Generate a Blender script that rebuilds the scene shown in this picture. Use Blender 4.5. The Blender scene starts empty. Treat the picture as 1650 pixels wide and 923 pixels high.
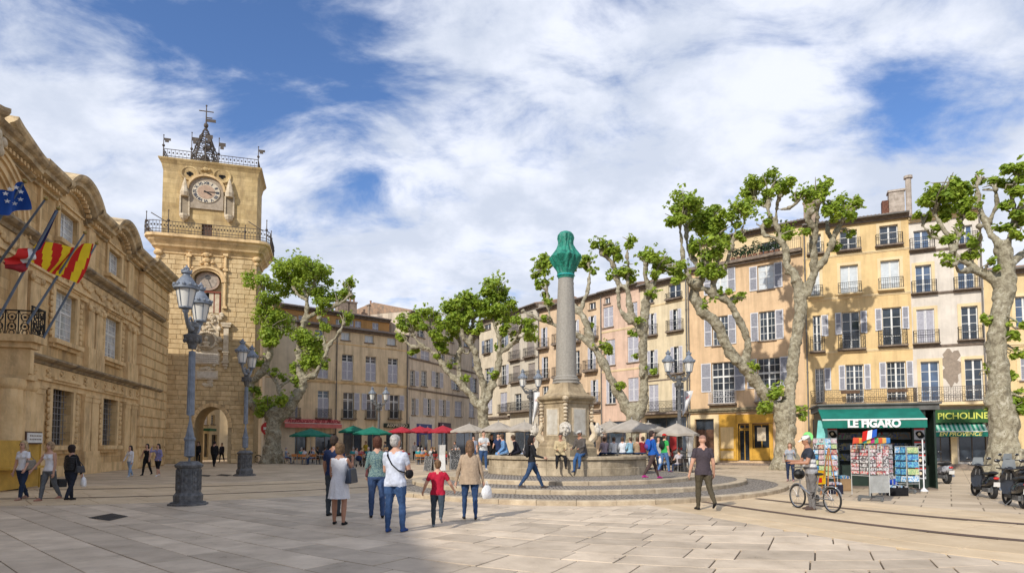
import bpy, bmesh, math, random
import numpy as np
from mathutils import Vector, Matrix, noise as mnoise
R = math.radians
random.seed(7)
scene = bpy.context.scene
C = scene.collection
# ------------------------------------------------------------------ camera
F, PITCH, EYE = 1005.0, R(3.0), 1.6
YP = 716 - F*math.tan(PITCH)
cam_d = bpy.data.cameras.new("camera"); cam = bpy.data.objects.new("camera", cam_d); C.objects.link(cam)
cam.location = (0, 0, EYE); cam.rotation_euler = (R(90)+PITCH, 0, 0)
cam_d.sensor_width = 36; cam_d.lens = 36*F/1650; cam_d.shift_y = (YP-461.5)/1650
cam_d.clip_start = .1; cam_d.clip_end = 5000
scene.camera = cam
# ------------------------------------------------------------------ sky and sun
SUN_EL, SUN_AZ = R(34.5), math.atan2(-.56, -.83)     # direction towards the sun, in plan (x, y)
sun_dir = Vector((math.cos(SUN_EL)*math.sin(SUN_AZ), math.cos(SUN_EL)*math.cos(SUN_AZ), math.sin(SUN_EL)))
world = bpy.data.worlds.new("World"); scene.world = world; world.use_nodes = True
nt = world.node_tree; nt.nodes.clear()
def N(t, **k):
    n = nt.nodes.new(t)
    for a, b in k.items():
        if a.startswith('i_'): n.inputs[int(a[2:])].default_value = b
        else: setattr(n, a, b)
    return n
def L(a, b): nt.links.new(a, b)
sky = N('ShaderNodeTexSky', sky_type='NISHITA'); sky.sun_disc = False
sky.sun_elevation = SUN_EL; sky.sun_rotation = SUN_AZ % (2*math.pi); sky.air_density = 1.0; sky.dust_density = .6; sky.ozone_density = 2.5
tc = N('ShaderNodeTexCoord')
# clouds lie on a flat layer: direction / height gives the place on the layer
sep = N('ShaderNodeSeparateXYZ'); L(tc.outputs['Generated'], sep.inputs[0])
zc = N('ShaderNodeMath', operation='MAXIMUM'); zc.inputs[1].default_value = 0.0; L(sep.outputs[2], zc.inputs[0])
za = N('ShaderNodeMath', operation='ADD'); za.inputs[1].default_value = .32; L(zc.outputs[0], za.inputs[0])
dx = N('ShaderNodeMath', operation='DIVIDE'); L(sep.outputs[0], dx.inputs[0]); L(za.outputs[0], dx.inputs[1])
dy = N('ShaderNodeMath', operation='DIVIDE'); L(sep.outputs[1], dy.inputs[0]); L(za.outputs[0], dy.inputs[1])
cmb = N('ShaderNodeCombineXYZ'); L(dx.outputs[0], cmb.inputs[0]); L(dy.outputs[0], cmb.inputs[1])
mp = N('ShaderNodeMapping'); L(cmb.outputs[0], mp.inputs[0]); mp.inputs['Rotation'].default_value = (0, 0, R(25)); mp.inputs['Scale'].default_value = (.8, 1.25, 1)
n1 = N('ShaderNodeTexNoise'); L(mp.outputs[0], n1.inputs[0]); n1.inputs['Scale'].default_value = 3.9; n1.inputs['Detail'].default_value = 9; n1.inputs['Roughness'].default_value = .6; n1.inputs['Distortion'].default_value = .35
n2 = N('ShaderNodeTexNoise'); L(cmb.outputs[0], n2.inputs[0]); n2.inputs['Scale'].default_value = 3.1; n2.inputs['Detail'].default_value = 7; n2.inputs['Roughness'].default_value = .6
# gaps of clear sky: places in the layer where the cover thins
def gap(px, py, rad, amt, prev):
    g = (px, py)
    vs = N('ShaderNodeVectorMath', operation='DISTANCE'); L(cmb.outputs[0], vs.inputs[0]); vs.inputs[1].default_value = (g[0], g[1], 0)
    mr = N('ShaderNodeMapRange', interpolation_type='SMOOTHSTEP'); L(vs.outputs['Value'], mr.inputs[0])
    mr.inputs[1].default_value = 0; mr.inputs[2].default_value = rad; mr.inputs[3].default_value = amt; mr.inputs[4].default_value = 0
    ad = N('ShaderNodeMath', operation='ADD'); L(prev, ad.inputs[0]); L(mr.outputs[0], ad.inputs[1])
    return ad.outputs[0]
def cam_ray(x, y):
    u, v = (x-825)/F, (YP-y)/F
    return Vector((u, math.cos(PITCH)-v*math.sin(PITCH), v*math.cos(PITCH)+math.sin(PITCH)))
def layer(x, y):
    d = cam_ray(x, y).normalized(); return d.x/(d.z+.32), d.y/(d.z+.32)
base = N('ShaderNodeMath', operation='MULTIPLY_ADD'); L(n1.outputs[0], base.inputs[0]); base.inputs[1].default_value = 1.55; base.inputs[2].default_value = -.275
lowc = N('ShaderNodeMapRange', interpolation_type='SMOOTHSTEP'); L(sep.outputs[2], lowc.inputs[0]); lowc.inputs[1].default_value = .12; lowc.inputs[2].default_value = .42; lowc.inputs[3].default_value = .15; lowc.inputs[4].default_value = 0
base2 = N('ShaderNodeMath', operation='ADD'); L(base.outputs[0], base2.inputs[0]); L(lowc.outputs[0], base2.inputs[1])
acc = base2.outputs[0]
GAPS = [(180, 50, .30, -.10), (330, 25, .24, -.08), (450, 75, .26, -.11), (560, 80, .24, -.12), (480, 165, .20, -.08), (592, 268, .17, -.17), (610, 150, .15, -.06),
        (1420, 130, .26, -.11), (1290, 190, .2, -.05), (820, 200, .22, -.09), (240, 130, .2, -.08), (420, 220, .15, -.07),
        (120, 280, .5, .12), (700, 420, .8, .12), (1100, 100, .5, .09), (1050, 330, .8, .12), (1600, 300, .6, .1), (40, 20, .22, .10), (340, 150, .12, .07), (720, 50, .16, .07), (1300, 30, .3, .06)]
for (gx, gy, gr, ga) in GAPS:
    lx, ly = layer(gx, gy); acc = gap(lx, ly, gr*1.0, ga*1.05, acc)
ramp = N('ShaderNodeMapRange', interpolation_type='SMOOTHSTEP'); L(acc, ramp.inputs[0]); ramp.inputs[1].default_value = .24; ramp.inputs[2].default_value = .66
ramp.inputs[3].default_value = .0; ramp.inputs[4].default_value = 1
# cloud tint: white tops, blue-grey thicker parts
ccol = N('ShaderNodeMix', data_type='RGBA'); L(n2.outputs[0], ccol.inputs[0])
cr = N('ShaderNodeMapRange', interpolation_type='SMOOTHSTEP'); L(n2.outputs[0], cr.inputs[0]); cr.inputs[1].default_value = .38; cr.inputs[2].default_value = .62; L(cr.outputs[0], ccol.inputs[0])
ccol.inputs[6].default_value = (4.1, 4.5, 5.35, 1); ccol.inputs[7].default_value = (5.7, 5.95, 6.65, 1)
blue = N('ShaderNodeMix', data_type='RGBA', blend_type='MULTIPLY'); blue.inputs[0].default_value = 1; L(sky.outputs[0], blue.inputs[6]); blue.inputs[7].default_value = (.68, .82, 1.04, 1)
mx = N('ShaderNodeMix', data_type='RGBA'); L(ramp.outputs[0], mx.inputs[0]); L(blue.outputs[2], mx.inputs[6]); L(ccol.outputs[2], mx.inputs[7])
bg = N('ShaderNodeBackground'); L(mx.outputs[2], bg.inputs[0]); bg.inputs[1].default_value = .10
out = N('ShaderNodeOutputWorld'); L(bg.outputs[0], out.inputs[0])
sl = bpy.data.lights.new("sun", 'SUN'); sl.energy = 2.5; sl.angle = R(.9); sl.color = (1, .95, .87)
so = bpy.data.objects.new("sun", sl); C.objects.link(so); so.rotation_euler = sun_dir.to_track_quat('Z', 'Y').to_euler(); so.location = (0, -20, 60)
scene.view_settings.view_transform = 'Standard'; scene.view_settings.look = 'None'; scene.view_settings.exposure = 0.70; scene.view_settings.gamma = 1
scene.cycles.max_bounces = 5; scene.cycles.diffuse_bounces = 3; scene.cycles.glossy_bounces = 3; scene.cycles.transparent_max_bounces = 8
# ------------------------------------------------------------------ pixel helpers (photograph's own pixels -> places)
def gp(x, y, z=0.0):                       # the point of a level at height z seen at a pixel
    d = cam_ray(x, y); t = (z-EYE)/d.z
    return Vector((d.x*t, d.y*t, z))
def dp(x, y, Y):                           # the point at ground distance Y seen at a pixel
    d = cam_ray(x, y); t = Y/d.y
    return Vector((d.x*t, Y, EYE+d.z*t))
def m_per_px(Y): return Y/F
# ------------------------------------------------------------------ mesh builder
class MB:
    def __init__(s): s.v = []; s.f = []; s.m = []; s.mi = 0; s.M = None
    def vert(s, p):
        p = Vector(p)
        if s.M is not None: p = s.M @ p
        s.v.append(p[:]); return len(s.v)-1
    def face(s, ids): s.f.append(tuple(ids)); s.m.append(s.mi)
    def quad(s, a, b, c, d): s.face([s.vert(a), s.vert(b), s.vert(c), s.vert(d)])
    def poly(s, pts): s.face([s.vert(p) for p in pts])
    def box(s, x0, x1, y0, y1, z0, z1):
        i = [s.vert(p) for p in ((x0,y0,z0),(x1,y0,z0),(x1,y1,z0),(x0,y1,z0),(x0,y0,z1),(x1,y0,z1),(x1,y1,z1),(x0,y1,z1))]
        for q in ((0,3,2,1),(4,5,6,7),(0,1,5,4),(1,2,6,5),(2,3,7,6),(3,0,4,7)): s.face([i[k] for k in q])
        return s
    def cbox(s, c, d, rz=0, rx=0):
        old = s.M; m = Matrix.Translation(c) @ Matrix.Rotation(rz, 4, 'Z') @ Matrix.Rotation(rx, 4, 'X')
        s.M = m if old is None else old @ m
        s.box(-d[0]/2, d[0]/2, -d[1]/2, d[1]/2, -d[2]/2, d[2]/2); s.M = old; return s
    def prism(s, poly, y0, y1, axis='y'):   # polygon in (x,z) extruded along y (or in (x,y) along z)
        f = (lambda p, t: (p[0], t, p[1])) if axis == 'y' else (lambda p, t: (p[0], p[1], t)) if axis == 'z' else (lambda p, t: (t, p[0], p[1]))
        a = [s.vert(f(p, y0)) for p in poly]; b = [s.vert(f(p, y1)) for p in poly]; n = len(poly)
        s.face(a[::-1]); s.face(b)
        for i in range(n): s.face([a[i], a[(i+1) % n], b[(i+1) % n], b[i]])
        return s
    def lathe(s, prof, c=(0,0,0), seg=16, a0=0., sx=1., sy=1., ph=None):
        rows = []
        for (r, z) in prof:
            rows.append([s.vert((c[0]+sx*r*math.cos(a0+2*math.pi*i/seg), c[1]+sy*r*math.sin(a0+2*math.pi*i/seg), c[2]+z)) for i in range(seg)])
        for a, b in zip(rows[:-1], rows[1:]):
            for i in range(seg): s.face([a[i], a[(i+1) % seg], b[(i+1) % seg], b[i]])
        s.face(rows[0][::-1]); s.face(rows[-1]); return s
    def tube(s, pts, rads, seg=8, cap=True, jit=0):
        pts = [Vector(p) for p in pts]
        if not isinstance(rads, (list, tuple)): rads = [rads]*len(pts)
        rows = []; up = None
        for i, p in enumerate(pts):
            t = (pts[min(i+1, len(pts)-1)]-pts[max(i-1, 0)])
            if t.length < 1e-9: t = Vector((0, 0, 1))
            t.normalize()
            if up is None: up = t.orthogonal().normalized()
            up = (up - t*up.dot(t)); up = up.normalized() if up.length > 1e-6 else t.orthogonal().normalized()
            w = t.cross(up)
            rows.append([s.vert(p+(up*math.cos(2*math.pi*k/seg)+w*math.sin(2*math.pi*k/seg))*rads[i]*(1+jit*random.uniform(-1, 1))) for k in range(seg)])
        for a, b in zip(rows[:-1], rows[1:]):
            for k in range(seg): s.face([a[k], a[(k+1) % seg], b[(k+1) % seg], b[k]])
        if cap: s.face(rows[0][::-1]); s.face(rows[-1])
        return s
    def ball(s, c, r, seg=10, rings=6):
        r = (r, r, r) if not isinstance(r, (tuple, list)) else r
        prev = None
        for j in range(rings+1):
            a = -math.pi/2+math.pi*j/rings
            row = [s.vert((c[0]+r[0]*math.cos(a)*math.cos(2*math.pi*i/seg), c[1]+r[1]*math.cos(a)*math.sin(2*math.pi*i/seg), c[2]+r[2]*math.sin(a))) for i in range(seg)] if 0 < j < rings else [s.vert((c[0], c[1], c[2]+r[2]*math.sin(a)))]
            if prev:
                if len(prev) == 1:
                    for i in range(seg): s.face([prev[0], row[(i+1) % seg], row[i]])
                elif len(row) == 1:
                    for i in range(seg): s.face([prev[i], prev[(i+1) % seg], row[0]])
                else:
                    for i in range(seg): s.face([prev[i], prev[(i+1) % seg], row[(i+1) % seg], row[i]])
            prev = row
        return s
    def build(s, name, mats, parent=None, smooth=False):
        me = bpy.data.meshes.new(name); me.from_pydata(s.v, [], s.f)
        if not isinstance(mats, (list, tuple)): mats = [mats]
        for m in mats: me.materials.append(m)
        if len(mats) > 1: me.polygons.foreach_set('material_index', s.m)
        if smooth:
            me.polygons.foreach_set('use_smooth', [True]*len(me.polygons))
            try: me.set_sharp_from_angle(angle=R(38))
            except Exception: pass
        me.update()
        return link(name, me, parent)
def link(name, data, parent=None):
    o = bpy.data.objects.new(name, data); C.objects.link(o)
    if parent is not None: o.parent = parent
    return o
def tag(o, label=None, cat=None, group=None, kind=None):
    if label: o['label'] = label
    if cat: o['category'] = cat
    if group: o['group'] = group
    if kind: o['kind'] = kind
    return o
def thing(name, label, cat, loc=(0,0,0), rz=0., group=None):
    o = bpy.data.objects.new(name, None); C.objects.link(o); o.location = loc; o.rotation_euler = (0, 0, rz)
    o.empty_display_size = .3
    return tag(o, label, cat, group)
KIDS = {}
def copy_tree(o, parent=None):
    kids = KIDS.get(o.name)
    if kids is None:
        kids = [c for c in C.objects if c.parent is o]; KIDS[o.name] = kids
    c = o.copy(); C.objects.link(c)
    if parent is not None: c.parent = parent
    for ch in kids: copy_tree(ch, c)
    return c
# ------------------------------------------------------------------ materials
MATS = {}
def mat(name, col, rough=.75, metal=0., var=.12, vscale=3., bump=0., bscale=30., spec=.35, col2=None, thr=(.35, .65), detail=5, extra=None, trans=0., objrand=0., coat=0.):
    if name in MATS: return MATS[name]
    m = bpy.data.materials.new(name); m.use_nodes = True; t = m.node_tree; b = t.nodes['Principled BSDF']
    b.inputs['Roughness'].default_value = rough; b.inputs['Metallic'].default_value = metal; b.inputs['Specular IOR Level'].default_value = spec
    if coat: b.inputs['Coat Weight'].default_value = coat
    c1 = (*col, 1); c2 = (*(col2 if col2 else [max(0, c*(1-var*2)) for c in col]), 1)
    n = t.nodes.new('ShaderNodeTexNoise'); n.inputs['Scale'].default_value = vscale; n.inputs['Detail'].default_value = detail; n.inputs['Roughness'].default_value = .65
    g = t.nodes.new('ShaderNodeNewGeometry'); t.links.new(g.outputs['Position'], n.inputs['Vector'])
    mr = t.nodes.new('ShaderNodeMapRange'); mr.inputs[1].default_value = thr[0]; mr.inputs[2].default_value = thr[1]; t.links.new(n.outputs[0], mr.inputs[0])
    mx = t.nodes.new('ShaderNodeMix'); mx.data_type = 'RGBA'; mx.inputs[6].default_value = c1; mx.inputs[7].default_value = c2; t.links.new(mr.outputs[0], mx.inputs[0])
    last = mx.outputs[2]
    if objrand:
        oi = t.nodes.new('ShaderNodeObjectInfo'); mm = t.nodes.new('ShaderNodeMapRange'); mm.inputs[3].default_value = 1-objrand; mm.inputs[4].default_value = 1+objrand*.6
        t.links.new(oi.outputs['Random'], mm.inputs[0]); hs = t.nodes.new('ShaderNodeHueSaturation'); t.links.new(mm.outputs[0], hs.inputs['Value']); t.links.new(last, hs.inputs['Color']); last = hs.outputs[0]
    if extra: last = extra(t, last, g)
    t.links.new(last, b.inputs['Base Color'])
    if bump:
        nb = t.nodes.new('ShaderNodeTexNoise'); nb.inputs['Scale'].default_value = bscale; nb.inputs['Detail'].default_value = 4; t.links.new(g.outputs['Position'], nb.inputs['Vector'])
        bp = t.nodes.new('ShaderNodeBump'); bp.inputs['Strength'].default_value = bump; bp.inputs['Distance'].default_value = .05; t.links.new(nb.outputs[0], bp.inputs['Height']); t.links.new(bp.outputs[0], b.inputs['Normal'])
    MATS[name] = m; return m
def streaks(amount=.35, tint=(.25, .2, .15), sc=(1.6, 1.6, .12), lo=.46, hi=.68):     # rain streaks and grime running down a wall
    def fn(t, last, g):
        mp = t.nodes.new('ShaderNodeMapping'); mp.inputs['Scale'].default_value = sc; t.links.new(g.outputs['Position'], mp.inputs[0])
        n = t.nodes.new('ShaderNodeTexNoise'); n.inputs['Scale'].default_value = 1.3; n.inputs['Detail'].default_value = 7; n.inputs['Roughness'].default_value = .7; t.links.new(mp.outputs[0], n.inputs[0])
        mr = t.nodes.new('ShaderNodeMapRange'); mr.inputs[1].default_value = lo; mr.inputs[2].default_value = hi; mr.inputs[4].default_value = amount; t.links.new(n.outputs[0], mr.inputs[0])
        mx = t.nodes.new('ShaderNodeMix'); mx.data_type = 'RGBA'; t.links.new(mr.outputs[0], mx.inputs[0]); t.links.new(last, mx.inputs[6]); mx.inputs[7].default_value = (*tint, 1)
        return mx.outputs[2]
    return fn
def plaster(name, col, grime=.35, tint=None):
    return mat(name, col, rough=.9, var=.09, vscale=.9, bump=.25, bscale=9, spec=.15, extra=streaks(grime, tint or tuple(c*.45 for c in col)))
def ashlar(name, c1, c2, bw=.9, bh=.38, grime=.4, mortar=.5):
    """cut stone: blocks drawn by the brick texture in the wall's own plane (object space x, z), stains on top"""
    if name in MATS: return MATS[name]
    m = mat(name, c1, rough=.9, col2=c2, vscale=1.4, bump=.3, bscale=14, spec=.12, thr=(.4, .7), extra=lambda t, l, g: brickmix(t, l, bw, bh, mortar, streaks(grime, (.20, .135, .08), (1.3, 1.3, .3), .46, .66), g))
    return m
def brickmix(t, last, bw, bh, mortar, post, g):
    tcn = t.nodes.new('ShaderNodeTexCoord'); s = t.nodes.new('ShaderNodeSeparateXYZ'); c = t.nodes.new('ShaderNodeCombineXYZ')
    t.links.new(tcn.outputs['Object'], s.inputs[0]); t.links.new(s.outputs[0], c.inputs[0]); t.links.new(s.outputs[2], c.inputs[1])
    b = t.nodes.new('ShaderNodeTexBrick'); t.links.new(c.outputs[0], b.inputs[0]); b.inputs['Scale'].default_value = 1; b.inputs['Brick Width'].default_value = bw; b.inputs['Row Height'].default_value = bh
    b.inputs['Mortar Size'].default_value = .012; b.inputs['Color1'].default_value = (1, 1, 1, 1); b.inputs['Color2'].default_value = (.74, .70, .64, 1); b.inputs['Mortar'].default_value = (mortar, mortar, mortar, 1)
    mx = t.nodes.new('ShaderNodeMix'); mx.data_type = 'RGBA'; mx.blend_type = 'MULTIPLY'; mx.inputs[0].default_value = 1; t.links.new(last, mx.inputs[6]); t.links.new(b.outputs[0], mx.inputs[7])
    return post(t, mx.outputs[2], g)
def glass_mat(name, col=(.03, .04, .05), rough=.06):
    return mat(name, col, rough=rough, var=.3, vscale=.7, spec=.8)
STONE = ashlar('golden limestone ashlar', (.78, .55, .28), (.66, .44, .21), 1.1, .45, .5, .6)
TRIM = mat('golden limestone trim', (.78, .56, .30), rough=.9, col2=(.60, .41, .20), vscale=1.2, bump=.35, bscale=10, spec=.12, thr=(.42, .72), extra=streaks(.6, (.20, .13, .075), (1.1, 1.1, .3), .47, .68))
TRIMD = mat('weathered grey limestone ledge', (.33, .25, .155), rough=.95, col2=(.14, .115, .085), vscale=1.6, bump=.4, bscale=12, spec=.1)
TOWERST = mat('tower rubble limestone', (.70, .53, .30), rough=.95, col2=(.56, .40, .21), vscale=2.5, bump=.5, bscale=9, spec=.1, objrand=.14, extra=streaks(.35, (.24, .165, .09), (.5, .5, .1)))
MORTAR = mat('lime mortar', (.50, .38, .22), rough=.95, var=.15, vscale=4, bump=.4, bscale=12, spec=.1)
PALE = mat('pale carved limestone', (.70, .60, .45), rough=.9, col2=(.48, .38, .25), vscale=3, bump=.4, bscale=14, spec=.1)
IRON = mat('black wrought iron', (.035, .033, .032), rough=.55, metal=.4, var=.2, vscale=5)
IRONR = mat('rusty grey iron', (.13, .105, .085), rough=.7, metal=.3, var=.2, vscale=5)
LAMPM = mat('grey painted cast iron', (.24, .27, .315), rough=.5, metal=.1, col2=(.15, .17, .20), vscale=6, bump=.15, bscale=40)
LAMPD = mat('dark cast iron base', (.17, .17, .17), rough=.6, metal=.15, col2=(.075, .075, .075), vscale=9, bump=.3, bscale=30)
MILK = mat('frosted lamp glass', (.74, .72, .66), rough=.35, var=.05, spec=.5)
WHITEP = mat('white window paint', (.74, .73, .69), rough=.5, var=.08, vscale=8)
GLASS = glass_mat('dark window glass', (.055, .07, .09))
GLASSB = glass_mat('sky tinted window glass', (.10, .15, .24), .03)  # blue of the reflected sky put into the base colour
CURTAIN = mat('glass with white curtain behind', (.62, .66, .68), rough=.25, var=.1, vscale=3, spec=.6)
SHUT = mat('pale grey shutter paint', (.66, .65, .66), rough=.6, var=.1, vscale=6, bump=.1)
SHUTP = mat('blue grey shutter louvre', (.30, .30, .335), rough=.65, var=.15, vscale=9)
SHUTW = mat('bleached white shutter paint', (.66, .65, .66), rough=.6, var=.12, vscale=6)
SHUTW2 = mat('faded lilac louvre', (.46, .45, .50), rough=.7, var=.15, vscale=9)
SHUTG = mat('weathered taupe shutter', (.36, .31, .27), rough=.7, var=.15, vscale=8)
TILE = mat('terracotta roof tile', (.42, .26, .16), rough=.9, col2=(.22, .17, .13), vscale=3, bump=.3, objrand=.2)
LEDGE = mat('grey brown stone ledge', (.27, .21, .16), rough=.95, col2=(.14, .11, .09), vscale=4, bump=.3)
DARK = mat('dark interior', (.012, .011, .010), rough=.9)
PIPE = mat('zinc downpipe', (.22, .20, .18), rough=.6, metal=.3, var=.2)
# ------------------------------------------------------------------ the square: ground, slabs, bands, fountain steps
def W(u, v, z=0.):                         # the square's own plan bends gently: distance v-u plan -> world
    r = math.hypot(u, v); return Vector((r*math.atan2(u, v), r, z))
M_JOINT = mat('dirty paving joint', (.13, .105, .08), rough=1, var=.2, vscale=6)
def spots(amount=.5, sc=1.1):
    def fn(t, last, g):
        n = t.nodes.new('ShaderNodeTexNoise'); n.inputs['Scale'].default_value = sc; n.inputs['Detail'].default_value = 10; n.inputs['Roughness'].default_value = .75; t.links.new(g.outputs['Position'], n.inputs[0])
        mr = t.nodes.new('ShaderNodeMapRange'); mr.inputs[1].default_value = .60; mr.inputs[2].default_value = .66; mr.inputs[4].default_value = amount; t.links.new(n.outputs[0], mr.inputs[0])
        n2_ = t.nodes.new('ShaderNodeTexNoise'); n2_.inputs['Scale'].default_value = 26; n2_.inputs['Detail'].default_value = 3; t.links.new(g.outputs['Position'], n2_.inputs[0])
        mr2 = t.nodes.new('ShaderNodeMapRange'); mr2.inputs[1].default_value = .55; mr2.inputs[2].default_value = .6; t.links.new(n2_.outputs[0], mr2.inputs[0])
        mu = t.nodes.new('ShaderNodeMath'); mu.operation = 'MULTIPLY'; t.links.new(mr.outputs[0], mu.inputs[0]); t.links.new(mr2.outputs[0], mu.inputs[1])
        mx = t.nodes.new('ShaderNodeMix'); mx.data_type = 'RGBA'; t.links.new(mu.outputs[0], mx.inputs[0]); t.links.new(last, mx.inputs[6]); mx.inputs[7].default_value = (.10, .075, .05, 1)
        return mx.outputs[2]
    return fn
M_SLAB = mat('worn limestone paving', (.65, .53, .395), rough=.55, col2=(.45, .36, .26), vscale=1.6, thr=(.35, .7), bump=.12, bscale=18, spec=.3, objrand=.22, extra=spots(.95, 1.6))
M_BAND = mat('pale sand coloured paving', (.66, .51, .33), rough=.6, col2=(.54, .405, .25), vscale=1.2, bump=.08, bscale=18, spec=.28, objrand=.1, extra=spots(.4, .7))
M_STRIP = mat('dark brown paving strip', (.14, .09, .065), rough=.8, var=.2, vscale=4)
def fargrid(t, last, g):
    mp = t.nodes.new('ShaderNodeMapping'); mp.inputs['Rotation'].default_value = (0, 0, R(35)); t.links.new(g.outputs['Position'], mp.inputs[0])
    b = t.nodes.new('ShaderNodeTexBrick'); t.links.new(mp.outputs[0], b.inputs[0]); b.inputs['Scale'].default_value = 1; b.inputs['Brick Width'].default_value = 1.3; b.inputs['Row Height'].default_value = .95; b.inputs['Mortar Size'].default_value = .018
    b.inputs['Color1'].default_value = (1, 1, 1, 1); b.inputs['Color2'].default_value = (.78, .77, .75, 1); b.inputs['Mortar'].default_value = (.35, .33, .3, 1)
    mx = t.nodes.new('ShaderNodeMix'); mx.data_type = 'RGBA'; mx.blend_type = 'MULTIPLY'; mx.inputs[0].default_value = 1; t.links.new(last, mx.inputs[6]); t.links.new(b.outputs[0], mx.inputs[7])
    return spots(.4, .6)(t, mx.outputs[2], g)
M_FAR = mat('worn grey beige square paving', (.65, .52, .365), rough=.6, col2=(.50, .39, .27), vscale=.5, bump=.1, bscale=14, spec=.3, extra=fargrid)
def cobble(t, last, g):
    v = t.nodes.new('ShaderNodeTexVoronoi'); v.feature = 'DISTANCE_TO_EDGE'; v.inputs['Scale'].default_value = 8.5; v.inputs['Randomness'].default_value = .55; t.links.new(g.outputs['Position'], v.inputs[0])
    mr = t.nodes.new('ShaderNodeMapRange'); mr.inputs[1].default_value = 0; mr.inputs[2].default_value = .22; t.links.new(v.outputs[0], mr.inputs[0])
    mx = t.nodes.new('ShaderNodeMix'); mx.data_type = 'RGBA'; t.links.new(mr.outputs[0], mx.inputs[0]); mx.inputs[6].default_value = (.10, .08, .06, 1); t.links.new(last, mx.inputs[7])
    bp = t.nodes.new('ShaderNodeBump'); bp.inputs['Strength'].default_value = .9; bp.inputs['Distance'].default_value = .03; t.links.new(mr.outputs[0], bp.inputs['Height']); t.links.new(bp.outputs[0], t.nodes['Principled BSDF'].inputs['Normal'])
    return mx.outputs[2]
M_COB = mat('grey cobbles', (.42, .37, .31), rough=.75, col2=(.26, .225, .19), vscale=7, spec=.3, extra=cobble)
M_KERB = mat('cream kerb limestone', (.56, .46, .32), rough=.75, col2=(.36, .28, .19), vscale=2.5, bump=.3, bscale=16, objrand=.14)

g = MB(); g.quad((-900, -600, -.035), (900, -600, -.035), (900, 1500, -.035), (-900, 1500, -.035))
tag(g.build('ground', M_JOINT), 'ground of the square under its paving', kind='structure')
A0 = Vector((-12, 11.2)); aD = Vector((.617, .787)); aN = Vector((-.787, .617))
B0 = Vector((4.54, 12.5)); bD = Vector((.24, -.97)).normalized(); bN = Vector((.97, .24)).normalized()
def zL(u, v): return (Vector((u, v))-A0).dot(aN)
def zR(u, v): return (Vector((u, v))-B0).dot(bN)
LB, RB = 7.4, 5.2
def zone(u, v):
    l, r = zL(u, v), zR(u, v)
    if l < 0 and r < 0: return 'fore'
    if r >= 0 and l < 0: return 'right' if r < RB else 'far'
    if l >= 0 and r < 0: return 'left' if l < LB else 'far'
    if l < LB and r < RB: return 'mid'
    return 'far'
def clip(poly, P, n, off=0., keep=-1):     # keep the part of a polygon on one side of a line
    outp = []
    for i in range(len(poly)):
        p, q = poly[i], poly[(i+1) % len(poly)]
        a = ((p-P).dot(n)-off)*keep; b = ((q-P).dot(n)-off)*keep
        if a >= 0: outp.append(p)
        if (a >= 0) != (b >= 0): outp.append(p.lerp(q, a/(a-b)))
    return outp
def slab_mesh(mb, poly, ztop, h=.06):
    poly = [W(p.x, p.y) for p in poly]; c = sum(poly, Vector())/len(poly)
    e = .006
    top = [mb.vert((p.x+(c.x-p.x)*.012, p.y+(c.y-p.y)*.012, ztop)) for p in poly]
    mid = [mb.vert((p.x, p.y, ztop-e)) for p in poly]; bot = [mb.vert((p.x, p.y, ztop-h)) for p in poly]
    n = len(poly); mb.face(top if (poly[1]-poly[0]).cross(poly[2]-poly[1]).z > 0 else top[::-1])
    for a, b in ((mid, top), (bot, mid)):
        for i in range(n): mb.face([a[i], a[(i+1) % n], b[(i+1) % n], b[i]])
def area(poly): return abs(sum(poly[i].x*poly[(i+1) % len(poly)].y-poly[(i+1) % len(poly)].x*poly[i].y for i in range(len(poly))))/2
def lay(name, label, d, wid, lens, lo, hi, tlo, thi, planes, material, piece, gap_=.022, near=(0, 0), limit=298, seed=1):
    """courses of slabs: d = direction of the courses, lens = slab lengths; planes clip them"""
    rnd = random.Random(seed); n = Vector((-d.y, d.x)); items = []
    q = lo
    while q < hi:
        w_ = wid*rnd.choice((.8, 1, 1, 1.2)); t_ = tlo+rnd.uniform(0, 1)
        while t_ < thi:
            l_ = rnd.uniform(*lens)
            poly = [d*a+n*b for a, b in ((t_+gap_/2, q+gap_/2), (t_+l_-gap_/2, q+gap_/2), (t_+l_-gap_/2, q+w_-gap_/2), (t_+gap_/2, q+w_-gap_/2))]
            for (P, nn, off, keep) in planes:
                if len(poly) > 2: poly = clip(poly, P, nn, off, keep)
            t_ += l_
            if len(poly) < 3 or area(poly) < .03: continue
            c = sum(poly, Vector((0, 0)))/len(poly); r = c.length; th = math.atan2(c.x, c.y)
            if r > 34 or (r < 6.0) or abs(th) > 1.0 or c.y < 1: continue
            items.append((area(poly)/r**3, poly))
        q += w_
    items.sort(key=lambda i: -i[0])
    root = tag(link(name, None), label, kind='structure'); rest = MB()
    for k, (s_, poly) in enumerate(items):
        z = rnd.uniform(0, .006)
        if k < limit:
            mb = MB(); slab_mesh(mb, poly, z); mb.build(piece, material, root)
        else: slab_mesh(rest, poly, z)
    if rest.v: tag(rest.build(piece+'s_beyond', material, root), kind='stuff')
    return root
cd = Vector((math.sin(R(-62)), math.cos(R(-62))))
lay('square_paving', 'worn grey beige limestone slabs paving the square', cd, .80, (.65, 1.35), -30, 30, -30, 30,
    [(A0, aN, -.01, -1), (B0, bN, -.01, -1)], M_SLAB, 'paving_slab', seed=3)
lay('left_paving_band', 'pale sand coloured band of paving with two dark strips, before the town hall', aD, 1.17, (1.2, 2.2), -40, 40, -40, 40,
    [(A0, aN, .01, 1), (A0, aN, LB, -1), (B0, bN, 3, -1)], M_BAND, 'band_slab', seed=4, limit=200)
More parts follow.
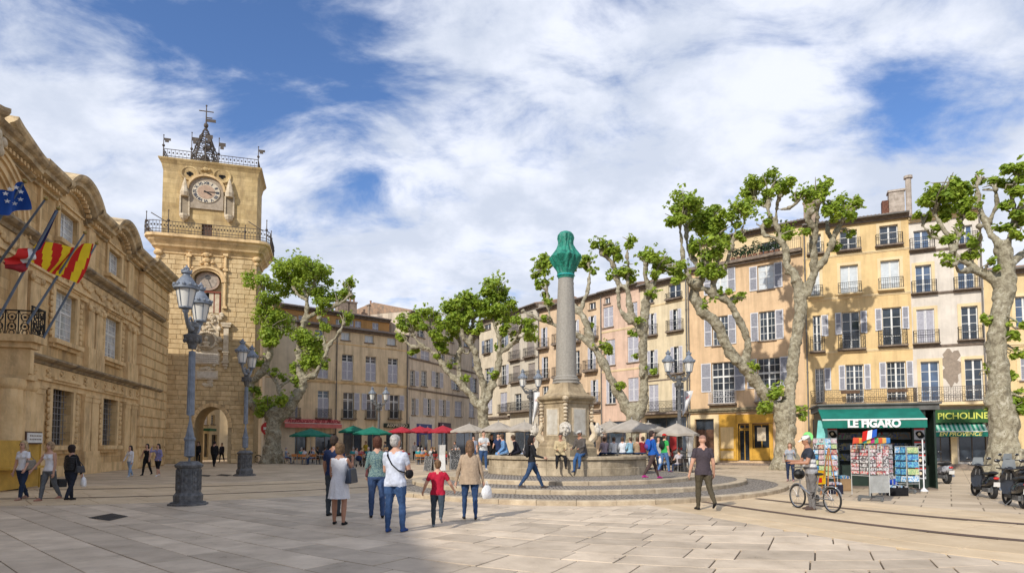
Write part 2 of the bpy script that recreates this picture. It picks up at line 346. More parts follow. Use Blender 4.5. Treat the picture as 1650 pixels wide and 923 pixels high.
lay('right_paving_band', 'pale sand coloured band of paving with two dark strips, before the kiosk', bD, 1.17, (1.2, 2.0), -40, 40, -40, 40,
    [(B0, bN, .01, 1), (B0, bN, RB, -1), (A0, aN, 0, -1)], M_BAND, 'band_slab', seed=5, limit=200)
def strip(name, label, P, d, n, off, t0, t1, w=.16):
    mb = MB(); k = 40
    for i in range(k):
        a, b = t0+(t1-t0)*i/k, t0+(t1-t0)*(i+1)/k
        p = [P+d*a+n*(off-w/2), P+d*b+n*(off-w/2), P+d*b+n*(off+w/2), P+d*a+n*(off+w/2)]
        q = [W(x.x, x.y, .011) for x in p]; mb.quad(*(q if (q[1]-q[0]).cross(q[2]-q[1]).z > 0 else q[::-1]))
    tag(mb.build(name, M_STRIP), label, kind='structure')
strip('dark_strip', 'dark strip in the left paving band, nearer one', A0, aD, aN, 2.1, -9, 15)
strip('dark_strip', 'dark strip in the left paving band, farther one', A0, aD, aN, 5.6, -9, 15)
strip('dark_strip', 'dark strip in the right paving band, nearer one', B0, bD, bN, 1.7, -8, 12, .2)
strip('dark_strip', 'dark strip in the right paving band, farther one', B0, bD, bN, 3.6, -4, 12, .2)
far = MB(); st = .8
for i in range(-85, 95):
    for j in range(-10, 130):
        u, v = i*st, j*st+.4
        s4 = [zone(u+a, v+b) for a in (-.6, .6) for b in (-.6, .6)]
        if not any(z in ('far', 'mid') for z in s4) or math.hypot(u, v) < 3: continue
        if v < 2: continue
        c = [W(u-st/2, v-st/2, -.004), W(u+st/2, v-st/2, -.004), W(u+st/2, v+st/2, -.004), W(u-st/2, v+st/2, -.004)]
        far.quad(*c)
tag(far.build('far_paving', M_FAR), 'paved square stretching back to the houses', kind='structure')
# fountain terraces: three low rings of cobbles edged with kerb stones
def polar(th_deg, D): a = R(th_deg); return Vector((D*math.sin(a), D*math.cos(a)))
TERR = [(polar(6.5, 24.2), 7.8, 0., .13), (polar(6.2, 25.0), 6.6, .13, .26), (polar(5.6, 25.75), 5.15, .26, .39)]
steps = tag(link('fountain_steps', None), 'three low round cobbled steps edged with cream kerb stones', kind='structure')
for (c, r, z0, z1) in TERR:
    mb = MB(); n = 72; kw = .38
    ring = [W(c.x+(r-kw+.01)*math.sin(2*math.pi*i/n), c.y+(r-kw+.01)*math.cos(2*math.pi*i/n), z1-.006) for i in range(n)]
    mb.face([mb.vert(p) for p in ring[::-1]]); lowr = [mb.vert((p.x, p.y, z0-.05)) for p in ring[::-1]]
    for i in range(n): mb.face([i, lowr[i], lowr[(i+1) % n], (i+1) % n])
    mb.build('cobbled_terrace', M_COB, steps)
    ns = int(2*math.pi*r/1.05); rnd = random.Random(int(r*10))
    for i in range(ns):
        a0_, a1_ = 2*math.pi*i/ns+.006/r, 2*math.pi*(i+1)/ns-.006/r; mb = MB(); zt = z1+rnd.uniform(-.004, .006); ro = r+rnd.uniform(-.012, .012)
        for k in range(3):
            b0, b1 = a0_+(a1_-a0_)*k/3, a0_+(a1_-a0_)*(k+1)/3
            P = lambda rr, b, z: W(c.x+rr*math.sin(b), c.y+rr*math.cos(b), z)
            mb.quad(P(r-kw, b1, zt), P(r-kw, b0, zt), P(ro-.02, b0, zt), P(ro-.02, b1, zt))
            mb.quad(P(ro-.02, b1, zt), P(ro-.02, b0, zt), P(ro, b0, zt-.02), P(ro, b1, zt-.02))
            mb.quad(P(ro, b1, zt-.02), P(ro, b0, zt-.02), P(ro, b0, z0-.04), P(ro, b1, z0-.04))
        mb.quad(P(r-kw, a0_, zt), P(r-kw, a0_, z0-.04), P(ro, a0_, z0-.04), P(ro-.01, a0_, zt)); mb.quad(P(ro-.01, a1_, zt), P(ro, a1_, z0-.04), P(r-kw, a1_, z0-.04), P(r-kw, a1_, zt))
        mb.build('kerb_stone', M_KERB, steps)
# ------------------------------------------------------------------ the fountain
M_BASIN = mat('yellowed basin limestone', (.56, .46, .32), rough=.85, col2=(.30, .24, .16), vscale=1.6, bump=.35, bscale=12, spec=.15, objrand=.1, extra=streaks(.6, (.15, .12, .085), (1, 1, .3), .48, .66))
M_COL = mat('grey granite column', (.36, .33, .28), rough=.6, col2=(.27, .25, .215), vscale=14, bump=.15, bscale=40, spec=.3, extra=streaks(.25, (.16, .14, .12), (2, 2, .15)))
M_NET = mat('green protective netting', (.02, .27, .18), rough=.55, col2=(.008, .12, .085), vscale=6, bump=1., bscale=7, spec=.5)
M_WATER = mat('dark basin water', (.03, .05, .045), rough=.05, spec=.6)
BC = polar(5.0, 27.5); BW = W(BC.x, BC.y); BR = 3.45; BT = 1.14
ftn = thing('fountain', 'round stone fountain with carved pedestal and grey column, its top wrapped in green net', 'fountain', (BW.x, BW.y, .39))
H0 = .39
ns = 20
for i in range(ns):
    a0_, a1_ = 2*math.pi*i/ns+.0012, 2*math.pi*(i+1)/ns-.0012
    for (r0, r1, zz0, zz1, nm) in ((BR-.42, BR, 0, .31, 'basin_stone'), (BR-.42, BR-.03, .315, .62, 'basin_stone'), (BR-.5, BR+.05, .625, BT-H0, 'rim_stone')):
        mb = MB()
        for k in range(3):
            b0, b1 = a0_+(a1_-a0_)*k/3, a0_+(a1_-a0_)*(k+1)/3
            P = lambda rr, b, z: (rr*math.sin(b), rr*math.cos(b), z)
            mb.quad(P(r0, b1, zz1), P(r0, b0, zz1), P(r1-.02, b0, zz1), P(r1-.02, b1, zz1)); mb.quad(P(r1-.02, b1, zz1), P(r1-.02, b0, zz1), P(r1, b0, zz1-.03), P(r1, b1, zz1-.03))
            mb.quad(P(r1, b1, zz1-.03), P(r1, b0, zz1-.03), P(r1, b0, zz0), P(r1, b1, zz0)); mb.quad(P(r0, b0, zz1), P(r0, b1, zz1), P(r0, b1, zz0), P(r0, b0, zz0))
        mb.build(nm, M_BASIN, ftn)
mb = MB(); mb.lathe([(BR-.3, .45), (BR-.3, .5)], seg=40); mb.build('water', M_WATER, ftn)
ped = MB(); hd = 1.12; ra = R(7)
corn = [(-math.sin(ra)*1, -math.cos(ra)), (math.cos(ra), -math.sin(ra)), (math.sin(ra), math.cos(ra)), (-math.cos(ra), math.sin(ra))]
def sq(k, cham=.12):
    pts = []
    for i in range(4):
        c_ = Vector(corn[i])*k; p = Vector(corn[i-1])*k; q = Vector(corn[(i+1) % 4])*k
        pts += [c_.lerp(p, cham), c_.lerp(q, cham)]
    return pts
def sqloft(mb, prof, cham=.12):
    rows = [[mb.vert((p.x, p.y, z)) for p in sq(k, cham)] for k, z in prof]
    for a, b in zip(rows[:-1], rows[1:]):
        for i in range(8): mb.face([a[i], a[(i+1) % 8], b[(i+1) % 8], b[i]])
    mb.face(rows[-1])
Z = lambda z: z-H0
sqloft(ped, [(1.5, Z(.5)), (1.5, Z(1.45)), (1.38, Z(1.5)), (1.38, Z(1.62)), (1.22, Z(1.75)), (1.14, Z(1.8)), (1.12, Z(3.35)), (1.2, Z(3.4)), (1.22, Z(3.47)), (1.40, Z(3.56)), (1.44, Z(3.62)), (1.44, Z(3.7)), (1.2, Z(3.74)), (1.02, Z(3.85)), (.86, Z(4.08)), (.80, Z(4.28))])
ped.build('pedestal', mat('pedestal limestone', (.52, .41, .26), rough=.9, col2=(.30, .23, .145), vscale=1.8, bump=.4, bscale=10, spec=.12, extra=streaks(.6, (.15, .115, .08), (1.5, 1.5, .3), .46, .66)), ftn)
for i in range(4):
    a, b = Vector(corn[i])*1.12, Vector(corn[(i+1) % 4])*1.12; m = (a+b)/2; n = m.normalized(); d = (b-a).normalized()
    def rect(mb, hw, z0, z1, o0, o1):
        p = [m-d*hw, m+d*hw]; pts = []
        for o in (o0, o1):
            pts += [(p[0].x+n.x*o, p[0].y+n.y*o, z0), (p[1].x+n.x*o, p[1].y+n.y*o, z0), (p[1].x+n.x*o, p[1].y+n.y*o, z1), (p[0].x+n.x*o, p[0].y+n.y*o, z1)]
        ids = [mb.vert(q) for q in pts]
        for q in ((4,5,6,7),(0,1,5,4),(1,2,6,5),(2,3,7,6),(3,0,4,7)): mb.face([ids[k] for k in q])
    fr = MB(); dn = m.length-(m.length)
    for (hw0, hw1, z0, z1) in (): pass
    rect(fr, .40, Z(1.98), Z(3.18), -.01, .03); fr.build('panel_frame', PALE, ftn)
    pn = MB(); rect(pn, .33, Z(2.04), Z(3.12), -.01, .045); pn.build('panel', mat('white marble panel', (.62, .58, .50), rough=.6, col2=(.45, .40, .32), vscale=3, bump=.1), ftn)
    # carved scroll and a mask on each corner
    cp = Vector(corn[i]); sc_ = MB()
    for k in range(7):
        z = 3.45-k*.155; rr = .15-.008*k
        sc_.ball((cp.x*1.10, cp.y*1.10, Z(z)), (rr*.8, rr*.8, .075), 8, 5)
    sc_.ball((cp.x*1.16, cp.y*1.16, Z(3.58)), (.17, .17, .13), 8, 6)
    sc_.build('carved_scroll', PALE, ftn, smooth=True)
    tb = MB(); tb.tube([(cp.x*1.0, cp.y*1.0, Z(1.75)), (cp.x*1.22, cp.y*1.22, Z(1.95)), (cp.x*1.25, cp.y*1.25, Z(2.15)), (cp.x*1.05, cp.y*1.05, Z(2.5))], [.2, .17, .15, .1], 8); tb.build('corner_bracket', PALE, ftn, smooth=True)
    mk = MB(); q = Vector((cp.x*1.36, cp.y*1.36, Z(2.22))); w_ = Vector((-cp.y, cp.x, 0)); o_ = Vector((cp.x, cp.y, 0))
    mk.ball(q, (.21, .21, .27), 12, 9)
    for s_ in (-1, 1):
        mk.ball(q+w_*s_*.17+Vector((0, 0, .02)), (.09, .09, .2), 7, 6); mk.ball(q+w_*s_*.11+o_*.13+Vector((0, 0, -.06)), (.08, .08, .075), 7, 5)
        mk.ball(q+w_*s_*.085+o_*.19+Vector((0, 0, .11)), (.065, .05, .03), 6, 4)
    for k in range(7):
        an = R(-75+25*k); mk.ball(q+w_*math.sin(an)*.19+Vector((0, 0, .10+math.cos(an)*.17)), (.075, .075, .075), 6, 5)
    mk.ball(q+o_*.22+Vector((0, 0, .0)), (.045, .045, .09), 6, 5); mk.ball(q+o_*.16+Vector((0, 0, -.2)), (.1, .1, .09), 7, 5)
    mkm = mk.build('mask', mat('white marble mask', (.66, .61, .53), rough=.8, col2=(.42, .37, .30), vscale=7, bump=.3, bscale=20), ftn, smooth=True)
    sp = MB(); sp.tube([q+o_*.2+Vector((0, 0, -.15)), q+o_*.42+Vector((0, 0, -.17))], .022, 8); sp.build('spout', IRONR, mkm)
colm = MB(); colm.lathe([(.62, Z(4.28)), (.62, Z(4.36)), (.56, Z(4.38)), (.60, Z(4.42)), (.60, Z(4.47)), (.51, Z(4.52)), (.52, Z(4.57)), (.455, Z(4.63)), (.45, Z(5.2)), (.435, Z(6.5)), (.395, Z(7.8)), (.345, Z(8.8)), (.33, Z(9.0)), (.33, Z(9.1))], seg=32)
colm.build('column', M_COL, ftn, smooth=True)
net = MB(); prof = [(.34, 8.98), (.365, 9.12), (.37, 9.3), (.43, 9.5), (.52, 9.7), (.61, 9.9), (.63, 9.96), (.53, 10.08), (.45, 10.2), (.39, 10.35), (.335, 10.5), (.32, 10.65), (.345, 10.8), (.35, 10.95), (.27, 11.06), (.14, 11.12), (.03, 11.13)]
rows = []; sg = 80
for j, (r, z) in enumerate(prof):
    row = []
    for k in range(sg):
        a = 2*math.pi*k/sg; f = 1+(.07*math.sin(a*4+z*1.5)+.06*math.sin(a*9+z*5+1)+.05*math.sin(a*15-z*4)+.03*math.sin(a*23+z*9))*min(1, j/3)*(1 if j < 13 else .2)
        sx_ = 1.0 if 9.4 > z or z > 10.3 else 1.08
        row.append(net.vert((r*f*math.cos(a)*sx_+.0, r*f*math.sin(a), Z(z))))
    if rows:
        for k in range(sg): net.face([rows[-1][k], rows[-1][(k+1) % sg], row[(k+1) % sg], row[k]])
    rows.append(row)
net.face(rows[-1])
net.build('green_netting', M_NET, ftn, smooth=True)
rope = MB(); rope.lathe([(.37, Z(9.08)), (.40, Z(9.1)), (.40, Z(9.15)), (.37, Z(9.17))], seg=24); rope.build('tie_band', mat('blue green tie', (.02, .35, .33), rough=.5), ftn)
# ------------------------------------------------------------------ house fronts
class Facade:
    """a wall plane: x along the wall, y inwards, z up; it turns the photograph's pixels into places on the wall"""
    def __init__(s, P0, P1):
        s.P0 = Vector((P0[0], P0[1], 0)); s.P1 = Vector((P1[0], P1[1], 0)); s.d = (s.P1-s.P0); s.L = s.d.length; s.d.normalize()
        s.inw = Vector((-s.d.y, s.d.x, 0)); s.rz = math.atan2(s.d.y, s.d.x)
    def at(s, x, y, off=0.):
        d = cam_ray(x, y); o = Vector((0, 0, EYE)); P = s.P0+s.inw*off
        t = (P-o).dot(s.inw)/d.dot(s.inw); q = o+d*t
        return (q-s.P0).dot(s.d), q.z
    def rect(s, x0, x1, yt, yb, off=0.):
        ym = (yt+yb)/2; xm = (x0+x1)/2
        return s.at(x0, ym, off)[0], s.at(x1, ym, off)[0], s.at(xm, yb, off)[1], s.at(xm, yt, off)[1]
def wall_mesh(mb, L, H, ops, D, t=.28, z0=0., arch=()):
    """front wall with real openings (reveals t deep), closed at the sides, top and back"""
    xs = sorted(set([0, L]+[round(v, 4) for o in ops for v in o[:2]])); zs = sorted(set([z0, H]+[round(v, 4) for o in ops for v in o[2:4]]))
    def inside(x, z): return any(o[0] < x < o[1] and o[2] < z < o[3] for o in ops)
    for j in range(len(zs)-1):
        run = None
        for i in range(len(xs)-1):
            hole = inside((xs[i]+xs[i+1])/2, (zs[j]+zs[j+1])/2)
            if not hole and run is None: run = xs[i]
            if hole and run is not None: mb.quad((run, 0, zs[j]), (xs[i], 0, zs[j]), (xs[i], 0, zs[j+1]), (run, 0, zs[j+1])); run = None
        if run is not None: mb.quad((run, 0, zs[j]), (L, 0, zs[j]), (L, 0, zs[j+1]), (run, 0, zs[j+1]))
    for o in ops:
        a, b, c, d = [round(v, 4) for v in o[:4]]
        mb.quad((a, 0, c), (a, 0, d), (a, t, d), (a, t, c)); mb.quad((b, 0, d), (b, 0, c), (b, t, c), (b, t, d))
        mb.quad((a, 0, d), (b, 0, d), (b, t, d), (a, t, d)); mb.quad((b, 0, c), (a, 0, c), (a, t, c), (b, t, c))
        mb.quad((a-.3, t+.25, c-.3), (b+.3, t+.25, c-.3), (b+.3, t+.25, d+.3), (a-.3, t+.25, d+.3))
        mb.quad((a, t, c), (b, t, c), (b+.3, t+.25, c-.3), (a-.3, t+.25, c-.3)) if False else None
    mb.quad((0, 0, z0), (0, D, z0), (0, D, H), (0, 0, H)) if False else mb.quad((0, D, z0), (0, 0, z0), (0, 0, H), (0, D, H))
    mb.quad((L, 0, z0), (L, D, z0), (L, D, H), (L, 0, H)); mb.quad((L, D, z0), (0, D, z0), (0, D, H), (L, D, H)); mb.quad((0, 0, H), (L, 0, H), (L, D, H), (0, D, H))
def place(o, x, y, z, rz=0): o.location = (x, y, z); o.rotation_euler = (0, 0, rz); return o
MCACHE = {}
def shared(key, fn, name, mats, parent, smooth=False):
    if key in MCACHE: return link(name, MCACHE[key], parent)
    mb = MB(); fn(mb); o = mb.build(name, mats, parent, smooth); MCACHE[key] = o.data; return o
def window_part(par, s0, s1, z0, z1, kind='c', rows=4, cols=2, dep=.2, fm=None, gm=None, transom=0):
    w, h = s1-s0, z1-z0; k = (kind, round(w, 2), round(h, 2), rows, cols, transom, fm.name if fm else '', gm.name if gm else '')
    fm = fm or WHITEP
    def frame(mb):
        e = .06; mb.box(0, w, -.03, .03, 0, e); mb.box(0, w, -.03, .03, h-e, h); mb.box(0, e, -.03, .03, e, h-e); mb.box(w-e, w, -.03, .03, e, h-e)
        if kind in 'cwb':
            mb.box(w/2-.055, w/2+.055, -.035, .035, e, h-e)
            for i in range(1, rows): mb.box(e, w-e, -.018, .018, h*i/rows-.018, h*i/rows+.018)
            if cols > 1:
                for i in range(1, cols*2):
                    if i != cols: mb.box(w*i/(cols*2)-.014, w*i/(cols*2)+.014, -.017, .017, e, h-e)
        if transom: mb.box(e, w-e, -.036, .036, h-transom-.05, h-transom+.05)
        if kind == 'p': mb.box(w/2-.03, w/2+.03, -.02, .02, e, h-e)
    o = shared(('wf',)+k, frame, 'window', fm, par); place(o, s0, dep, z0)
    gm = gm or (CURTAIN if kind == 'w' else GLASSB if kind == 'b' else GLASS)
    def pane(mb): mb.box(.04, w-.04, -.006, .006, .04, h-.04)
    p = shared(('wp',)+k, pane, 'pane', gm, o); p.location = (0, .012, 0)
    return o
def leaf(mb, w, h, np_=2, y=0):
    """one shutter leaf: stiles and rails (material 0), louvred panels (material 1)"""
    e = .07; mb.mi = 0
    mb.box(0, e, y-.02, y+.02, 0, h); mb.box(w-e, w, y-.02, y+.02, 0, h)
    for i in range(np_+1):
        z = (h-e)*i/np_; mb.box(e, w-e, y-.02, y+.02, z, z+e)
    mb.mi = 1
    for i in range(np_):
        a, b = (h-e)*i/np_+e, (h-e)*(i+1)/np_; mb.quad((e, y+.008, a), (w-e, y+.008, a), (w-e, y+.008, b), (e, y+.008, b)); n = max(3, int((b-a)/.11))
        for k in range(n):
            z = a+(b-a)*k/n; mb.quad((e, y-.014, z), (w-e, y-.014, z), (w-e, y+.006, z+(b-a)/n), (e, y+.006, z+(b-a)/n))
    mb.mi = 0
def shutter_part(par, s, z0, z1, w, ang=0, mats=None, flip=False, np_=2, y=-.05, ajar=0):
    mats = mats or (SHUT, SHUTP); h = z1-z0
    o = shared(('sh', round(w, 2), round(h, 2), np_, mats[0].name, mats[1].name), lambda mb: leaf(mb, w, h, np_), 'shutter', mats, par)
    return place(o, s, y, z0, ang)
def closed_shutters(par, s0, s1, z0, z1, mats=None, dep=.1, np_=2):
    w = (s1-s0)/2-.005
    for k in (0, 1): shutter_part(par, s0+k*(w+.01), z0, z1, w, 0, mats, np_=np_, y=dep)
def rail_mesh(mb, w, h=.95, d=.28, style=0, sp=.13):
    r = .016
    mb.box(0, w, -d-.02, -d+.02, h-.03, h); mb.box(0, w, -d-.015, -d+.015, .04, .065); mb.box(0, w, -d-.012, -d+.012, h-.17, h-.15)
    for x in (0, w): mb.box(x-.015, x+.015, -d, 0, h-.03, h); mb.box(x-.015, x+.015, -d, 0, .04, .065)
    n = max(3, int(w/sp))
    for i in range(n+1):
        x = w*i/n; mb.box(x-.009, x+.009, -d-.009, -d+.009, 0, h-.03)
    for i in range(max(1, int(d/sp))):
        y = -d*i/max(1, int(d/sp))
        for x in (0, w): mb.box(x-.008, x+.008, y-.008, y+.008, 0, h)
    if style:
        m = max(2, int(w/.32))
        for i in range(m):
            c = w*(i+.5)/m
            for rr, zz in ((.12, h*.62), (.10, h*.3)):
                pts = [(c+rr*math.cos(a*math.pi/4), -d-.012, zz+rr*math.sin(a*math.pi/4)) for a in range(9)]
                mb.tube(pts, .012, 4, cap=False)
def railing_part(par, s0, s1, z, h=.95, d=.28, style=0, m=None, slab=.0, slabm=None):
    m = m or IRON
    o = shared(('rl', round(s1-s0, 2), h, d, style, m.name), lambda mb: rail_mesh(mb, s1-s0, h, d, style), 'railing', m, par); place(o, s0, 0, z)
    if slab:
        mb = MB(); mb.box(s0-.06, s1+.06, -d-.08, -.003, z-slab, z-.004); mb.box(s0-.02, s1+.02, -d*.7, -.005, z-slab-.07, z-slab-.002)
        mb.build('balcony_slab', slabm or LEDGE, par)
    return o
def eaves(par, L, H, D, ov=.45, slope=.27, m=TILE, x0=0., x1=None, soff=None):
    x1 = L if x1 is None else x1
    mb = MB(); mb.box(x0-.02, x1+.02, -ov*.75, .0, H-.16, H+.0); mb.box(x0-.02, x1+.02, -ov*.4, .0, H-.32, H-.163); mb.build('eaves_moulding', soff or LEDGE, par)
    mb = MB(); ro = D*.5*slope
    ids = [(x0-.02, -ov, H+.003), (x1+.02, -ov, H+.003), (x1+.02, D*.5, H+ro+.05), (x0-.02, D*.5, H+ro+.05), (x0-.02, D, H+.05), (x1+.02, D, H+.05)]
    mb.quad(ids[0], ids[1], ids[2], ids[3]); mb.quad(ids[3], ids[2], ids[5], ids[4]); mb.quad((x0-.02, -ov, H+.003), (x0-.02, D*.5, H+ro+.05), (x0-.02, D, H+.05), (x0-.02, 0, H-.02)); mb.quad((x1+.02, -ov, H+.003), (x1+.02, 0, H-.02), (x1+.02, D, H+.05), (x1+.02, D*.5, H+ro+.05))
    rf = mb.build('roof', m, par)
    tb = MB(); n = int((x1-x0)/.24); sl_ = (ro+.047)/(D*.5+ov); lens = [(-ov-.05, -ov+.42), (-ov+.38, -ov+.85), (-ov+.81, D*.5)]
    for i in range(n):
        x = x0+(x1-x0)*(i+.5)/n
        for q, (a, b) in enumerate(lens):
            j = random.uniform(-.015, .02); r = .085; rows = []
            for yy, rr in ((a, r), (b, r*.85)):
                zz = H+.01+(yy+ov)*sl_+.02-.012*q+j*.5
                rows.append([tb.vert((x+j+rr*math.cos(math.pi*k/4), yy, zz+rr*math.sin(math.pi*k/4))) for k in range(5)])
            for k in range(4): tb.face([rows[0][k+1], rows[0][k], rows[1][k], rows[1][k+1]])
            tb.face(rows[0])
    tag(tb.build('roof_tiles', m, rf), kind='stuff')
    gt = MB(); gt.tube([(x0, -ov-.08, H-.02), (x1, -ov-.08, H-.02)], .07, 6); gt.build('gutter', PIPE, par)
    return rf
def chimney(par, x, y, z, w=.9, d=.6, h=1.8, pots=2, m=None):
    mb = MB(); mb.box(x-w/2, x+w/2, y-d/2, y+d/2, z-1.2, z+h); mb.box(x-w/2-.07, x+w/2+.07, y-d/2-.07, y+d/2+.07, z+h+.002, z+h+.14)
    o = mb.build('chimney', m or mat('chimney render', (.40, .31, .23), rough=.95, col2=(.22, .17, .13), vscale=3, bump=.3), par)
    for i in range(pots):
        p = MB(); px_ = x-w/2+w*(i+.5)/pots; p.lathe([(.11, 0), (.10, .45), (.13, .47), (.13, .52), (.07, .53)], (px_, y, z+h+.14), 10)
        p.build('chimney_pot', mat('clay chimney pot', (.35, .19, .12), rough=.9), o)
    return o
def ledge(par, x0, x1, z, d=.09, h=.1, m=None, name='string_course'):
    mb = MB(); mb.box(x0, x1, -d, -.002, z-h, z); mb.box(x0+.01, x1-.01, -d*.55, -.003, z-h*1.8, z-h-.001); mb.build(name, m or LEDGE, par)
def downpipe(par, x, z1, z0=0, y=-.09):
    mb = MB(); mb.tube([(x, y, z1), (x, y, z0)], .055, 7)
    for k in range(int(z1/3)): mb.tube([(x, y, z0+3*k+1), (x, y, z0+3*k+1.08)], .075, 7)
    mb.build('downpipe', PIPE, par)
def house(name, label, xa, Ya, xb, Yb, roof_px, wallm, wins, D=10, group='houses round the square', **kw):
    P0 = dp(xa, 716, Ya); P1 = dp(xb, 716, Yb); f = Facade(P0, P1); H = f.at(*roof_px)[1]
    root = thing(name, label, 'house', (P0.x, P0.y, 0), f.rz, group)
    ops = []; W_ = []
    for w in wins:
        s0, s1, z0, z1 = f.rect(*w[:4]); k = w[4] if len(w) > 4 else 'c'; o = w[5] if len(w) > 5 else {}
        s0, s1 = max(.12, s0), min(f.L-.12, s1)
        if s1-s0 < .3 or z1-z0 < .2: continue
        ops.append((s0, s1, max(.02, z0), z1)); W_.append((s0, s1, max(.02, z0), z1, k, o))
    mb = MB(); wall_mesh(mb, f.L, H, ops, D); mb.build('wall', wallm, root)
    dk = MB()
    for o in ops: pass
    for (s0, s1, z0, z1, k, o) in W_:
        mats = o.get('m')
        if k == 's':
            tr = o.get('tr', 0)
            if tr: window_part(root, s0, s1, z1-tr, z1, 'c', 2, 1)
            closed_shutters(root, s0, s1, z0, z1-tr, mats, np_=o.get('np', 2))
        elif k == 'd':
            q = MB(); q.box(s0-.2, s1+.2, .5, .52, z0-.2, z1+.2); q.build('dark_backing', DARK, root)  # near-black plate stands in for the unlit room behind the opening
            if o.get('gl', 1):
                wf = window_part(root, s0, s1, z0, z1, 'p', fm=IRONR); wf.name = 'glazed_door'
        else: window_part(root, s0, s1, z0, z1, k, o.get('r', 4), o.get('c', 1), transom=o.get('tr', 0), gm=o.get('g'), fm=o.get('fm'))
        sh = o.get('S', ''); w_ = (s1-s0)*o.get('sw', .44)
        if 'l' in sh: shutter_part(root, s0-w_-.03, z0+o.get('sb', 0), z1-.02, w_, 0, mats)
        if 'r' in sh: shutter_part(root, s1+.03, z0+o.get('sb', 0), z1-.02, w_, 0, mats)
        if 'L' in sh: shutter_part(root, s0+.02, z0, z1, .5, R(-78), mats, y=.06)
        if 'R' in sh: shutter_part(root, s1-.02, z0, z1, .5, R(-102), mats, y=.06)
        if 'h' in sh: shutter_part(root, s0+.01, z0, z1, (s1-s0)*.3, 0, mats, y=.02)
        if 'H' in sh: shutter_part(root, s1-.01-(s1-s0)*.3, z0, z1, (s1-s0)*.3, 0, mats, y=.02)
        if 'g' in o: pass
        if 'b' in o: railing_part(root, s0-o['b'], s1+o['b'], z0+.0, o.get('bh', .95), o.get('bd', .3), o.get('bs', 0), o.get('bm'), slab=o.get('sl', .1), slabm=o.get('slm'))
        if 'f' in o:
            e = .2; mb = MB(); y = -.045
            mb.box(s0-e, s0, y, -.002, z0-.05, z1+e); mb.box(s1, s1+e, y, -.002, z0-.05, z1+e); mb.box(s0+.001, s1-.001, y, -.002, z1, z1+e)
            mb.build('window_surround', o['f'], root)
        if o.get('sill', 1) and 'b' not in o and z0 > 2:
            mb = MB(); mb.box(s0-.1, s1+.1, -.12, -.002, z0-.1, z0-.003); mb.build('sill', o.get('sm', LEDGE), root)
    f.H = H; f.root = root
    if not kw.get('noroof'): eaves(root, f.L, H, D, soff=kw.get('soff'))
    return f
PL_Y = plaster('warm yellow plaster', (.75, .54, .27), .45); PL_YT = plaster('light yellow plaster trim', (.78, .61, .36), .25)
PL_W = plaster('pale pinkish plaster', (.70, .63, .54), .4); PL_O = plaster('apricot plaster', (.70, .49, .295), .5)
PL_Y2 = plaster('pale yellow plaster', (.72, .60, .40), .5); PL_P = plaster('salmon pink plaster', (.68, .48, .36), .5)
PL_O2 = plaster('light orange plaster', (.68, .50, .33), .5); PL_C2 = plaster('grey cream plaster', (.62, .55, .44), .45); PL_C1 = plaster('cream plaster', (.70, .60, .45), .4)
PL_B = plaster('grey brown old plaster', (.68, .57, .44), .55, (.14, .11, .08)); PL_A = plaster('ochre brown old plaster', (.78, .61, .39), .5, (.20, .14, .08)); PL_N = plaster('light yellow render', (.74, .56, .30), .3)
RB_ = dict(b=.14)
# --- yellow house
yf = dict(b=.16, f=PL_YT, bh=.8, slm=PL_YT)
Y1 = house('town_house', 'warm yellow four storey house above the newspaper kiosk, with open grey shutters', 1301, 46.7, 1476, 43.9, (1400, 352), PL_Y, [
    (1304, 1323, 378, 409, 'c', dict(b=.14, r=3, f=PL_YT, bh=.8)), (1353, 1381, 371, 403, 'c', dict(b=.2, r=3, f=PL_YT, bh=.8)), (1417, 1447, 363, 395, 'c', dict(b=.25, r=3, f=PL_YT, bh=.8)),
    (1306, 1321, 434, 478, 'w', dict(yf, r=1)), (1354, 1383, 427, 473, 'w', dict(yf, r=1)), (1419, 1450, 419, 466, 'w', dict(yf, r=1)),
    (1310, 1323, 508, 566, 'c', dict(S='r', sw=.85, b=.2, bs=1, bh=1.1, sb=1.1)), (1357, 1386, 502, 562, 'c', dict(S='lr', sw=.36, b=.28, bs=1, bh=1.1, sb=1.1)), (1422, 1453, 495, 556, 'c', dict(S='lr', sw=.36, b=.28, bs=1, bh=1.1, sb=1.1)),
    (1314, 1328, 593, 648, 'c', dict(S='r', sw=.75, c=2, r=6, sb=.9)), (1363, 1392, 587, 648, 'c', dict(S='lr', sw=.36, c=2, r=6, sb=.9)), (1429, 1460, 582, 645, 'c', dict(S='lr', sw=.36, c=2, r=6, sb=.9)),
    (1310, 1342, 675, 733, 'd'), (1352, 1395, 675, 733, 'd'), (1410, 1460, 675, 733, 'd')])
z_ = Y1.at(1400, 650)[1]
railing_part(Y1.root, .3, Y1.L-.05, z_, 1.0, .75, 1, IRONR, slab=.2, slabm=PL_YT)
for (a, b, c_, d_) in ((1340, 411, 1466, 398), (1340, 480, 1466, 468), (1340, 567, 1466, 558)): ledge(Y1.root, 0.02, Y1.L-.02, (Y1.at(a, b)[1]+Y1.at(c_, d_)[1])/2, .07, .09, PL_YT)
downpipe(Y1.root, .12, Y1.H-.3)
for x_ in (1369, 1444): 
    s_, zz = Y1.at(x_, 638); mb = MB(); mb.box(s_-.6, s_+.6, -.8, -.55, z_+.72, z_+.95); mb.build('flower_box', mat('brown flower box', (.12, .07, .04)), Y1.root)
ch_m = mat('pale chimney render', (.50, .43, .36), rough=.95, col2=(.30, .25, .2), vscale=3, bump=.3)
s_ = Y1.at(1452, 345)[0]; chimney(Y1.root, s_, 2.0, Y1.H+.7, 1.0, .7, 1.6, 0, ch_m)
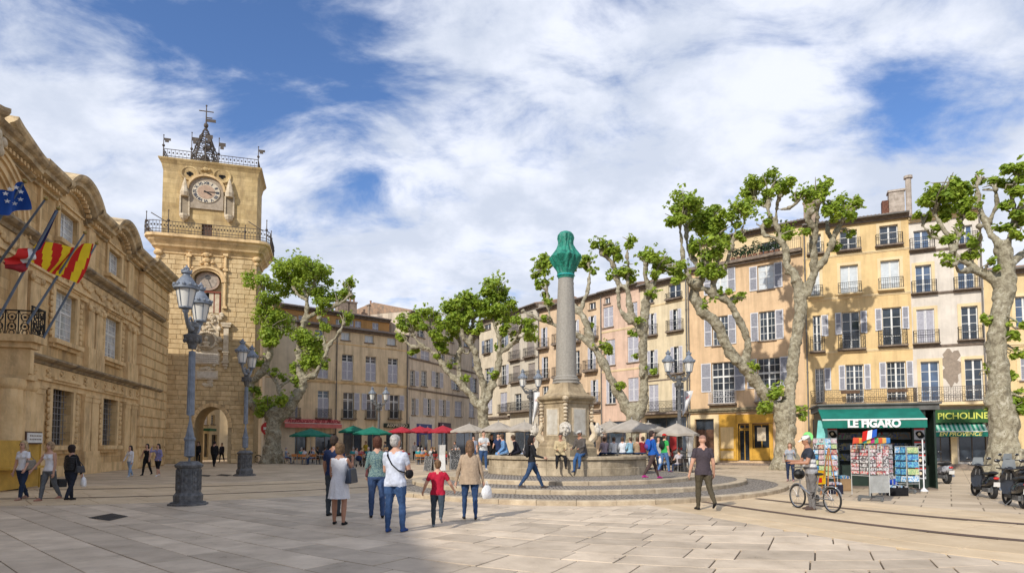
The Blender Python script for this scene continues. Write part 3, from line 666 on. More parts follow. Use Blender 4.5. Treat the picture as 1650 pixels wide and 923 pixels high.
mb = MB(); mb.tube([(s_+.75, 1.6, Y1.H+.2), (s_+.75, 1.6, Y1.H+3.1)], .2, 10); mb.tube([(s_+.75, 1.6, Y1.H+3.12), (s_+.75, 1.6, Y1.H+3.3)], .3, 10); mb.build('flue', ch_m, Y1.root)
mb = MB(); mb.box(s_-.95, s_-.52, 1.7, 2.3, Y1.H+.2, Y1.H+1.75); mb.build('brick_chimney_side', mat('old red brick', (.20, .09, .06), rough=.95, var=.3, vscale=9), Y1.root)
# --- white house
W1 = house('town_house', 'pale pinkish white house with a large bare grey plaster stain beside its first floor window', 1476, 43.9, 1595, 42.1, (1530, 344), PL_W, [
    (1472, 1498, 371, 402, 'b', dict(b=.25, r=2, bh=.8, sl=.07)), (1545, 1567, 363, 394, 'b', dict(b=.25, r=2, bh=.8, sl=.07)),
    (1475, 1501, 427, 472, 'b', dict(b=.25, r=3, bh=.85, f=PL_YT, sl=.07)), (1543, 1570, 420, 466, 'b', dict(b=.25, r=3, bh=.85, f=PL_YT, sl=.07)),
    (1477, 1506, 498, 553, 's', dict(b=.22, bh=.9, f=PL_YT, m=(SHUTW, SHUTW2), np=1, sl=.07)), (1549, 1576, 493, 547, 'c', dict(b=.22, bh=.9, f=PL_YT, r=4, sl=.07)),
    (1484, 1514, 582, 646, 'b', dict(r=4, f=PL_YT)), (1555, 1584, 578, 644, 'c', dict(r=4, f=PL_YT)),
    (1500, 1533, 690, 744, 'd'), (1545, 1590, 690, 744, 'd')], soff=PL_YT)
z_ = W1.at(1530, 648)[1]; railing_part(W1.root, .05, W1.L-.1, z_, 1.05, .75, 1, IRONR, slab=.2, slabm=PL_YT)
for (a, b) in ((1500, 402), (1500, 471), (1500, 556)): ledge(W1.root, .02, W1.L-.02, W1.at(a, b)[1], .09, .1, LEDGE)
downpipe(W1.root, W1.L-.1, W1.H-.3)
s0_, z0_ = W1.at(1533, 592); mb = MB(); n = 26
pp = [(s0_+(.62+.16*math.sin(k*2.3)+.1*math.sin(k*5.1))*(1.0 if math.sin(2*math.pi*k/n) > 0 else .85)*math.cos(2*math.pi*k/n), -.004, z0_+(1.25+.2*math.sin(k*1.7+1))*math.sin(2*math.pi*k/n)) for k in range(n)]
mb.poly(pp); mb.build('bare_plaster_patch', mat('bare grey plaster', (.33, .265, .205), rough=.95, var=.15, vscale=5), W1.root)
# --- light yellow house at the edge
N1 = house('town_house', 'light yellow house behind the rightmost plane tree, at the edge of the picture', 1595, 42.1, 1830, 39.2, (1645, 434), PL_N, [
    (1636, 1664, 477, 526, 'b', dict(r=3, f=PL_YT)), (1644, 1672, 565, 612, 's', dict(f=PL_YT)), (1700, 1728, 470, 518, 'b', dict(r=3, f=PL_YT)), (1705, 1733, 560, 606, 's', dict(f=PL_YT)),
    (1604, 1640, 680, 742, 'd'), (1660, 1720, 675, 742, 'd')])
ledge(N1.root, .02, N1.L-.02, N1.at(1640, 552)[1], .12, .14, PL_YT); ledge(N1.root, .02, N1.L-.02, N1.at(1640, 660)[1], .3, .16, PL_YT)
# --- apricot house
O1 = house('town_house', 'apricot house with blue grey shutters, roof terrace plants and a yellow shop at street level', 1112, 52.4, 1301, 46.7, (1230, 417), PL_O, [
    (1147, 1172, 434, 473, 'w', dict(S='lr', sw=.5, r=4)), (1221, 1247, 426, 466, 'w', dict(S='lr', sw=.5, r=4)),
    (1148, 1173, 509, 556, 'c', dict(S='lr', sw=.5, c=2, r=4)), (1223, 1249, 501, 548, 'c', dict(S='lr', sw=.5, c=2, r=4)),
    (1147, 1183, 583, 650, 'c', dict(S='lr', sw=.46, c=2, r=6, sb=1.0, tr=1.2, m=(SHUT, SHUTP))), (1221, 1257, 576, 645, 'c', dict(S='lr', sw=.46, c=2, r=6, sb=1.0, tr=1.2)),
    (1121, 1151, 674, 742, 'd'), (1186, 1242, 682, 742, 'd')], noroof=True)
sg_, zg_ = O1.at(1165, 650); O1z = zg_
for (a, b, y_) in ((1144, 1186, 650), (1218, 1260, 646)):
    s0, s1, _, _ = O1.rect(a, b, 600, 650); railing_part(O1.root, s0, s1, O1.at((a+b)/2, y_)[1], 1.0, .35, 1, SHUT, slab=.12)
ledge(O1.root, .02, O1.L-.02, O1.at(1230, 655)[1], .3, .2, mat('mossy stone ledge', (.30, .24, .15), rough=.95, col2=(.12, .11, .07), vscale=5))
ledge(O1.root, -.1, O1.L, O1.H+.22, .5, .22, LEDGE, 'cornice')
mb = MB(); a_ = O1.at(1120, 378, 1.6); top = O1.at(1230, 370, 1.6)[1]
mb.M = Matrix.Translation((0, 1.6, 0))
so0, so1, sz0, sz1 = O1.rect(1227, 1256, 389, 409, 1.6)
wall_mesh(mb, O1.L, top, [(so0, so1, O1.H+.2, sz1), (so0-5.2, so1-5.6, O1.H+.2, sz1)], 8, z0=O1.H+.002); mb.build('top_storey_wall', PL_YT, O1.root)
for dx_ in (0, -5.4):
    w = window_part(O1.root, so0+dx_, so1+dx_, O1.H+.2, sz1, 'c', 3, 1); w.location.y = 1.75
def lifted_eaves(par, L, H, D, yo, x0=0, x1=None):
    n0 = set(C.objects); eaves(par, L, H, D, x0=x0, x1=x1)
    for o in C.objects:
        if o not in n0 and o.parent is par: o.location.y += yo
lifted_eaves(O1.root, O1.L, top, 8, 1.6)
railing_part(O1.root, .1, O1.L-.1, O1.H+.23, .9, .3, 0)
chimney(O1.root, O1.at(1290, 350)[0], 3.2, top+.6, .9, .7, 1.2, 3)
downpipe(O1.root, .05, O1.H)
LEAFD = mat('dark green leaves', (.045, .10, .025), rough=.6, col2=(.02, .05, .012), vscale=4, spec=.3)
def leaf_cloud(mb, c, r, n, size, rnd, flat=.8):
    """many small bent leaves through a volume, thicker towards its outside"""
    for _ in range(n):
        d = Vector((rnd.gauss(0, 1), rnd.gauss(0, 1), rnd.gauss(0, 1))).normalized(); q = rnd.random()**.4
        p = Vector((c[0]+d.x*r[0]*q, c[1]+d.y*r[1]*q, c[2]+d.z*r[2]*q)); s = size*rnd.uniform(.6, 1.25)
        nrm = (d*1.0+Vector((rnd.gauss(0, .55), rnd.gauss(0, .55), rnd.gauss(0, .55)+flat))).normalized(); u = nrm.orthogonal().normalized(); u.rotate(Matrix.Rotation(rnd.uniform(0, 6.28), 3, nrm)); v = nrm.cross(u)
        a, b_, c_, d_ = p-u*s*.55, p-v*s*.42-nrm*s*.10, p+u*s*.6-nrm*s*.14, p+v*s*.42-nrm*s*.10
        i = [mb.vert(a), mb.vert(b_), mb.vert(c_), mb.vert(d_)]; mb.face([i[0], i[1], i[2]]); mb.face([i[0], i[2], i[3]])
ORD = 'first second third fourth fifth sixth seventh eighth ninth tenth eleventh twelfth thirteenth fourteenth fifteenth sixteenth seventeenth eighteenth nineteenth twentieth'.split()
ORD += ['twenty-'+o for o in ORD[:9]]+['thirtieth']+['thirty-'+o for o in ORD[:9]]+['fortieth']+['forty-'+o for o in ORD[:9]]
rnd = random.Random(5)
for k in range(9):
    s_ = O1.at(1180+k*9, 405)[0]; mb = MB(); p = O1.P0+O1.d*s_+O1.inw*.1; p.z = O1.H+.25
    mb.lathe([(.16, 0), (.2, .3), (.17, .3)], (0, 0, 0), 8); hgt = rnd.uniform(.5, 1.3)
    t_ = thing('potted_plant', 'leafy potted plant on the apricot house roof terrace, %s from the left' % ORD[k], 'plant', p, 0, 'potted plants along the roof terrace')
    mb.build('pot', mat('clay pot', (.35, .17, .1)), t_); mb = MB(); leaf_cloud(mb, (0, 0, .3+hgt/2), (.38, .3, hgt/2+.1), 90, .17, rnd); tag(mb.build('foliage', LEAFD, t_), kind='stuff')
# yellow shop front and brown door
M_SHOPY = mat('glossy ochre shop paint', (.60, .33, .045), rough=.45, var=.12, vscale=3, spec=.4)
def shopbox(f, x0, x1, yt, yb, d, m, name, par=None, y0=.0):
    s0, s1, z0, z1 = f.rect(x0, x1, yt, yb); mb = MB(); mb.box(s0, s1, -d, -.002+y0, max(z0, .02), z1); return mb.build(name, m, par or f.root)
for (a, b, c_, d_, dep, nm) in ((1158, 1187, 667, 741, .12, 'shop_panel'), (1187.2, 1246, 667, 681, .13, 'shop_fascia'), (1208, 1213, 681.5, 741, .1, 'shop_post'), (1240, 1246, 681.5, 741, .1, 'shop_post'), (1187.4, 1190, 681.5, 741, .1, 'shop_post'), (1213.5, 1239.5, 722, 741, .08, 'shop_stallriser')): shopbox(O1, a, b, c_, d_, dep, M_SHOPY, nm)
for (a, b, c_, d_) in ((1162, 1183, 688, 722), (1162, 1183, 726, 738)): shopbox(O1, a, b, c_, d_, .15, PL_Y, 'recessed_panel')
s0, s1, z0, z1 = O1.rect(1190, 1208, 692, 740); o = window_part(O1.root, s0, s1, .05, z1, 'p', fm=M_SHOPY); o.name = 'shop_door'
s0, s1, z0, z1 = O1.rect(1190, 1208, 683, 691); window_part(O1.root, s0, s1, z0, z1, 'p', fm=M_SHOPY)
s0, s1, z0, z1 = O1.rect(1213, 1240, 683, 722); o = window_part(O1.root, s0, s1, z0, z1, 'p', fm=M_SHOPY)
shopbox(O1, 1219, 1233, 688, 710, .0, PALE, 'window_poster').location.y = .15
M_WOOD = mat('brown wooden door', (.13, .06, .03), rough=.6, col2=(.07, .035, .02), vscale=6)
s0, s1, z0, z1 = O1.rect(1121, 1151, 675, 742); w = (s1-s0)/2
for k in (0, 1):
    mb = MB(); mb.box(s0+k*w+.02, s0+(k+1)*w-.02, .15, .22, .03, z1-.9)
    for j in range(3): mb.box(s0+k*w+.15, s0+(k+1)*w-.15, .12, .149, .2+j*.95, .95+j*.95)
    mb.build('door_leaf', M_WOOD, O1.root)
mb = MB(); mb.box(s0+.02, s1-.02, .15, .2, z1-.86, z1-.02); mb.build('door_fanlight', GLASS, O1.root)
mb = MB(); mb.box(s0-.45, s0-.02, -.12, -.003, .02, z1+.35); mb.box(s1+.02, s1+.45, -.12, -.003, .02, z1+.35); mb.box(s0-.019, s1+.019, -.12, -.003, z1+.01, z1+.35); mb.build('door_surround', PL_YT, O1.root)
# --- pale yellow house
Y2 = house('town_house', 'narrow pale yellow house with half closed white shutters, left of the apricot house', 1034, 56.3, 1112, 52.4, (1070, 453), PL_Y2, [
    (1037, 1053, 466, 489, 'c', dict(r=2)), (1077, 1097, 457, 481, 'c', dict(r=2, b=.15, bh=.5)),
    (1045, 1058, 505, 540, 'c', dict(S='hH', b=.1, m=(SHUTW, SHUTW2))), (1079, 1098, 498, 533, 'c', dict(S='hH', b=.2, m=(SHUTW, SHUTW2))),
    (1043, 1060, 564, 604, 'c', dict(S='hH', b=.1, m=(SHUTW, SHUTW2), bs=1)), (1080, 1100, 558, 601, 'c', dict(S='hH', b=.2, m=(SHUTW, SHUTW2), bs=1)),
    (1045, 1061, 619, 662, 's', dict(m=(SHUTW, SHUTW2))), (1083, 1102, 616, 661, 'c', dict(S='h', m=(SHUTW, SHUTW2))),
    (1040, 1106, 672, 735, 'd')])
z_ = Y2.at(1075, 664)[1]; railing_part(Y2.root, .2, Y2.L-.05, z_, .95, .8, 1, slab=.18); downpipe(Y2.root, Y2.L-.15, Y2.H-.2)
ledge(Y2.root, .02, Y2.L-.02, Y2.at(1075, 487)[1], .06, .08, PL_YT); ledge(Y2.root, .02, Y2.L-.02, Y2.at(1075, 610)[1], .05, .07)
# --- salmon pink house
P1_ = house('town_house', 'salmon pink house with tall closed white arched shutters, behind the two trunked plane tree', 969, 60.1, 1034, 56.3, (992, 467), PL_P, [
    (974, 983, 479, 489, 'c', dict(r=1)), (972, 988, 494, 527, 's', dict(m=(SHUTW, SHUTW2))), (1013, 1027, 487, 519, 's', dict(m=(SHUTW, SHUTW2))),
    (976, 991, 547, 588, 's', dict(m=(SHUTW, SHUTW2))), (1011, 1029, 541, 583, 's', dict(m=(SHUTW, SHUTW2))),
    (977, 992, 610, 650, 'c', dict(S='h', m=(SHUTW, SHUTW2))), (1012, 1029, 608, 646, 's', dict(m=(SHUTW, SHUTW2))), (975, 1030, 678, 735, 'd')])
ledge(P1_.root, .02, P1_.L-.02, P1_.at(990, 531)[1], .06, .09, PL_YT); ledge(P1_.root, .02, P1_.L-.02, P1_.at(990, 596)[1], .06, .09, PL_YT); downpipe(P1_.root, .12, P1_.H-.2)
# --- light orange house
O2 = house('town_house', 'light orange house with small black balconies, directly behind the fountain column', 868, 67.1, 969, 60.1, (920, 486), PL_O2, [
    (874, 882, 507, 515, 'c', dict(r=1)), (949, 960, 487, 498, 'c', dict(r=1)), (921, 932, 492, 503, 'c', dict(r=1))]+
    [(a, b, c_, d_, 'c', dict(b=.25, sl=.2, S=s__, m=(SHUTW, SHUTW2), bd=.5)) for (a, b, c_, d_, s__) in (
    (872, 882, 528, 560, 'hH'), (897, 907, 520, 553, 'h'), (921, 933, 516, 550, 'hH'), (948, 961, 509, 543, 'hH'), (873, 883, 575, 610, 'h'), (897, 908, 570, 606, ''), (922, 934, 565, 603, ''), (947, 960, 559, 596, 'hH'),
    (874, 884, 622, 656, ''), (898, 909, 619, 654, ''), (924, 936, 616, 652, ''), (952, 964, 612, 648, 'hH'))]+[(875, 905, 680, 735, 'd'), (925, 960, 680, 735, 'd')])
downpipe(O2.root, .1, O2.H-.2); ledge(O2.root, .02, O2.L-.02, O2.at(920, 662)[1], .3, .2)
# --- grey cream houses
C2 = house('town_house', 'narrow grey cream house with taupe closed shutters and black balconies', 822, 72.2, 868, 67.1, (845, 497), PL_C2,
    [(a, b, c_, d_, 's', dict(b=.2, sl=.15, m=(SHUTG, SHUTG), bd=.4)) for (a, b, c_, d_) in ((824, 835, 509, 535), (848, 859, 503, 530), (825, 837, 552, 579), (849, 861, 547, 574), (826, 838, 589, 615), (851, 862, 585, 611))]+
    [(829, 840, 634, 662, 'c'), (853, 864, 631, 660, 'c'), (828, 860, 685, 735, 'd')])
railing_part(C2.root, .2, C2.L-.2, C2.at(845, 661)[1], 1, .7, 1, slab=.2); ledge(C2.root, .02, C2.L-.02, C2.at(845, 578)[1], .1, .1)
M_BSH = (mat('faded blue shutter', (.33, .37, .44), rough=.7), mat('faded blue louvre', (.26, .29, .36), rough=.7))
C1 = house('town_house', 'narrow cream house with faded blue shutters beside the middle plane tree', 772, 78.5, 822, 72.2, (797, 511), PL_C1, [
    (779, 791, 522, 531, 'c', dict(r=1)), (806, 816, 516, 526, 'c', dict(r=1)), (781, 790, 547, 569, 'c', dict(S='lr', m=M_BSH, b=.1, sl=.1)), (806, 815, 540, 563, 'c', dict(S='lr', m=M_BSH, b=.1)),
    (781, 791, 593, 618, 'c', dict(S='r', m=M_BSH)), (807, 816, 588, 620, 'c', dict(S='r', m=(SHUTW, SHUTW2), b=.15)), (785, 793, 640, 666, 's', dict(m=(SHUTW, SHUTW2))), (806, 817, 632, 664, 's', dict(m=(SHUTW, SHUTW2), b=.1)), (780, 815, 690, 735, 'd')])
ledge(C1.root, .02, C1.L-.02, C1.at(797, 671)[1], .3, .2)
# --- grey brown house
wv = (SHUTW, SHUTW2)
B1 = house('town_house', 'grey brown weathered house with rows of faded lilac shutters over a white and blue shop', 657, 70.8, 772, 88, (700, 516), PL_B, [
    (663, 672, 563, 577, 's', dict(m=wv)), (678, 692, 565, 580, 's', dict(m=wv)), (709, 717, 570, 583, 'c'), (728, 736, 574, 586, 'c'), (672, 684, 531, 543, 'c', dict(r=2)), (722, 731, 541, 551, 'c', dict(r=2)), (748, 756, 549, 559, 'c', dict(r=2)), (761, 769, 576, 592, 's', dict(m=wv)),
    (661, 668, 596, 621, 'c', dict(S='r', sw=.9, m=wv)), (679, 688, 597, 622, 'c', dict(c=2)), (701, 708, 599, 624, 'c', dict(S='lr', sw=.8, m=wv)), (731, 740, 606, 628, 'c', dict(S='l', m=wv)), (761, 769, 609, 632, 'c', dict(S='l', m=wv)),
    (663, 669, 641, 668, 'c', dict(S='r', sw=.8, m=wv)), (688, 694, 642, 669, 'c', dict(S='lr', sw=1, m=wv)), (713, 718, 644, 670, 'c', dict(S='lr', sw=1.2, m=wv)), (733, 744, 646, 671, 's', dict(m=wv)), (756, 764, 648, 672, 's', dict(m=wv)),
    (664, 692, 688, 738, 'd'), (706, 722, 690, 738, 'd'), (735, 765, 692, 738, 'd')])
for (a, b) in ((690, 582), (690, 629)): ledge(B1.root, .02, B1.L-.02, B1.at(a, b)[1], .1, .12)
shopbox(B1, 659, 699, 672, 741, .1, mat('white shop render', (.66, .60, .52), rough=.85, var=.1), 'white_shop_front').hide_render = False
M_SHOPB = mat('deep blue shop front', (.02, .045, .22), rough=.45, var=.15)
shopbox(B1, 670, 694, 683, 738, .16, M_SHOPB, 'blue_shop_front'); shopbox(B1, 676, 688, 700, 722, .19, GLASS, 'shop_window'); shopbox(B1, 686, 692, 708, 728, .2, PALE, 'menu_board')
shopbox(B1, 706, 724, 681, 689, .25, mat('dark purple fascia', (.05, .015, .035), rough=.5), 'shop_fascia')
# --- ochre brown house on the left
A1 = house('town_house', 'wide ochre brown house over the café terraces, with an orange attic storey', 425, 60.5, 656, 70.8, (548, 528), PL_A, [
    (461, 479, 525, 539, 'b', dict(r=1)), (508, 522, 531, 543, 'b', dict(r=1)), (550, 564, 535, 548, 'w', dict(r=1)), (588, 602, 540, 552, 'w', dict(r=1)), (624, 638, 544, 556, 'w', dict(r=1))]+
    [(a, b, c_, d_, 's', dict(m=wv, tr=.75, sm=PALE)) for (a, b, c_, d_) in ((461, 477, 562, 606), (512, 529, 567, 609), (551, 569, 571, 612), (589, 606, 574, 614), (625, 641, 577, 617))]+
    [(464, 480, 626, 672, 's', dict(m=wv, tr=.75, b=.2, bs=1)), (512, 530, 629, 673, 's', dict(m=wv, tr=.75, b=.2, bs=1, bd=.3)), (553, 570, 632, 674, 'c', dict(S='r', sw=.5, m=wv, tr=.75, b=.2, bs=1, sb=.9, r=3)), (591, 607, 634, 674, 'c', dict(S='lr', sw=.5, m=wv, tr=.75, b=.2, bs=1, sb=.9, r=3)), (628, 643, 636, 674, 'c', dict(S='lr', sw=.5, m=wv, tr=.75, b=.2, bs=1, sb=.9, r=3)),
    (464, 494, 696, 740, 'd'), (508, 540, 698, 740, 'd'), (553, 583, 692, 740, 'd'), (592, 612, 696, 740, 'd'), (622, 650, 697, 740, 'd')], D=11)
ledge(A1.root, .02, A1.L-.02, A1.at(548, 614)[1], .12, .14, TRIM); ledge(A1.root, .02, A1.L-.02, A1.at(548, 550)[1]-.15, .06, .08, TRIM); downpipe(A1.root, A1.at(542, 600)[0], A1.H-.2); downpipe(A1.root, A1.L-.1, A1.H-.2)
M_ATT = plaster('orange attic render', (.58, .32, .12), .35)
at_H = A1.at(548, 505, 1.8)[1]; x0_ = A1.at(462, 520)[0]; x1_ = A1.at(640, 520)[0]
mb = MB(); mb.M = Matrix.Translation((x0_, 1.8, 0)); wn = []
for (a, b) in ((481, 492), (514, 528), (541, 551), (556, 570), (572, 582), (600, 610)):
    s0, s1, z0, z1 = A1.rect(a, b, 508+(a-480)*.1, 530+(a-480)*.06, 1.8); wn.append((s0-x0_, s1-x0_, A1.H+.3, z1))
wall_mesh(mb, x1_-x0_, at_H, wn, 7, z0=A1.H-.3); mb.build('attic_wall', M_ATT, A1.root)
for k, (s0, s1, z0, z1) in enumerate(wn):
    if k in (2,): window_part(A1.root, s0+x0_, s1+x0_, z0, z1, 'c', 2).location.y = 2.0
    else: closed_shutters(A1.root, s0+x0_, s1+x0_, z0, z1, wv, dep=1.9)
lifted_eaves(A1.root, A1.L, at_H, 7, 1.8, x0_, x1_)
for (px_, pots, wd) in ((583, 3, 1.3), (600, 2, .9), (631, 1, .8)): chimney(A1.root, A1.at(px_, 500)[0], 5.0, at_H+.8, wd, .7, 1.3, pots)
# side wall of the ochre house and the pale house in the lane behind
LN = house('town_house', 'pale cream house glimpsed between the clock tower and the ochre house', 396, 66, 424.5, 60.4, (415, 513), PL_C1, [(417, 421, 560, 575, 'c')], D=3)
# signs and awnings on the ochre house
def text_obj(body, size, m, parent, loc, rot=(math.pi/2, 0, 0), name='lettering', ext=.01, off=.0, sx=1., italic=0., align='CENTER'):
    cu = bpy.data.curves.new(name, 'FONT'); cu.body = body; cu.size = size; cu.extrude = ext; cu.offset = off; cu.align_x = align; cu.align_y = 'CENTER'; cu.shear = italic; cu.materials.append(m)
    tmp = bpy.data.objects.new('tmp', cu); C.objects.link(tmp); dg = bpy.context.evaluated_depsgraph_get(); me = bpy.data.meshes.new_from_object(tmp.evaluated_get(dg)); me.name = name; bpy.data.objects.remove(tmp)
    o = link(name, me, parent); o.location = loc; o.rotation_euler = rot; o.scale = (sx, 1, 1); return o
M_AWR = mat('faded pink red awning', (.62, .17, .15), rough=.8, var=.1, vscale=3); M_AWRT = mat('dark red script', (.32, .03, .04), rough=.8)
def awning(f, x0, x1, ytop, yval, yb, out_, m, name, label, text=None, tm=None, tsize=.4, **tk):
    s0, s1, _, z1 = f.rect(x0, x1, ytop, yb); zt = z1
    zv = f.at((x0+x1)/2, yval, -out_)[1]; zb = f.at((x0+x1)/2, yb, -out_)[1]
    a0 = f.at(x0, yval, -out_)[0]; a1 = f.at(x1, yval, -out_)[0]
    root = thing(name, label, 'awning', f.P0+f.d*a0, f.rz); root.location.z = 0
    w = a1-a0; mb = MB(); n = max(4, int(w/.5)); t = .02
    for i in range(n):
        xa, xb = w*i/n, w*(i+1)/n; sg = .04*math.sin(math.pi*((i+.5)/n))
        mb.quad((xa, -.05, zt), (xa, -out_, zv), (xb, -out_, zv), (xb, -.05, zt)); mb.quad((xa, -.05, zt-t), (xb, -.05, zt-t), (xb, -out_, zv-t), (xa, -out_, zv-t))
    mb.poly([(0, -.05, zt), (0, -.05, zt-.05), (0, -out_, zv-.05), (0, -out_, zv)]); mb.poly([(w, -.05, zt), (w, -out_, zv), (w, -out_, zv-.05), (w, -.05, zt-.05)])
    mb.build('canopy', m, root)
    mb = MB(); k = max(6, int(w/.28))
    for i in range(k):
        xa, xb = w*i/k, w*(i+1)/k; yy = -out_-.012*math.sin(i*1.1); yy2 = -out_-.012*math.sin((i+1)*1.1); dr = zb
        mb.quad((xa, yy, zv), (xa, yy-.01, dr), (xb, yy2-.01, dr), (xb, yy2, zv))
    mb.build('valance', m, root); mb = MB(); mb.tube([(0, -out_, zv+.01), (w, -out_, zv+.01)], .03, 6); mb.build('front_bar', WHITEP, root)
    if text: text_obj(text, tsize, tm, root, (w/2+tk.pop('dx', 0), -out_-.04, tk.pop('z', (zv+zb)/2)), **tk)
    return root
aw = awning(A1, 459, 551, 675, 682, 689, 1.2, M_AWR, 'restaurant_awning', 'faded red awning with script lettering on the ochre house', 'Restaurant de la Mairie', M_AWRT, .58, italic=.35, z=A1.at(505, 680, -1.1)[1]+.12, off=.01)
mb = MB(); s0, s1, z0, z1 = A1.rect(618, 658, 682, 689); mb.box(s0, s1, -.25, -.02, z0, z1); fs = mb.build('shop_fascia', mat('dark green fascia', (.02, .035, .025), rough=.5), A1.root)
text_obj('AIXPRESSO', .52, PALE, A1.root, ((s0+s1)/2, -.27, (z0+z1)/2), off=.01)
s_, z_ = A1.at(427, 690, -.4); mb = MB(); mb.M = Matrix.Translation((.15, -.5, z_)) @ Matrix.Rotation(math.pi/2, 4, 'X')
rs = thing('round_sign', 'round red and white shop sign on the corner left of the restaurant awning', 'sign', A1.P0, A1.rz)
mb.lathe([(.62, -.06), (.62, .06)], (0, 0, 0), 24); mb.build('disc', mat('red enamel', (.55, .03, .03), rough=.4), rs)
mb = MB(); mb.box(-.25, .55, -.58, -.561, z_-.13, z_+.13); mb.box(-.1, .4, -.58, -.561, z_-.36, z_-.26); mb.build('white_bar', WHITEP, rs)
# ------------------------------------------------------------------ town hall on the left
hd_ = Vector((-.2549, .967, 0)); corner = Vector((-27.05, 47.9, 0))
TH = Facade(corner-hd_*65, corner); th = thing('town_hall', 'long golden limestone town hall with pediment, balcony and curved gables along the left', 'town hall', TH.P0, TH.rz)
Zc = TH.at(176, 347, -.9)[1]; Zc0 = Zc-.95
ths = [((78, 110, 620, 716), 'g'), ((164, 183.5, 640, 717.5), 'g'), ((88, 122.5, 460, 540), 'm'), ((168, 188.5, 510, 580), 'm'), ((96, 126, 339, 386), 'a'), ((176, 194, 396, 443), 'a')]
rects = []
for (r, k) in ths:
    x0, x1, yt, yb = r; sL, zt = TH.at(x0, yt); _, zb = TH.at(x0, yb); sR, _ = TH.at(x1, yb); rects.append((sL, sR, zb, zt, k))
# make each bay share one centre line and level sills and heads
bays = [[0, 2, 4], [1, 3, 5]]; RR = [list(r) for r in rects]
for b in bays:
    c = sum((rects[i][0]+rects[i][1])/2 for i in b)/3
    for i in b: w = (rects[i][1]-rects[i][0]); RR[i][0], RR[i][1] = c-w/2, c+w/2
for i in (0, 2, 4):
    j = i+1; zb = (RR[i][2]+RR[j][2])/2; zt = (RR[i][3]+RR[j][3])/2; w = ((RR[i][1]-RR[i][0])+(RR[j][1]-RR[j][0]))/2
    for q in (i, j): c = (RR[q][0]+RR[q][1])/2; RR[q] = [c-w/2, c+w/2, zb, zt, RR[q][4]]
BAY = [(RR[0][0]+RR[0][1])/2, (RR[1][0]+RR[1][1])/2]; bay_w = BAY[1]-BAY[0]
# further bays of the same front, nearer than the picture's edge
pc = TH.at(33, 400)[0]-2.9                                            # centre line of the middle, arched part
extra_b = [pc-(BAY[0]-pc), pc-(BAY[1]-pc), pc-(BAY[1]-pc)-bay_w, pc-(BAY[1]-pc)-2*bay_w]
ops = [tuple(r[:4]) for r in RR]+[(c-(RR[q][1]-RR[q][0])/2, c+(RR[q][1]-RR[q][0])/2, RR[q][2], RR[q][3]) for c in extra_b for q in (0, 2, 4)]
ops += [(pc-1.3, pc+1.3, .05, 4.2), (pc-1.4, pc+1.4, 6.6, 10.7)]
mb = MB(); wall_mesh(mb, TH.L, Zc0+.1, ops, 14, t=.55); mb.build('wall', STONE, th)
def qwindow(s0, s1, z0, z1, k):
    if k == 'g':
        o = window_part(th, s0, s1, z0, z1, 'c', 6, 2, dep=.5, fm=mat('grey brown window wood', (.13, .11, .09), rough=.7))
        w, h = s1-s0, z1-z0
        def gr(mb):
            for i in range(1, 7): mb.box(w*i/7-.016, w*i/7+.016, -.016, .016, 0, h)
            for i in range(1, 9): mb.box(0, w, -.012, .012, h*i/9-.014, h*i/9+.014)
        gl = shared(('grille', round(w, 2), round(h, 2)), gr, 'grille', mat('pale grey iron bars', (.30, .28, .26), rough=.6, metal=.3), th); gl.location = (s0, .22, z0)
    else: window_part(th, s0, s1, z0, z1, 'c', 7 if k == 'm' else 5, 2, dep=.22, transom=(.95 if k == 'm' else 0), gm=mat('whitish window glass', (.62, .64, .65), rough=.2, var=.25, vscale=1.5, spec=.7))  # whitish tone set in the pane colour, nothing modelled behind
    e = .3; mb = MB()
    mb.box(s0-e, s0-.002, -.1, -.003, z0-.02, z1+e); mb.box(s1+.002, s1+e, -.1, -.003, z0-.02, z1+e); mb.box(s0, s1, -.1, -.003, z1+.002, z1+e); mb.box(s0-e-.08, s1+e+.08, -.2, -.104, z1+e-.08, z1+e+.02)
    if k != 'a': mb.box(s0-e-.12, s1+e+.12, -.3, -.003, z1+e+.021, z1+e+.16)
    mb.build('window_surround', TRIM, th); mb = MB(); mb.box(s0-e-.1, s1+e+.1, -.34, -.003, z0-.24, z0-.022); mb.box(s0-e, s1+e, -.16, -.003, z0-.42, z0-.241); mb.build('sill', TRIM, th)
    if k in 'gm':
        for sg in (-1, 1):
            mb = MB(); x = s0-e-.14 if sg < 0 else s1+e+.14; n = int((z1-z0)/.3)
            for i in range(n): mb.ball((x+.03*math.sin(i*2), -.1, z0+.2+(z1-z0-.2)*i/n), (.09+.04*math.sin(i*1.7)**2, .1, .14), 6, 4)
            mb.build('carved_side_scroll', TRIM, th, smooth=True)
    if k == 'm':
        mb = MB(); c = (s0+s1)/2
        for i in range(9): a = math.pi*i/8; mb.ball((c+.75*math.cos(a), -.14, z1+e+.15+.35*math.sin(a)), (.13, .1, .13), 6, 4)
        mb.ball((c, -.2, z1+e+.4), (.2, .14, .26), 8, 6); mb.build('carved_crest', TRIM, th, smooth=True)
for (s0, s1, z0, z1, k) in RR: qwindow(s0, s1, z0, z1, k)
for c in extra_b:
    for q in (0, 2, 4): w = RR[q][1]-RR[q][0]; window_part(th, c-w/2, c+w/2, RR[q][2], RR[q][3], 'c', 6, 2, dep=.42)
window_part(th, pc-1.4, pc+1.4, 6.6, 10.7, 'c', 6, 2, dep=.4); mb = MB(); mb.box(pc-1.3, pc+1.3, .3, .45, .05, 4.2); mb.build('door_leaf', M_WOOD, th)
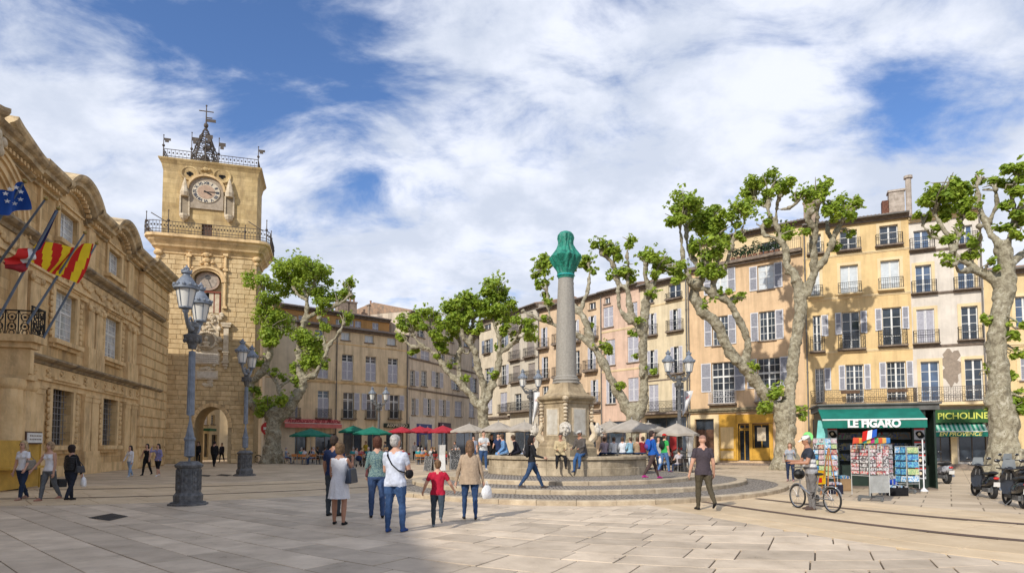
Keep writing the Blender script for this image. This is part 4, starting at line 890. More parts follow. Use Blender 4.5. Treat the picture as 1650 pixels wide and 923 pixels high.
# sweep of a moulding profile along a path on the wall
def sweep(mb, path, prof):
    rows = []
    for i, p in enumerate(path):
        a = Vector(path[max(0, i-1)]); b = Vector(path[min(len(path)-1, i+1)]); t = (b-a).normalized(); n = Vector((-t.y, t.x))
        rows.append([mb.vert((p[0]+n.x*u, -o, p[1]+n.y*u)) for (o, u) in prof])
    for a, b in zip(rows[:-1], rows[1:]):
        for k in range(len(prof)-1): mb.face([a[k], b[k], b[k+1], a[k+1]])
    mb.face(rows[0]); mb.face(rows[-1][::-1])
CP = [(0, 0), (.16, 0), (.16, .13), (.34, .2), (.34, .33), (.62, .4), (.66, .58), (.8, .66), (.9, .78), (.92, .93), (0, 1.0)]
def arcpath(c, hw, rise, z, n=18):
    Rr = (hw*hw+rise*rise)/(2*rise); th0 = math.asin(hw/Rr); return [(c+Rr*math.sin(-th0+2*th0*i/n), z+Rr*math.cos(-th0+2*th0*i/n)-(Rr-rise)) for i in range(n+1)]
ax1 = TH.at(80, 262, -.9)[0]
def cornice_run(x0, x1, centres):
    path = [(x0, Zc0)]
    for c in centres: path += arcpath(c, 1.75, .95, Zc0)
    path.append((x1, Zc0)); return path
mb = MB(); sweep(mb, cornice_run(ax1, TH.L+.0, [BAY[0]+.15, BAY[1]+.1]), CP); mb.build('cornice', TRIMD if False else mat('weathered limestone cornice', (.66, .50, .29), rough=.95, col2=(.30, .22, .13), vscale=1.4, bump=.4, bscale=10, thr=(.4, .65), extra=streaks(.5, (.12, .095, .07), (.8, .8, .5), .5, .68)), th)
CORN = MATS['weathered limestone cornice']
mb = MB()
for c in (BAY[0]+.15, BAY[1]+.1):
    arc = arcpath(c, 1.77, .97, Zc0-.01); mb.prism([(c-1.77, Zc0-.02)]+arc[::1]+[(c+1.77, Zc0-.02)], -.004, .5)
    for i in range(15): a = math.pi*(i+.5)/15; mb.ball((c+1.15*math.cos(a), -.05, Zc0-.1+.45*math.sin(a)), (.13, .1, .11), 6, 4)
mb.build('curved_gable', TRIM, th)
dn = MB(); s = ax1-14
while s < TH.L-.2:
    if all(abs(s-c) > 2.1 for c in (BAY[0]+.15, BAY[1]+.1)): dn.box(s, s+.16, -.42, -.18, Zc0+.14, Zc0+.3)
    s += .3
for c in (BAY[0]+.15, BAY[1]+.1):
    for (x, z) in arcpath(c, 1.71, .93, Zc0+.2, 14)[1:-1]: dn.box(x-.08, x+.08, -.42, -.18, z-.08, z+.08)
tag(dn.build('dentils', TRIM, th), kind='stuff')
# pediment over the middle
pw = ax1-pc; mb = MB(); rk = [(pc-pw, Zc0), (pc+pw, Zc0)]
sweep(mb, rk, CP[:9]+[(0, .8)]); mb.build('pediment_base', CORN, th)
rk_ = [TH.at(x, y, -.92) for x, y in ((84, 262), (66, 240), (36, 196), (4, 156))]; rk_ = [(a, b-1.0) for a, b in rk_]
sl_ = (rk_[3][1]-rk_[2][1])/(rk_[3][0]-rk_[2][0]); apx = rk_[3][1]+sl_*(pc-rk_[3][0]) if pc < rk_[3][0] else rk_[3][1]
half = [(pc, apx)]+[p for p in rk_[::-1] if p[0] > pc+.3]+[(ax1+.5, Zc0+.1)]
mb = MB(); sweep(mb, half, CP); sweep(mb, [(2*pc-a, b) for a, b in half[::-1]], CP); mb.build('pediment_rake', CORN, th)
mb = MB(); mb.prism([(pc-pw, Zc0+.7), (pc+pw, Zc0+.7), (pc, max(apx, Zc0+.9))], -.2, .5); mb.build('pediment_field', TRIM, th)
mb = MB()
ss, zz = TH.at(2, 212, -.6)
for i in range(12): rn = random.Random(i+40); mb.ball((ss+rn.uniform(-.5, .35), -.55, zz+rn.uniform(-.8, .4)), (.2, .16, .22), 8, 6)
mb.build('carved_coat_of_arms', PALE, th, smooth=True)
# middle and lower entablatures
zm = TH.at(150, 434, -.62)[1]; zl = TH.at(140, 592, -.55)[1]
for (z, h1, h2, dd) in ((zm, .42, .95, .62), (zl, .32, .75, .55)):
    mb = MB(); sweep(mb, [(8, z-h1), (TH.L-1.5, z-h1)], [(0, -.02), (dd*.35, 0), (dd*.45, h1*.35), (dd*.8, h1*.5), (dd, h1*.75), (dd, h1), (0, h1+.05)]); mb.build('cornice', mat('dark stained limestone cornice', (.46, .35, .21), rough=.95, col2=(.17, .135, .10), vscale=1.8, bump=.4, bscale=12), th)
    mb = MB(); mb.box(8, TH.L-1.5, -.14, -.003, z-h1-h2, z-h1-.025); mb.box(8, TH.L-1.5, -.22, -.143, z-h1-h2-.0, z-h1-h2+.14); mb.box(8, TH.L-1.5, -.11, -.004, z-h1-h2-.28, z-h1-h2-.002); mb.build('frieze', TRIM, th)
    orn = MB(); s = 30
    while s < TH.L-2.2:
        if z == zl:
            for k in range(5): orn.ball((s+.18*math.cos(k*1.256), -.17, z-h1-h2*.48+.18*math.sin(k*1.256)), (.07, .07, .07), 6, 4)
            orn.ball((s, -.2, z-h1-h2*.48), (.1, .06, .1), 6, 4); s += 1.45
        else:
            w_ = .13+.07*math.sin(s*7); orn.ball((s, -.18, z-h1-h2*.45+.14*math.sin(s*3.1)), (.16, .1, w_), 6, 4); s += .22
    tag(orn.build('carved_frieze', TRIM, th, smooth=True), kind='stuff')
# pilasters
def pil(x0, x1, z0, z1, capk=1, d=.16):
    mb = MB(); mb.box(x0, x1, -d, -.003, z0+.35, z1-.4); mb.box(x0-.08, x1+.08, -d-.08, -.003, z0, z0+.348); mb.box(x0-.07, x1+.07, -d-.07, -.003, z1-.14, z1); mb.box(x0-.03, x1+.03, -d-.03, -.003, z1-.398, z1-.142)
    if capk:
        for sx in (x0, x1): mb.ball((sx, -d-.06, z1-.27), (.16, .12, .15), 8, 6)
    mb.build('pilaster', TRIM, th)
gz = .0
for (a, b) in ((48, 64), (130, 141), (143, 154), (197, 205.5), (207.5, 216)):
    s0, s1 = TH.at(a, 680)[0], TH.at(b, 680)[0]; pil(s0, s1, .9, zl-1.33, 0)
    mb = MB(); mb.box(s0-.12, s1+.12, -.3, -.003, 0, .898); mb.build('pilaster_base', TRIM, th)
for (a, b) in ((40, 57), (137, 147), (150, 161), (202, 209), (211, 217)):
    s0, s1 = TH.at(a, 540)[0], TH.at(b, 540)[0]; pil(s0, s1, zl+.9, zm-1.62, 1); mb = MB(); mb.box(s0-.1, s1+.1, -.26, -.003, zl+.06, zl+.898); mb.build('pilaster_base', TRIM, th)
for (a, b) in ((57, 60), (139, 150), (206, 214)):
    s0, s1 = TH.at(a, 400)[0], TH.at(b, 400)[0]; mb = MB(); mb.box(s0, s1, -.13, -.003, zm+.05, Zc0+.1); mb.build('attic_pilaster', TRIM, th)
mb = MB(); mb.box(8, TH.L-1.5, -.12, -.003, 0, .55); mb.build('plinth', TRIM, th)
# rusticated corner pier
qs0 = TH.at(219, 600)[0]; z = 0.; k = 0
while z < Zc0-.1:
    h = .70; mb = MB(); mb.box(qs0, TH.L+.32, -.34, -.002, z+.07, min(z+h-.07, Zc0)); mb.box(qs0+.06, TH.L+.26, -.27, -.003, z, z+.069)
    mb.box(qs0+.06, TH.L+.26, -.27, -.003, min(z+h-.069, Zc0), min(z+h, Zc0)); mb.box(TH.L+.002, TH.L+.32, .0, 2.0, z+.07, min(z+h-.07, Zc0)); mb.build('quoin_stone', TRIM, th); z += h
mb = MB(); sweep(mb, [(qs0-.25, Zc0), (TH.L+.3, Zc0)], [(o+.35, u) for o, u in CP[:-1]]+[(0, 1.0)]); mb.box(TH.L+.3, TH.L+1.3, -.9, 3, Zc0+.45, Zc0+.95); mb.build('corner_cornice', CORN, th)
# portal columns, balcony
so = TH.at(76, 548, -2.1)[0]; zb_ = TH.at(76, 546, -2.1)[1]; bl = so-2*(so-pc)
mb = MB(); mb.box(bl, so, -2.1, -.2, zb_-.28, zb_); mb.box(bl+.15, so-.15, -1.95, -.2, zb_-.5, zb_-.282); mb.box(bl+.3, so-.3, -1.8, -.2, zb_-1.55, zb_-.502); mb.box(bl+.2, so-.2, -1.9, -.2, zb_-1.75, zb_-1.552); mb.build('balcony_slab', TRIM, th)
tg = MB(); s = so-.5
while s > bl: tg.box(s-.3, s, -1.88, -1.79, zb_-1.5, zb_-.55); s -= .62
tg.build('triglyphs', TRIM, th)
def orn_rail(w, h):
    def fn(mb):
        mb.box(0, w, -.03, .03, h-.05, h); mb.box(0, w, -.02, .02, .03, .07); n = int(w/.42)
        for i in range(n+1): x = w*i/n; mb.box(x-.018, x+.018, -.018, .018, 0, h)
        for i in range(n):
            c = w*(i+.5)/n
            for (r, zz) in ((.15, .74), (.15, .40), (.09, .18)):
                mb.tube([(c+r*math.cos(a*math.pi/5), 0, zz*h/1.0+r*math.sin(a*math.pi/5)) for a in range(11)], .02, 4, cap=False)
            mb.ball((c, 0, .74*h), (.06, .03, .06), 5, 4); mb.ball((c, 0, .4*h), (.06, .03, .06), 5, 4)
            for sg in (-1, 1): mb.tube([(c+sg*.2, 0, .1), (c+sg*.06, 0, .57*h), (c+sg*.2, 0, .95*h)], .014, 4, cap=False)
    return fn
for (w, x, y, rz) in ((so-bl, bl, -2.0, 0), (1.8, so-.05, -2.0, math.pi/2)):
    mb = MB(); orn_rail(w, 1.12)(mb); o = mb.build('balcony_railing', IRON, th); o.location = (x, y, zb_+.01); o.rotation_euler = (0, 0, rz)
for px_ in (9, 31):
    s_ = TH.at(px_, 680, -1.35)[0]
    for s2 in (s_, 2*pc-s_):
        mb = MB(); mb.lathe([(.5, 1.0), (.52, 1.1), (.42, 1.2), (.42, 1.3), (.37, 1.34), (.375, 2.6), (.34, zb_-2.3), (.34, zb_-2.15), (.4, zb_-2.1), (.45, zb_-1.95), (.45, zb_-1.752)], (s2, -1.35, 0), 20); mb.build('portal_column', TRIM, th, smooth=True)
        mb = MB(); mb.box(s2-.55, s2+.55, -1.9, -.13, 0, .999); mb.build('column_pedestal', TRIM, th)
# great arch above the balcony
ar = MB(); cz = 10.6
for (r0, r1, d) in ((2.15, 2.3, .1), (2.3, 2.6, .2), (2.6, 2.8, .3), (2.8, 2.95, .38)):
    for i in range(24):
        a, b = math.pi*i/24, math.pi*(i+1)/24; P = lambda r, t, y: (pc+r*math.cos(t), y, cz+r*math.sin(t))
        ar.quad(P(r0, a, -d), P(r1, a, -d), P(r1, b, -d), P(r0, b, -d)); ar.quad(P(r0, a, 0), P(r0, a, -d), P(r0, b, -d), P(r0, b, 0)); ar.quad(P(r1, a, -d), P(r1, a, 0), P(r1, b, 0), P(r1, b, -d))
for sx in (-1, 1): ar.box(pc+sx*2.55-.4, pc+sx*2.55+.4, -.3, -.004, zl+.1, cz)
ar.build('great_arch', TRIM, th)
mb = MB(); mb.box(0, TH.L-.2, .5, 14, Zc0+.1, Zc0+.9); mb.build('roof', TILE, th)
# flags on poles leaning out from the balcony
M_POLE = mat('blue grey flag pole', (.18, .24, .34), rough=.5, metal=.2)
def planept(x, y, off): s_, z_ = TH.at(x, y, off); p = TH.P0+TH.d*s_+TH.inw*off; p.z = z_; return p
def flagpole(name, label, b, t, ob=-2.05, ot=-4.2):
    B_, T_ = planept(*b, ob), planept(*t, ot); r = thing(name, label, 'flagpole', B_, 0, 'flagpoles on the town hall balcony'); mb = MB()
    mb.tube([(0, 0, 0), tuple((T_-B_)*.5), tuple(T_-B_)], [.045, .04, .03], 8); mb.build('pole', M_POLE, r, smooth=True)
    mb = MB(); mb.ball(tuple(T_-B_), .07, 8, 6); mb.tube([tuple(T_-B_), tuple((T_-B_)*1.03)], [.03, .005], 6); mb.build('finial', mat('brass finial', (.35, .25, .08), rough=.4, metal=.7), r); return B_, T_
flagpole('flagpole', 'flagpole with nothing flying from it, between the blue flag and the dark furled flag', (-2, 424), (74, 320))
flagpole('flagpole', 'flagpole carrying the dark furled flag with white and red cloth', (-2, 511), (94, 336))
flagpole('flagpole', 'flagpole crossing the middle of the red and yellow striped flag', (44, 521), (137, 375))
flagpole('flagpole', 'flagpole at the balcony corner, holding the free edge of the striped flag', (69, 546), (156, 392))
flagpole('flagpole', 'flagpole carrying the blue starred flag at the edge of the picture', (-60, 440), (40, 292))
def cloth(name, label, quadpx, off, mats, colfn, nu=24, nv=14, wav=.16, cat='flag', extra=None):
    a, b, c, d = [planept(x, y, o) for (x, y, o) in quadpx]
    mb = MB(); ids = []
    for j in range(nv+1):
        for i in range(nu+1):
            u, v = i/nu, j/nv; p = a.lerp(b, u).lerp(d.lerp(c, u), v); n = (b-a).cross(d-a).normalized()
            p += n*wav*math.sin(u*9+v*2.5)*(.3+u)+Vector((0, 0, 1))*.05*math.sin(u*7+v)
            ids.append(mb.vert(p))
    for j in range(nv):
        for i in range(nu):
            mb.mi = colfn((i+.5)/nu, (j+.5)/nv); q = j*(nu+1)+i; mb.face([ids[q], ids[q+1], ids[q+nu+2], ids[q+nu+1]])
    o = mb.build(name, mats, None, smooth=True); return tag(o, label, cat)
def cl(n, c): return mat(n, c, rough=.75, var=.06, vscale=3, spec=.2)
FR, FY, FB, FW = cl('red flag cloth', (.55, .02, .015)), cl('yellow flag cloth', (.80, .58, .02)), cl('blue flag cloth', (.02, .09, .42)), cl('white flag cloth', (.75, .74, .72))
FDB = cl('dark blue flag cloth', (.03, .035, .13))
cloth('flag', 'red and yellow striped flag flying at the town hall balcony', [(58, 393, -3.2), (154, 396, -4.1), (119, 455, -3.5), (45, 422, -2.9)], 0, [FY, FR], lambda u, v: 1 if (u*4.6+.12*math.sin(v*3+u*5)+.06) % 1 > .5 else 0, 56, 14)
cloth('flag', 'white and red end of the drooping flag, hanging left of the striped flag', [(58, 400, -3.3), (52, 424, -3.1), (0, 426, -2.9), (30, 403, -3.1)], 0, [FW, FR], lambda u, v: 0 if v < .38 else 1, 14, 14, .1)
cloth('flag', 'dark red fold of cloth hanging under the white and red flag', [(52, 424, -3.1), (33, 441, -3.0), (16, 435, -2.95), (2, 424, -2.9)], 0, [cl('dark red flag cloth', (.32, .02, .03))], lambda u, v: 0, 8, 6, .05)
cloth('flag', 'dark blue flag furled tightly along its pole', [(88, 342, -3.95), (96, 338, -4.05), (63, 402, -3.3), (52, 410, -3.2)], 0, [FDB], lambda u, v: 0, 6, 14, .05)
eu = cloth('flag', 'blue flag with white stars at the left edge', [(-12, 314, -3.6), (38, 296, -4.2), (46, 336, -4.0), (-6, 350, -3.5)], 0, [FB], lambda u, v: 0, 20, 12, .14)
st_ = MB()
EA = [planept(*q) for q in ((-12, 314, -3.6), (38, 296, -4.2), (46, 336, -4.0), (-6, 350, -3.5))]
for (u, v) in ((.45, .3), (.6, .18), (.8, .2), (.92, .42), (.86, .7), (.66, .8), (.46, .62)):
    c = EA[0].lerp(EA[1], u).lerp(EA[3].lerp(EA[2], u), v); c += Vector((.5, -1, 0)).normalized()*.28; r_ = .075; pts = []
    for k in range(10): a = math.pi/2+k*math.pi/5; q = r_ if k % 2 == 0 else r_*.45; pts.append(c+Vector((.9, .3, 0)).normalized()*q*math.cos(a)*1.2+Vector((0, 0, 1))*q*math.sin(a))
    st_ = MB(); st_.poly(pts); st_.build('star', FW, eu)
# ------------------------------------------------------------------ clock tower
T0, T1 = dp(246.5, 716, 52), dp(408, 716, 54.2); TW = Facade(T0, T1); tw = thing('clock_tower', 'tall golden stone clock tower with arched gateway, balcony and wrought iron bell cage', 'clock tower', TW.P0, TW.rz)
TL = TW.L; TD = 4.0; zbal = TW.at(333, 386, 0)[1]; ztop = TW.at(333, 266, .15)[1]
aL, aR = TW.at(313, 700)[0], TW.at(367, 700)[0]; aC = (aL+aR)/2; aH = (aR-aL)/2; zsp = TW.at(340, 689)[1]; zcr = TW.at(340, 655)[1]; ri = zcr-zsp
def archpts(hw, rise, n=16): return [(aC+hw*math.cos(math.pi*(1-i/n)), zsp+rise*math.sin(math.pi*(1-i/n))**.9) for i in range(n+1)]
nich = (*TW.rect(312, 357, 438, 504, 0)[:2], TW.at(334, 504)[1], TW.at(334, 437)[1])
mb = MB(); ap = archpts(aH, ri)
def tface(y, flip):
    def q(a, b, c, d): mb.quad(*((a, b, c, d) if not flip else (d, c, b, a)))
    q((0, y, 0), (aL, y, 0), (aL, y, zsp), (0, y, zsp)); q((aR, y, 0), (TL, y, 0), (TL, y, zsp), (aR, y, zsp))
    zu = zcr+.3
    pl = [(aL, y, zsp), *[(p[0], y, p[1]) for p in ap[1:9]], (aC, y, zu), (0, y, zu), (0, y, zsp)]; pr = [(aR, y, zsp), (TL, y, zsp), (TL, y, zu), (aC, y, zu), *[(p[0], y, p[1]) for p in ap[8:-1][::1]]]
    mb.poly(pl[::-1] if not flip else pl); mb.poly(pr if not flip else pr[::-1]); return zu
zu = tface(0, False); tface(TD, True)
for a, b in zip(ap[:-1], ap[1:]): mb.quad((a[0], 0, a[1]), (a[0], TD, a[1]), (b[0], TD, b[1]), (b[0], 0, b[1]))
mb.quad((aL, 0, 0), (aL, TD, 0), (aL, TD, zsp), (aL, 0, zsp)); mb.quad((aR, TD, 0), (aR, 0, 0), (aR, 0, zsp), (aR, TD, zsp))
# upper faces, with the recess of the lower clock
n0, n1, nz0, nz1 = nich
for (a, b, c, d) in ((0, TL, zu, nz0), (0, n0, nz0, nz1), (n1, TL, nz0, nz1), (0, TL, nz1, zbal)): mb.quad((a, 0, c), (b, 0, c), (b, 0, d), (a, 0, d))
mb.quad((n0, .5, nz0), (n1, .5, nz0), (n1, .5, nz1), (n0, .5, nz1)); mb.quad((n0, 0, nz0), (n0, .5, nz0), (n0, .5, nz1), (n0, 0, nz1)); mb.quad((n1, .5, nz0), (n1, 0, nz0), (n1, 0, nz1), (n1, .5, nz1)); mb.quad((n0, 0, nz0), (n1, 0, nz0), (n1, .5, nz0), (n0, .5, nz0)); mb.quad((n0, .5, nz1), (n1, .5, nz1), (n1, 0, nz1), (n0, 0, nz1))
mb.quad((0, TD, 0), (0, 0, 0), (0, 0, zbal), (0, TD, zbal)); mb.quad((TL, 0, 0), (TL, TD, 0), (TL, TD, zbal), (TL, 0, zbal)); mb.quad((TL, TD, zu), (0, TD, zu), (0, TD, zbal), (TL, TD, zbal))
mb.build('wall', MORTAR, tw)
# blocks of the lower tower, one by one
rnd = random.Random(11); blk = []; z = 0.; 
orx = (*TW.rect(313, 358, 505, 612)[:2],)
while z < zbal-.05:
    h = rnd.uniform(.34, .5); h = min(h, zbal-z); x = rnd.uniform(-.5, 0)
    while x < TL:
        w = rnd.uniform(.45, 1.15); a, b = max(0, x), min(TL, x+w); x += w
        if b-a < .08: continue
        c, d = z+.012, z+h-.012
        segs = [(a, b)]
        if c < zcr+.25:
            hw = aH+.28 if c < zsp else (aH+.28)*math.sqrt(max(0, 1-((c-zsp)/(ri+.3))**2))
            segs = [(p, q) for p, q in ((a, min(b, aC-hw)), (max(a, aC+hw), b)) if q-p > .08] if hw > 0 else segs
        if d > nz0-.05 and c < nz1+.05: segs = [(p, q) for p0, q0 in segs for p, q in ((p0, min(q0, n0-.12)), (max(p0, n1+.12), q0)) if q-p > .08]
        for p, q in segs: blk.append((p+.01, q-.01, c, d))
    z += h
blk.sort(key=lambda b: b[2]); rest = MB()
def block(mb, a, b, c, d, o):
    e = min(.025, (b-a)*.2); f_ = [(a+e, -o, c+e), (b-e, -o, c+e), (b-e, -o, d-e), (a+e, -o, d-e)]; g_ = [(a, -o+.022, c), (b, -o+.022, c), (b, -o+.022, d), (a, -o+.022, d)]; h_ = [(a, .02, c), (b, .02, c), (b, .02, d), (a, .02, d)]
    A = [mb.vert(p) for p in f_]; B = [mb.vert(p) for p in g_]; Cc = [mb.vert(p) for p in h_]; mb.face(A)
    for i in range(4): mb.face([B[i], B[(i+1) % 4], A[(i+1) % 4], A[i]]); mb.face([Cc[i], Cc[(i+1) % 4], B[(i+1) % 4], B[i]])
for i, (a, b, c, d) in enumerate(blk):
    o = rnd.uniform(.035, .075)
    if i < 298: mb = MB(); block(mb, a, b, c, d, o); mb.build('stone_block', TOWERST, tw)
    else: block(rest, a, b, c, d, o)
tag(rest.build('stone_blocks_above', mat('tower upper block limestone', (.70, .53, .30), rough=.95, col2=(.54, .385, .20), vscale=.9, bump=.5, bscale=9, spec=.1, thr=(.42, .6), extra=streaks(.35, (.24, .165, .09), (.5, .5, .1))), tw), kind='stuff')
# arch voussoirs
n = 15
for i in range(n):
    mb = MB(); a0_, a1_ = math.pi*i/n+.01, math.pi*(i+1)/n-.01
    P = lambda k, t, y: (aC+(aH+k)*math.cos(t), y, zsp+(ri+k)*math.sin(t)**.9 if math.sin(t) > 0 else zsp)
    am = (a0_+a1_)/2
    for (p, q) in ((a0_, am), (am, a1_)):
        mb.quad(P(0, p, -.1), P(.32, p, -.1), P(.32, q, -.1), P(0, q, -.1)); mb.quad(P(0, p, .3), P(0, p, -.1), P(0, q, -.1), P(0, q, .3)); mb.quad(P(.32, p, -.1), P(.32, p, .0), P(.32, q, .0), P(.32, q, -.1))
    mb.quad(P(0, a0_, 0), P(.32, a0_, 0), P(.32, a0_, -.1), P(0, a0_, -.1)); mb.quad(P(0, a1_, -.1), P(.32, a1_, -.1), P(.32, a1_, 0), P(0, a1_, 0)); mb.build('voussoir', TRIM, tw)
# lower clock: hood, disc, dark opening
dc, dz = TW.at(334, 452); dr = 17.5*53/F
mb = MB()
for k in range(20):
    a, b = math.pi*k/20, math.pi*(k+1)/20; P = lambda r, t, y: (dc+r*math.cos(t), y, dz-.1+r*math.sin(t)*.85)
    for (r0, r1, d) in ((dr+.2, dr+.4, .12), (dr+.4, dr+.62, .26)): mb.quad(P(r0, a, -d), P(r1, a, -d), P(r1, b, -d), P(r0, b, -d)); mb.quad(P(r0, a, 0), P(r0, a, -d), P(r0, b, -d), P(r0, b, 0)); mb.quad(P(r1, a, -d), P(r1, a, 0), P(r1, b, 0), P(r1, b, -d))
mb.build('clock_hood', TRIM, tw)
mb = MB(); mb.lathe([(dr, -.06), (dr, .06)], (0, 0, 0), 36); o = mb.build('lower_clock_face', mat('weathered rose marble dial', (.36, .24, .18), rough=.8, col2=(.46, .37, .28), vscale=2.5), tw); o.location = (dc, .3, dz); o.rotation_euler = (math.pi/2, 0, 0); o.scale = (1, .85, 1)
mb = MB(); mb.lathe([(dr*.78, .062), (dr*.78, .075)], (0, 0, 0), 32); mb.build('dial_ring', mat('pale dial ring', (.46, .38, .30), rough=.8, var=.2, vscale=6), o)
mb = MB(); mb.lathe([(dr*.25, .08), (dr*.25, .1)], (0, dr*.42, 0), 20); mb.mi = 0; mb.cbox((.18, -.25, .09), (.05, .8, .02), rz=.35); mb.build('dial_centre', mat('dark dial metal', (.10, .09, .08), rough=.5), o)
s0, s1, z0, z1 = TW.rect(317, 359, 472, 504, .3); s1 = min(s1, n1-.02)
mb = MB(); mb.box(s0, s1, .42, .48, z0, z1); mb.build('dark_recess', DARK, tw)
mb = MB(); m_ = s0+(s1-s0)*.5; mb.box(m_, m_+.35, .2, .3, z0, z1); mb.box(m_+.45, m_+.8, .2, .3, z0, z1); mb.build('stone_panel', PALE, tw)
mb = MB(); mb.box(m_+.36, m_+.44, .2, .28, z0, z1); mb.box(m_+.82, m_+.9, .2, .28, z0, z1); mb.box(n0+.05, n1-.05, .1, .25, z1, z1+.12); mb.build('red_stripe', mat('dull red paint', (.28, .08, .05), rough=.8), tw)
mb = MB(); mb.ball((s0+.5, .3, z0+.8), (.22, .15, .3), 8, 6); mb.ball((s0+.5, .3, z0+1.2), (.13, .12, .16), 8, 6); mb.build('carved_figure', M_WOOD, tw, smooth=True)
# small pilasters at the hood, finials
mb = MB()
for px_ in (304, 363):
    s_ = TW.at(px_, 470)[0]; za, zb2 = TW.at(px_, 498 if px_ > 330 else 440)[1], TW.at(px_, 402)[1]; mb.tube([(s_, -.12, za), (s_, -.12, zb2)], .11, 8); 
    for zz in (zb2-.1, zb2-.55, TW.at(px_, 436)[1], za+.1): mb.box(s_-.2, s_+.2, -.3, -.003, zz-.1, zz+.1)
for (x, y, r) in ((333.7, 427, .2), (333.7, 420, .3), (333.7, 411, .34), (333.7, 404, .16), (325, 424, .17), (343, 424, .17), (328, 412, .15), (340, 412, .15), (312, 432, .17), (356, 432, .17)):
    s_, z_ = TW.at(x, y); mb.ball((s_, -.15, z_), (r, .16, r*.8), 8, 6)
mb.build('carved_finials', TRIM, tw, smooth=True)
# sculpted niche with the bust, tablets
mb = MB(); bc, bz = TW.at(333.7, 549)
s0, s1, z0, z1 = TW.rect(315, 353, 507, 567); mb.box(s0, s1, -.16, -.02, z0, z1); mb.build('relief_ground', PALE, tw)
mb = MB()
for k in range(28): a = 2*math.pi*k/28; mb.ball((bc+.72*math.cos(a), -.24, bz+.72*math.sin(a)), (.12, .12, .12), 6, 4)
for k in range(56):
    rn = random.Random(k); x, y = rn.uniform(313, 359), rn.uniform(506, 566)
    if (x-333.7)**2/17**2+(y-549)**2/17**2 < 1: continue
    s_, z_ = TW.at(x, y); q = rn.uniform(.10, .24); mb.ball((s_, -.2, z_), (q, .16, q*rn.uniform(.6, 1.3)), 7, 5)
for k in range(9): a = math.pi*k/8; mb.ball((bc+.45*math.cos(a), -.26, bz+1.55+.4*math.sin(a)), (.13, .13, .13), 6, 4)
mb.build('carved_scrollwork', PALE, tw, smooth=True)
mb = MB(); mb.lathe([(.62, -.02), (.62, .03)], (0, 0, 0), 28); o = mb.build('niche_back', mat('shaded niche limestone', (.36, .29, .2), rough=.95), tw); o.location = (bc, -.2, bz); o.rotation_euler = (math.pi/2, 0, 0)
mb = MB(); mb.ball((bc, -.33, bz+.12), (.17, .16, .22), 10, 8); mb.ball((bc, -.3, bz-.22), (.3, .16, .17), 10, 6); mb.box(bc-.18, bc+.18, -.42, -.22, bz-.5, bz-.34); mb.box(bc-.34, bc+.34, -.45, -.22, bz-.6, bz-.5); mb.build('bust', PALE, tw, smooth=True)
M_TAB = mat('white marble tablet', (.66, .60, .50), rough=.7, col2=(.5, .43, .33), vscale=4)
for (x0, x1, yt, yb, fr_) in ((314, 352, 569, 585, .1), (318, 349, 599, 609, .12)):
    s0, s1, z0, z1 = TW.rect(x0, x1, yt, yb); mb = MB(); mb.box(s0-fr_, s1+fr_, -.17, -.02, z0-fr_, z1+fr_); mb.build('tablet_frame', PALE, tw); mb = MB(); mb.box(s0, s1, -.2, -.172, z0, z1); o = mb.build('tablet', M_TAB, tw)
    if yt < 590:
        ln = MB()
        for k in range(4):
            for j in range(12):
                xx = s0+.1+(s1-s0-.2)*j/12; ln.box(xx, xx+(s1-s0)/12*.62, -.204, -.2005, z1-.16-k*.18, z1-.12-k*.18)
        ln.build('carved_lettering', LEDGE, o)
mb = MB()
for k in range(12): rn = random.Random(k+9); s_, z_ = TW.at(rn.uniform(322, 346), rn.uniform(589, 597)); mb.ball((s_, -.12, z_), (.16, .12, .12), 6, 4)
mb.build('carved_ornament', PALE, tw, smooth=True); mb = MB()
for k in range(8): rn = random.Random(k+19); s_, z_ = TW.at(rn.uniform(327, 341), rn.uniform(613, 622)); mb.ball((s_, -.08, z_), (.2, .09, .16), 6, 4)
mb.build('carved_ornament', PALE, tw, smooth=True); mb = MB()
s_ = TW.at(364.5, 560)[0]; za, zb2 = TW.at(364, 584)[1], TW.at(364, 526)[1]; mb.box(s_-.2, s_+.2, -.3, -.02, za, zb2)
for zz, q in ((zb2, .36), (zb2+.2, .42), (za+.9, .28), (za, .28), (za-.25, .2), (za-.5, .12)): mb.box(s_-q, s_+q, -.2-q*.6, -.02, zz-.09, zz+.09)
mb.build('carved_bracket_column', PALE, tw)
# corbelled balcony
def flare(mb, prof, c=.75):
    rows = []
    for (o, z) in prof:
        pts = []
        x0, x1, y0, y1 = -o, TL+o, -o, TD+o
        ch = max(.02, o*c)
        pts = [(x0+ch, y0), (x1-ch, y0), (x1-ch*.3, y0+ch*.3), (x1, y0+ch), (x1, y1-ch), (x1-ch, y1), (x0+ch, y1), (x0, y1-ch), (x0, y0+ch), (x0+ch*.3, y0+ch*.3)]
        rows.append([mb.vert((p[0], p[1], z)) for p in pts])
    for a, b in zip(rows[:-1], rows[1:]):
        for i in range(10): mb.face([a[i], a[(i+1) % 10], b[(i+1) % 10], b[i]])
    mb.face(rows[-1])
ob = 1.05
mb = MB(); flare(mb, [(.02, zbal-1.5), (.12, zbal-1.45), (.14, zbal-1.3), (.3, zbal-1.1), (.5, zbal-.95), (.56, zbal-.8), (.8, zbal-.5), (.86, zbal-.36), (ob, zbal-.25), (ob, zbal-.02), (ob-.05, zbal)]); mb.build('balcony_corbel', TRIM, tw)
mb = MB()
for x in (0, TL): mb.ball((x, -.05, zbal-1.45), (.4, .35, .28), 8, 6); mb.ball((x, -.02, zbal-1.85), (.22, .2, .2), 8, 6)
mb.build('corner_boss', TRIM, tw, smooth=True)
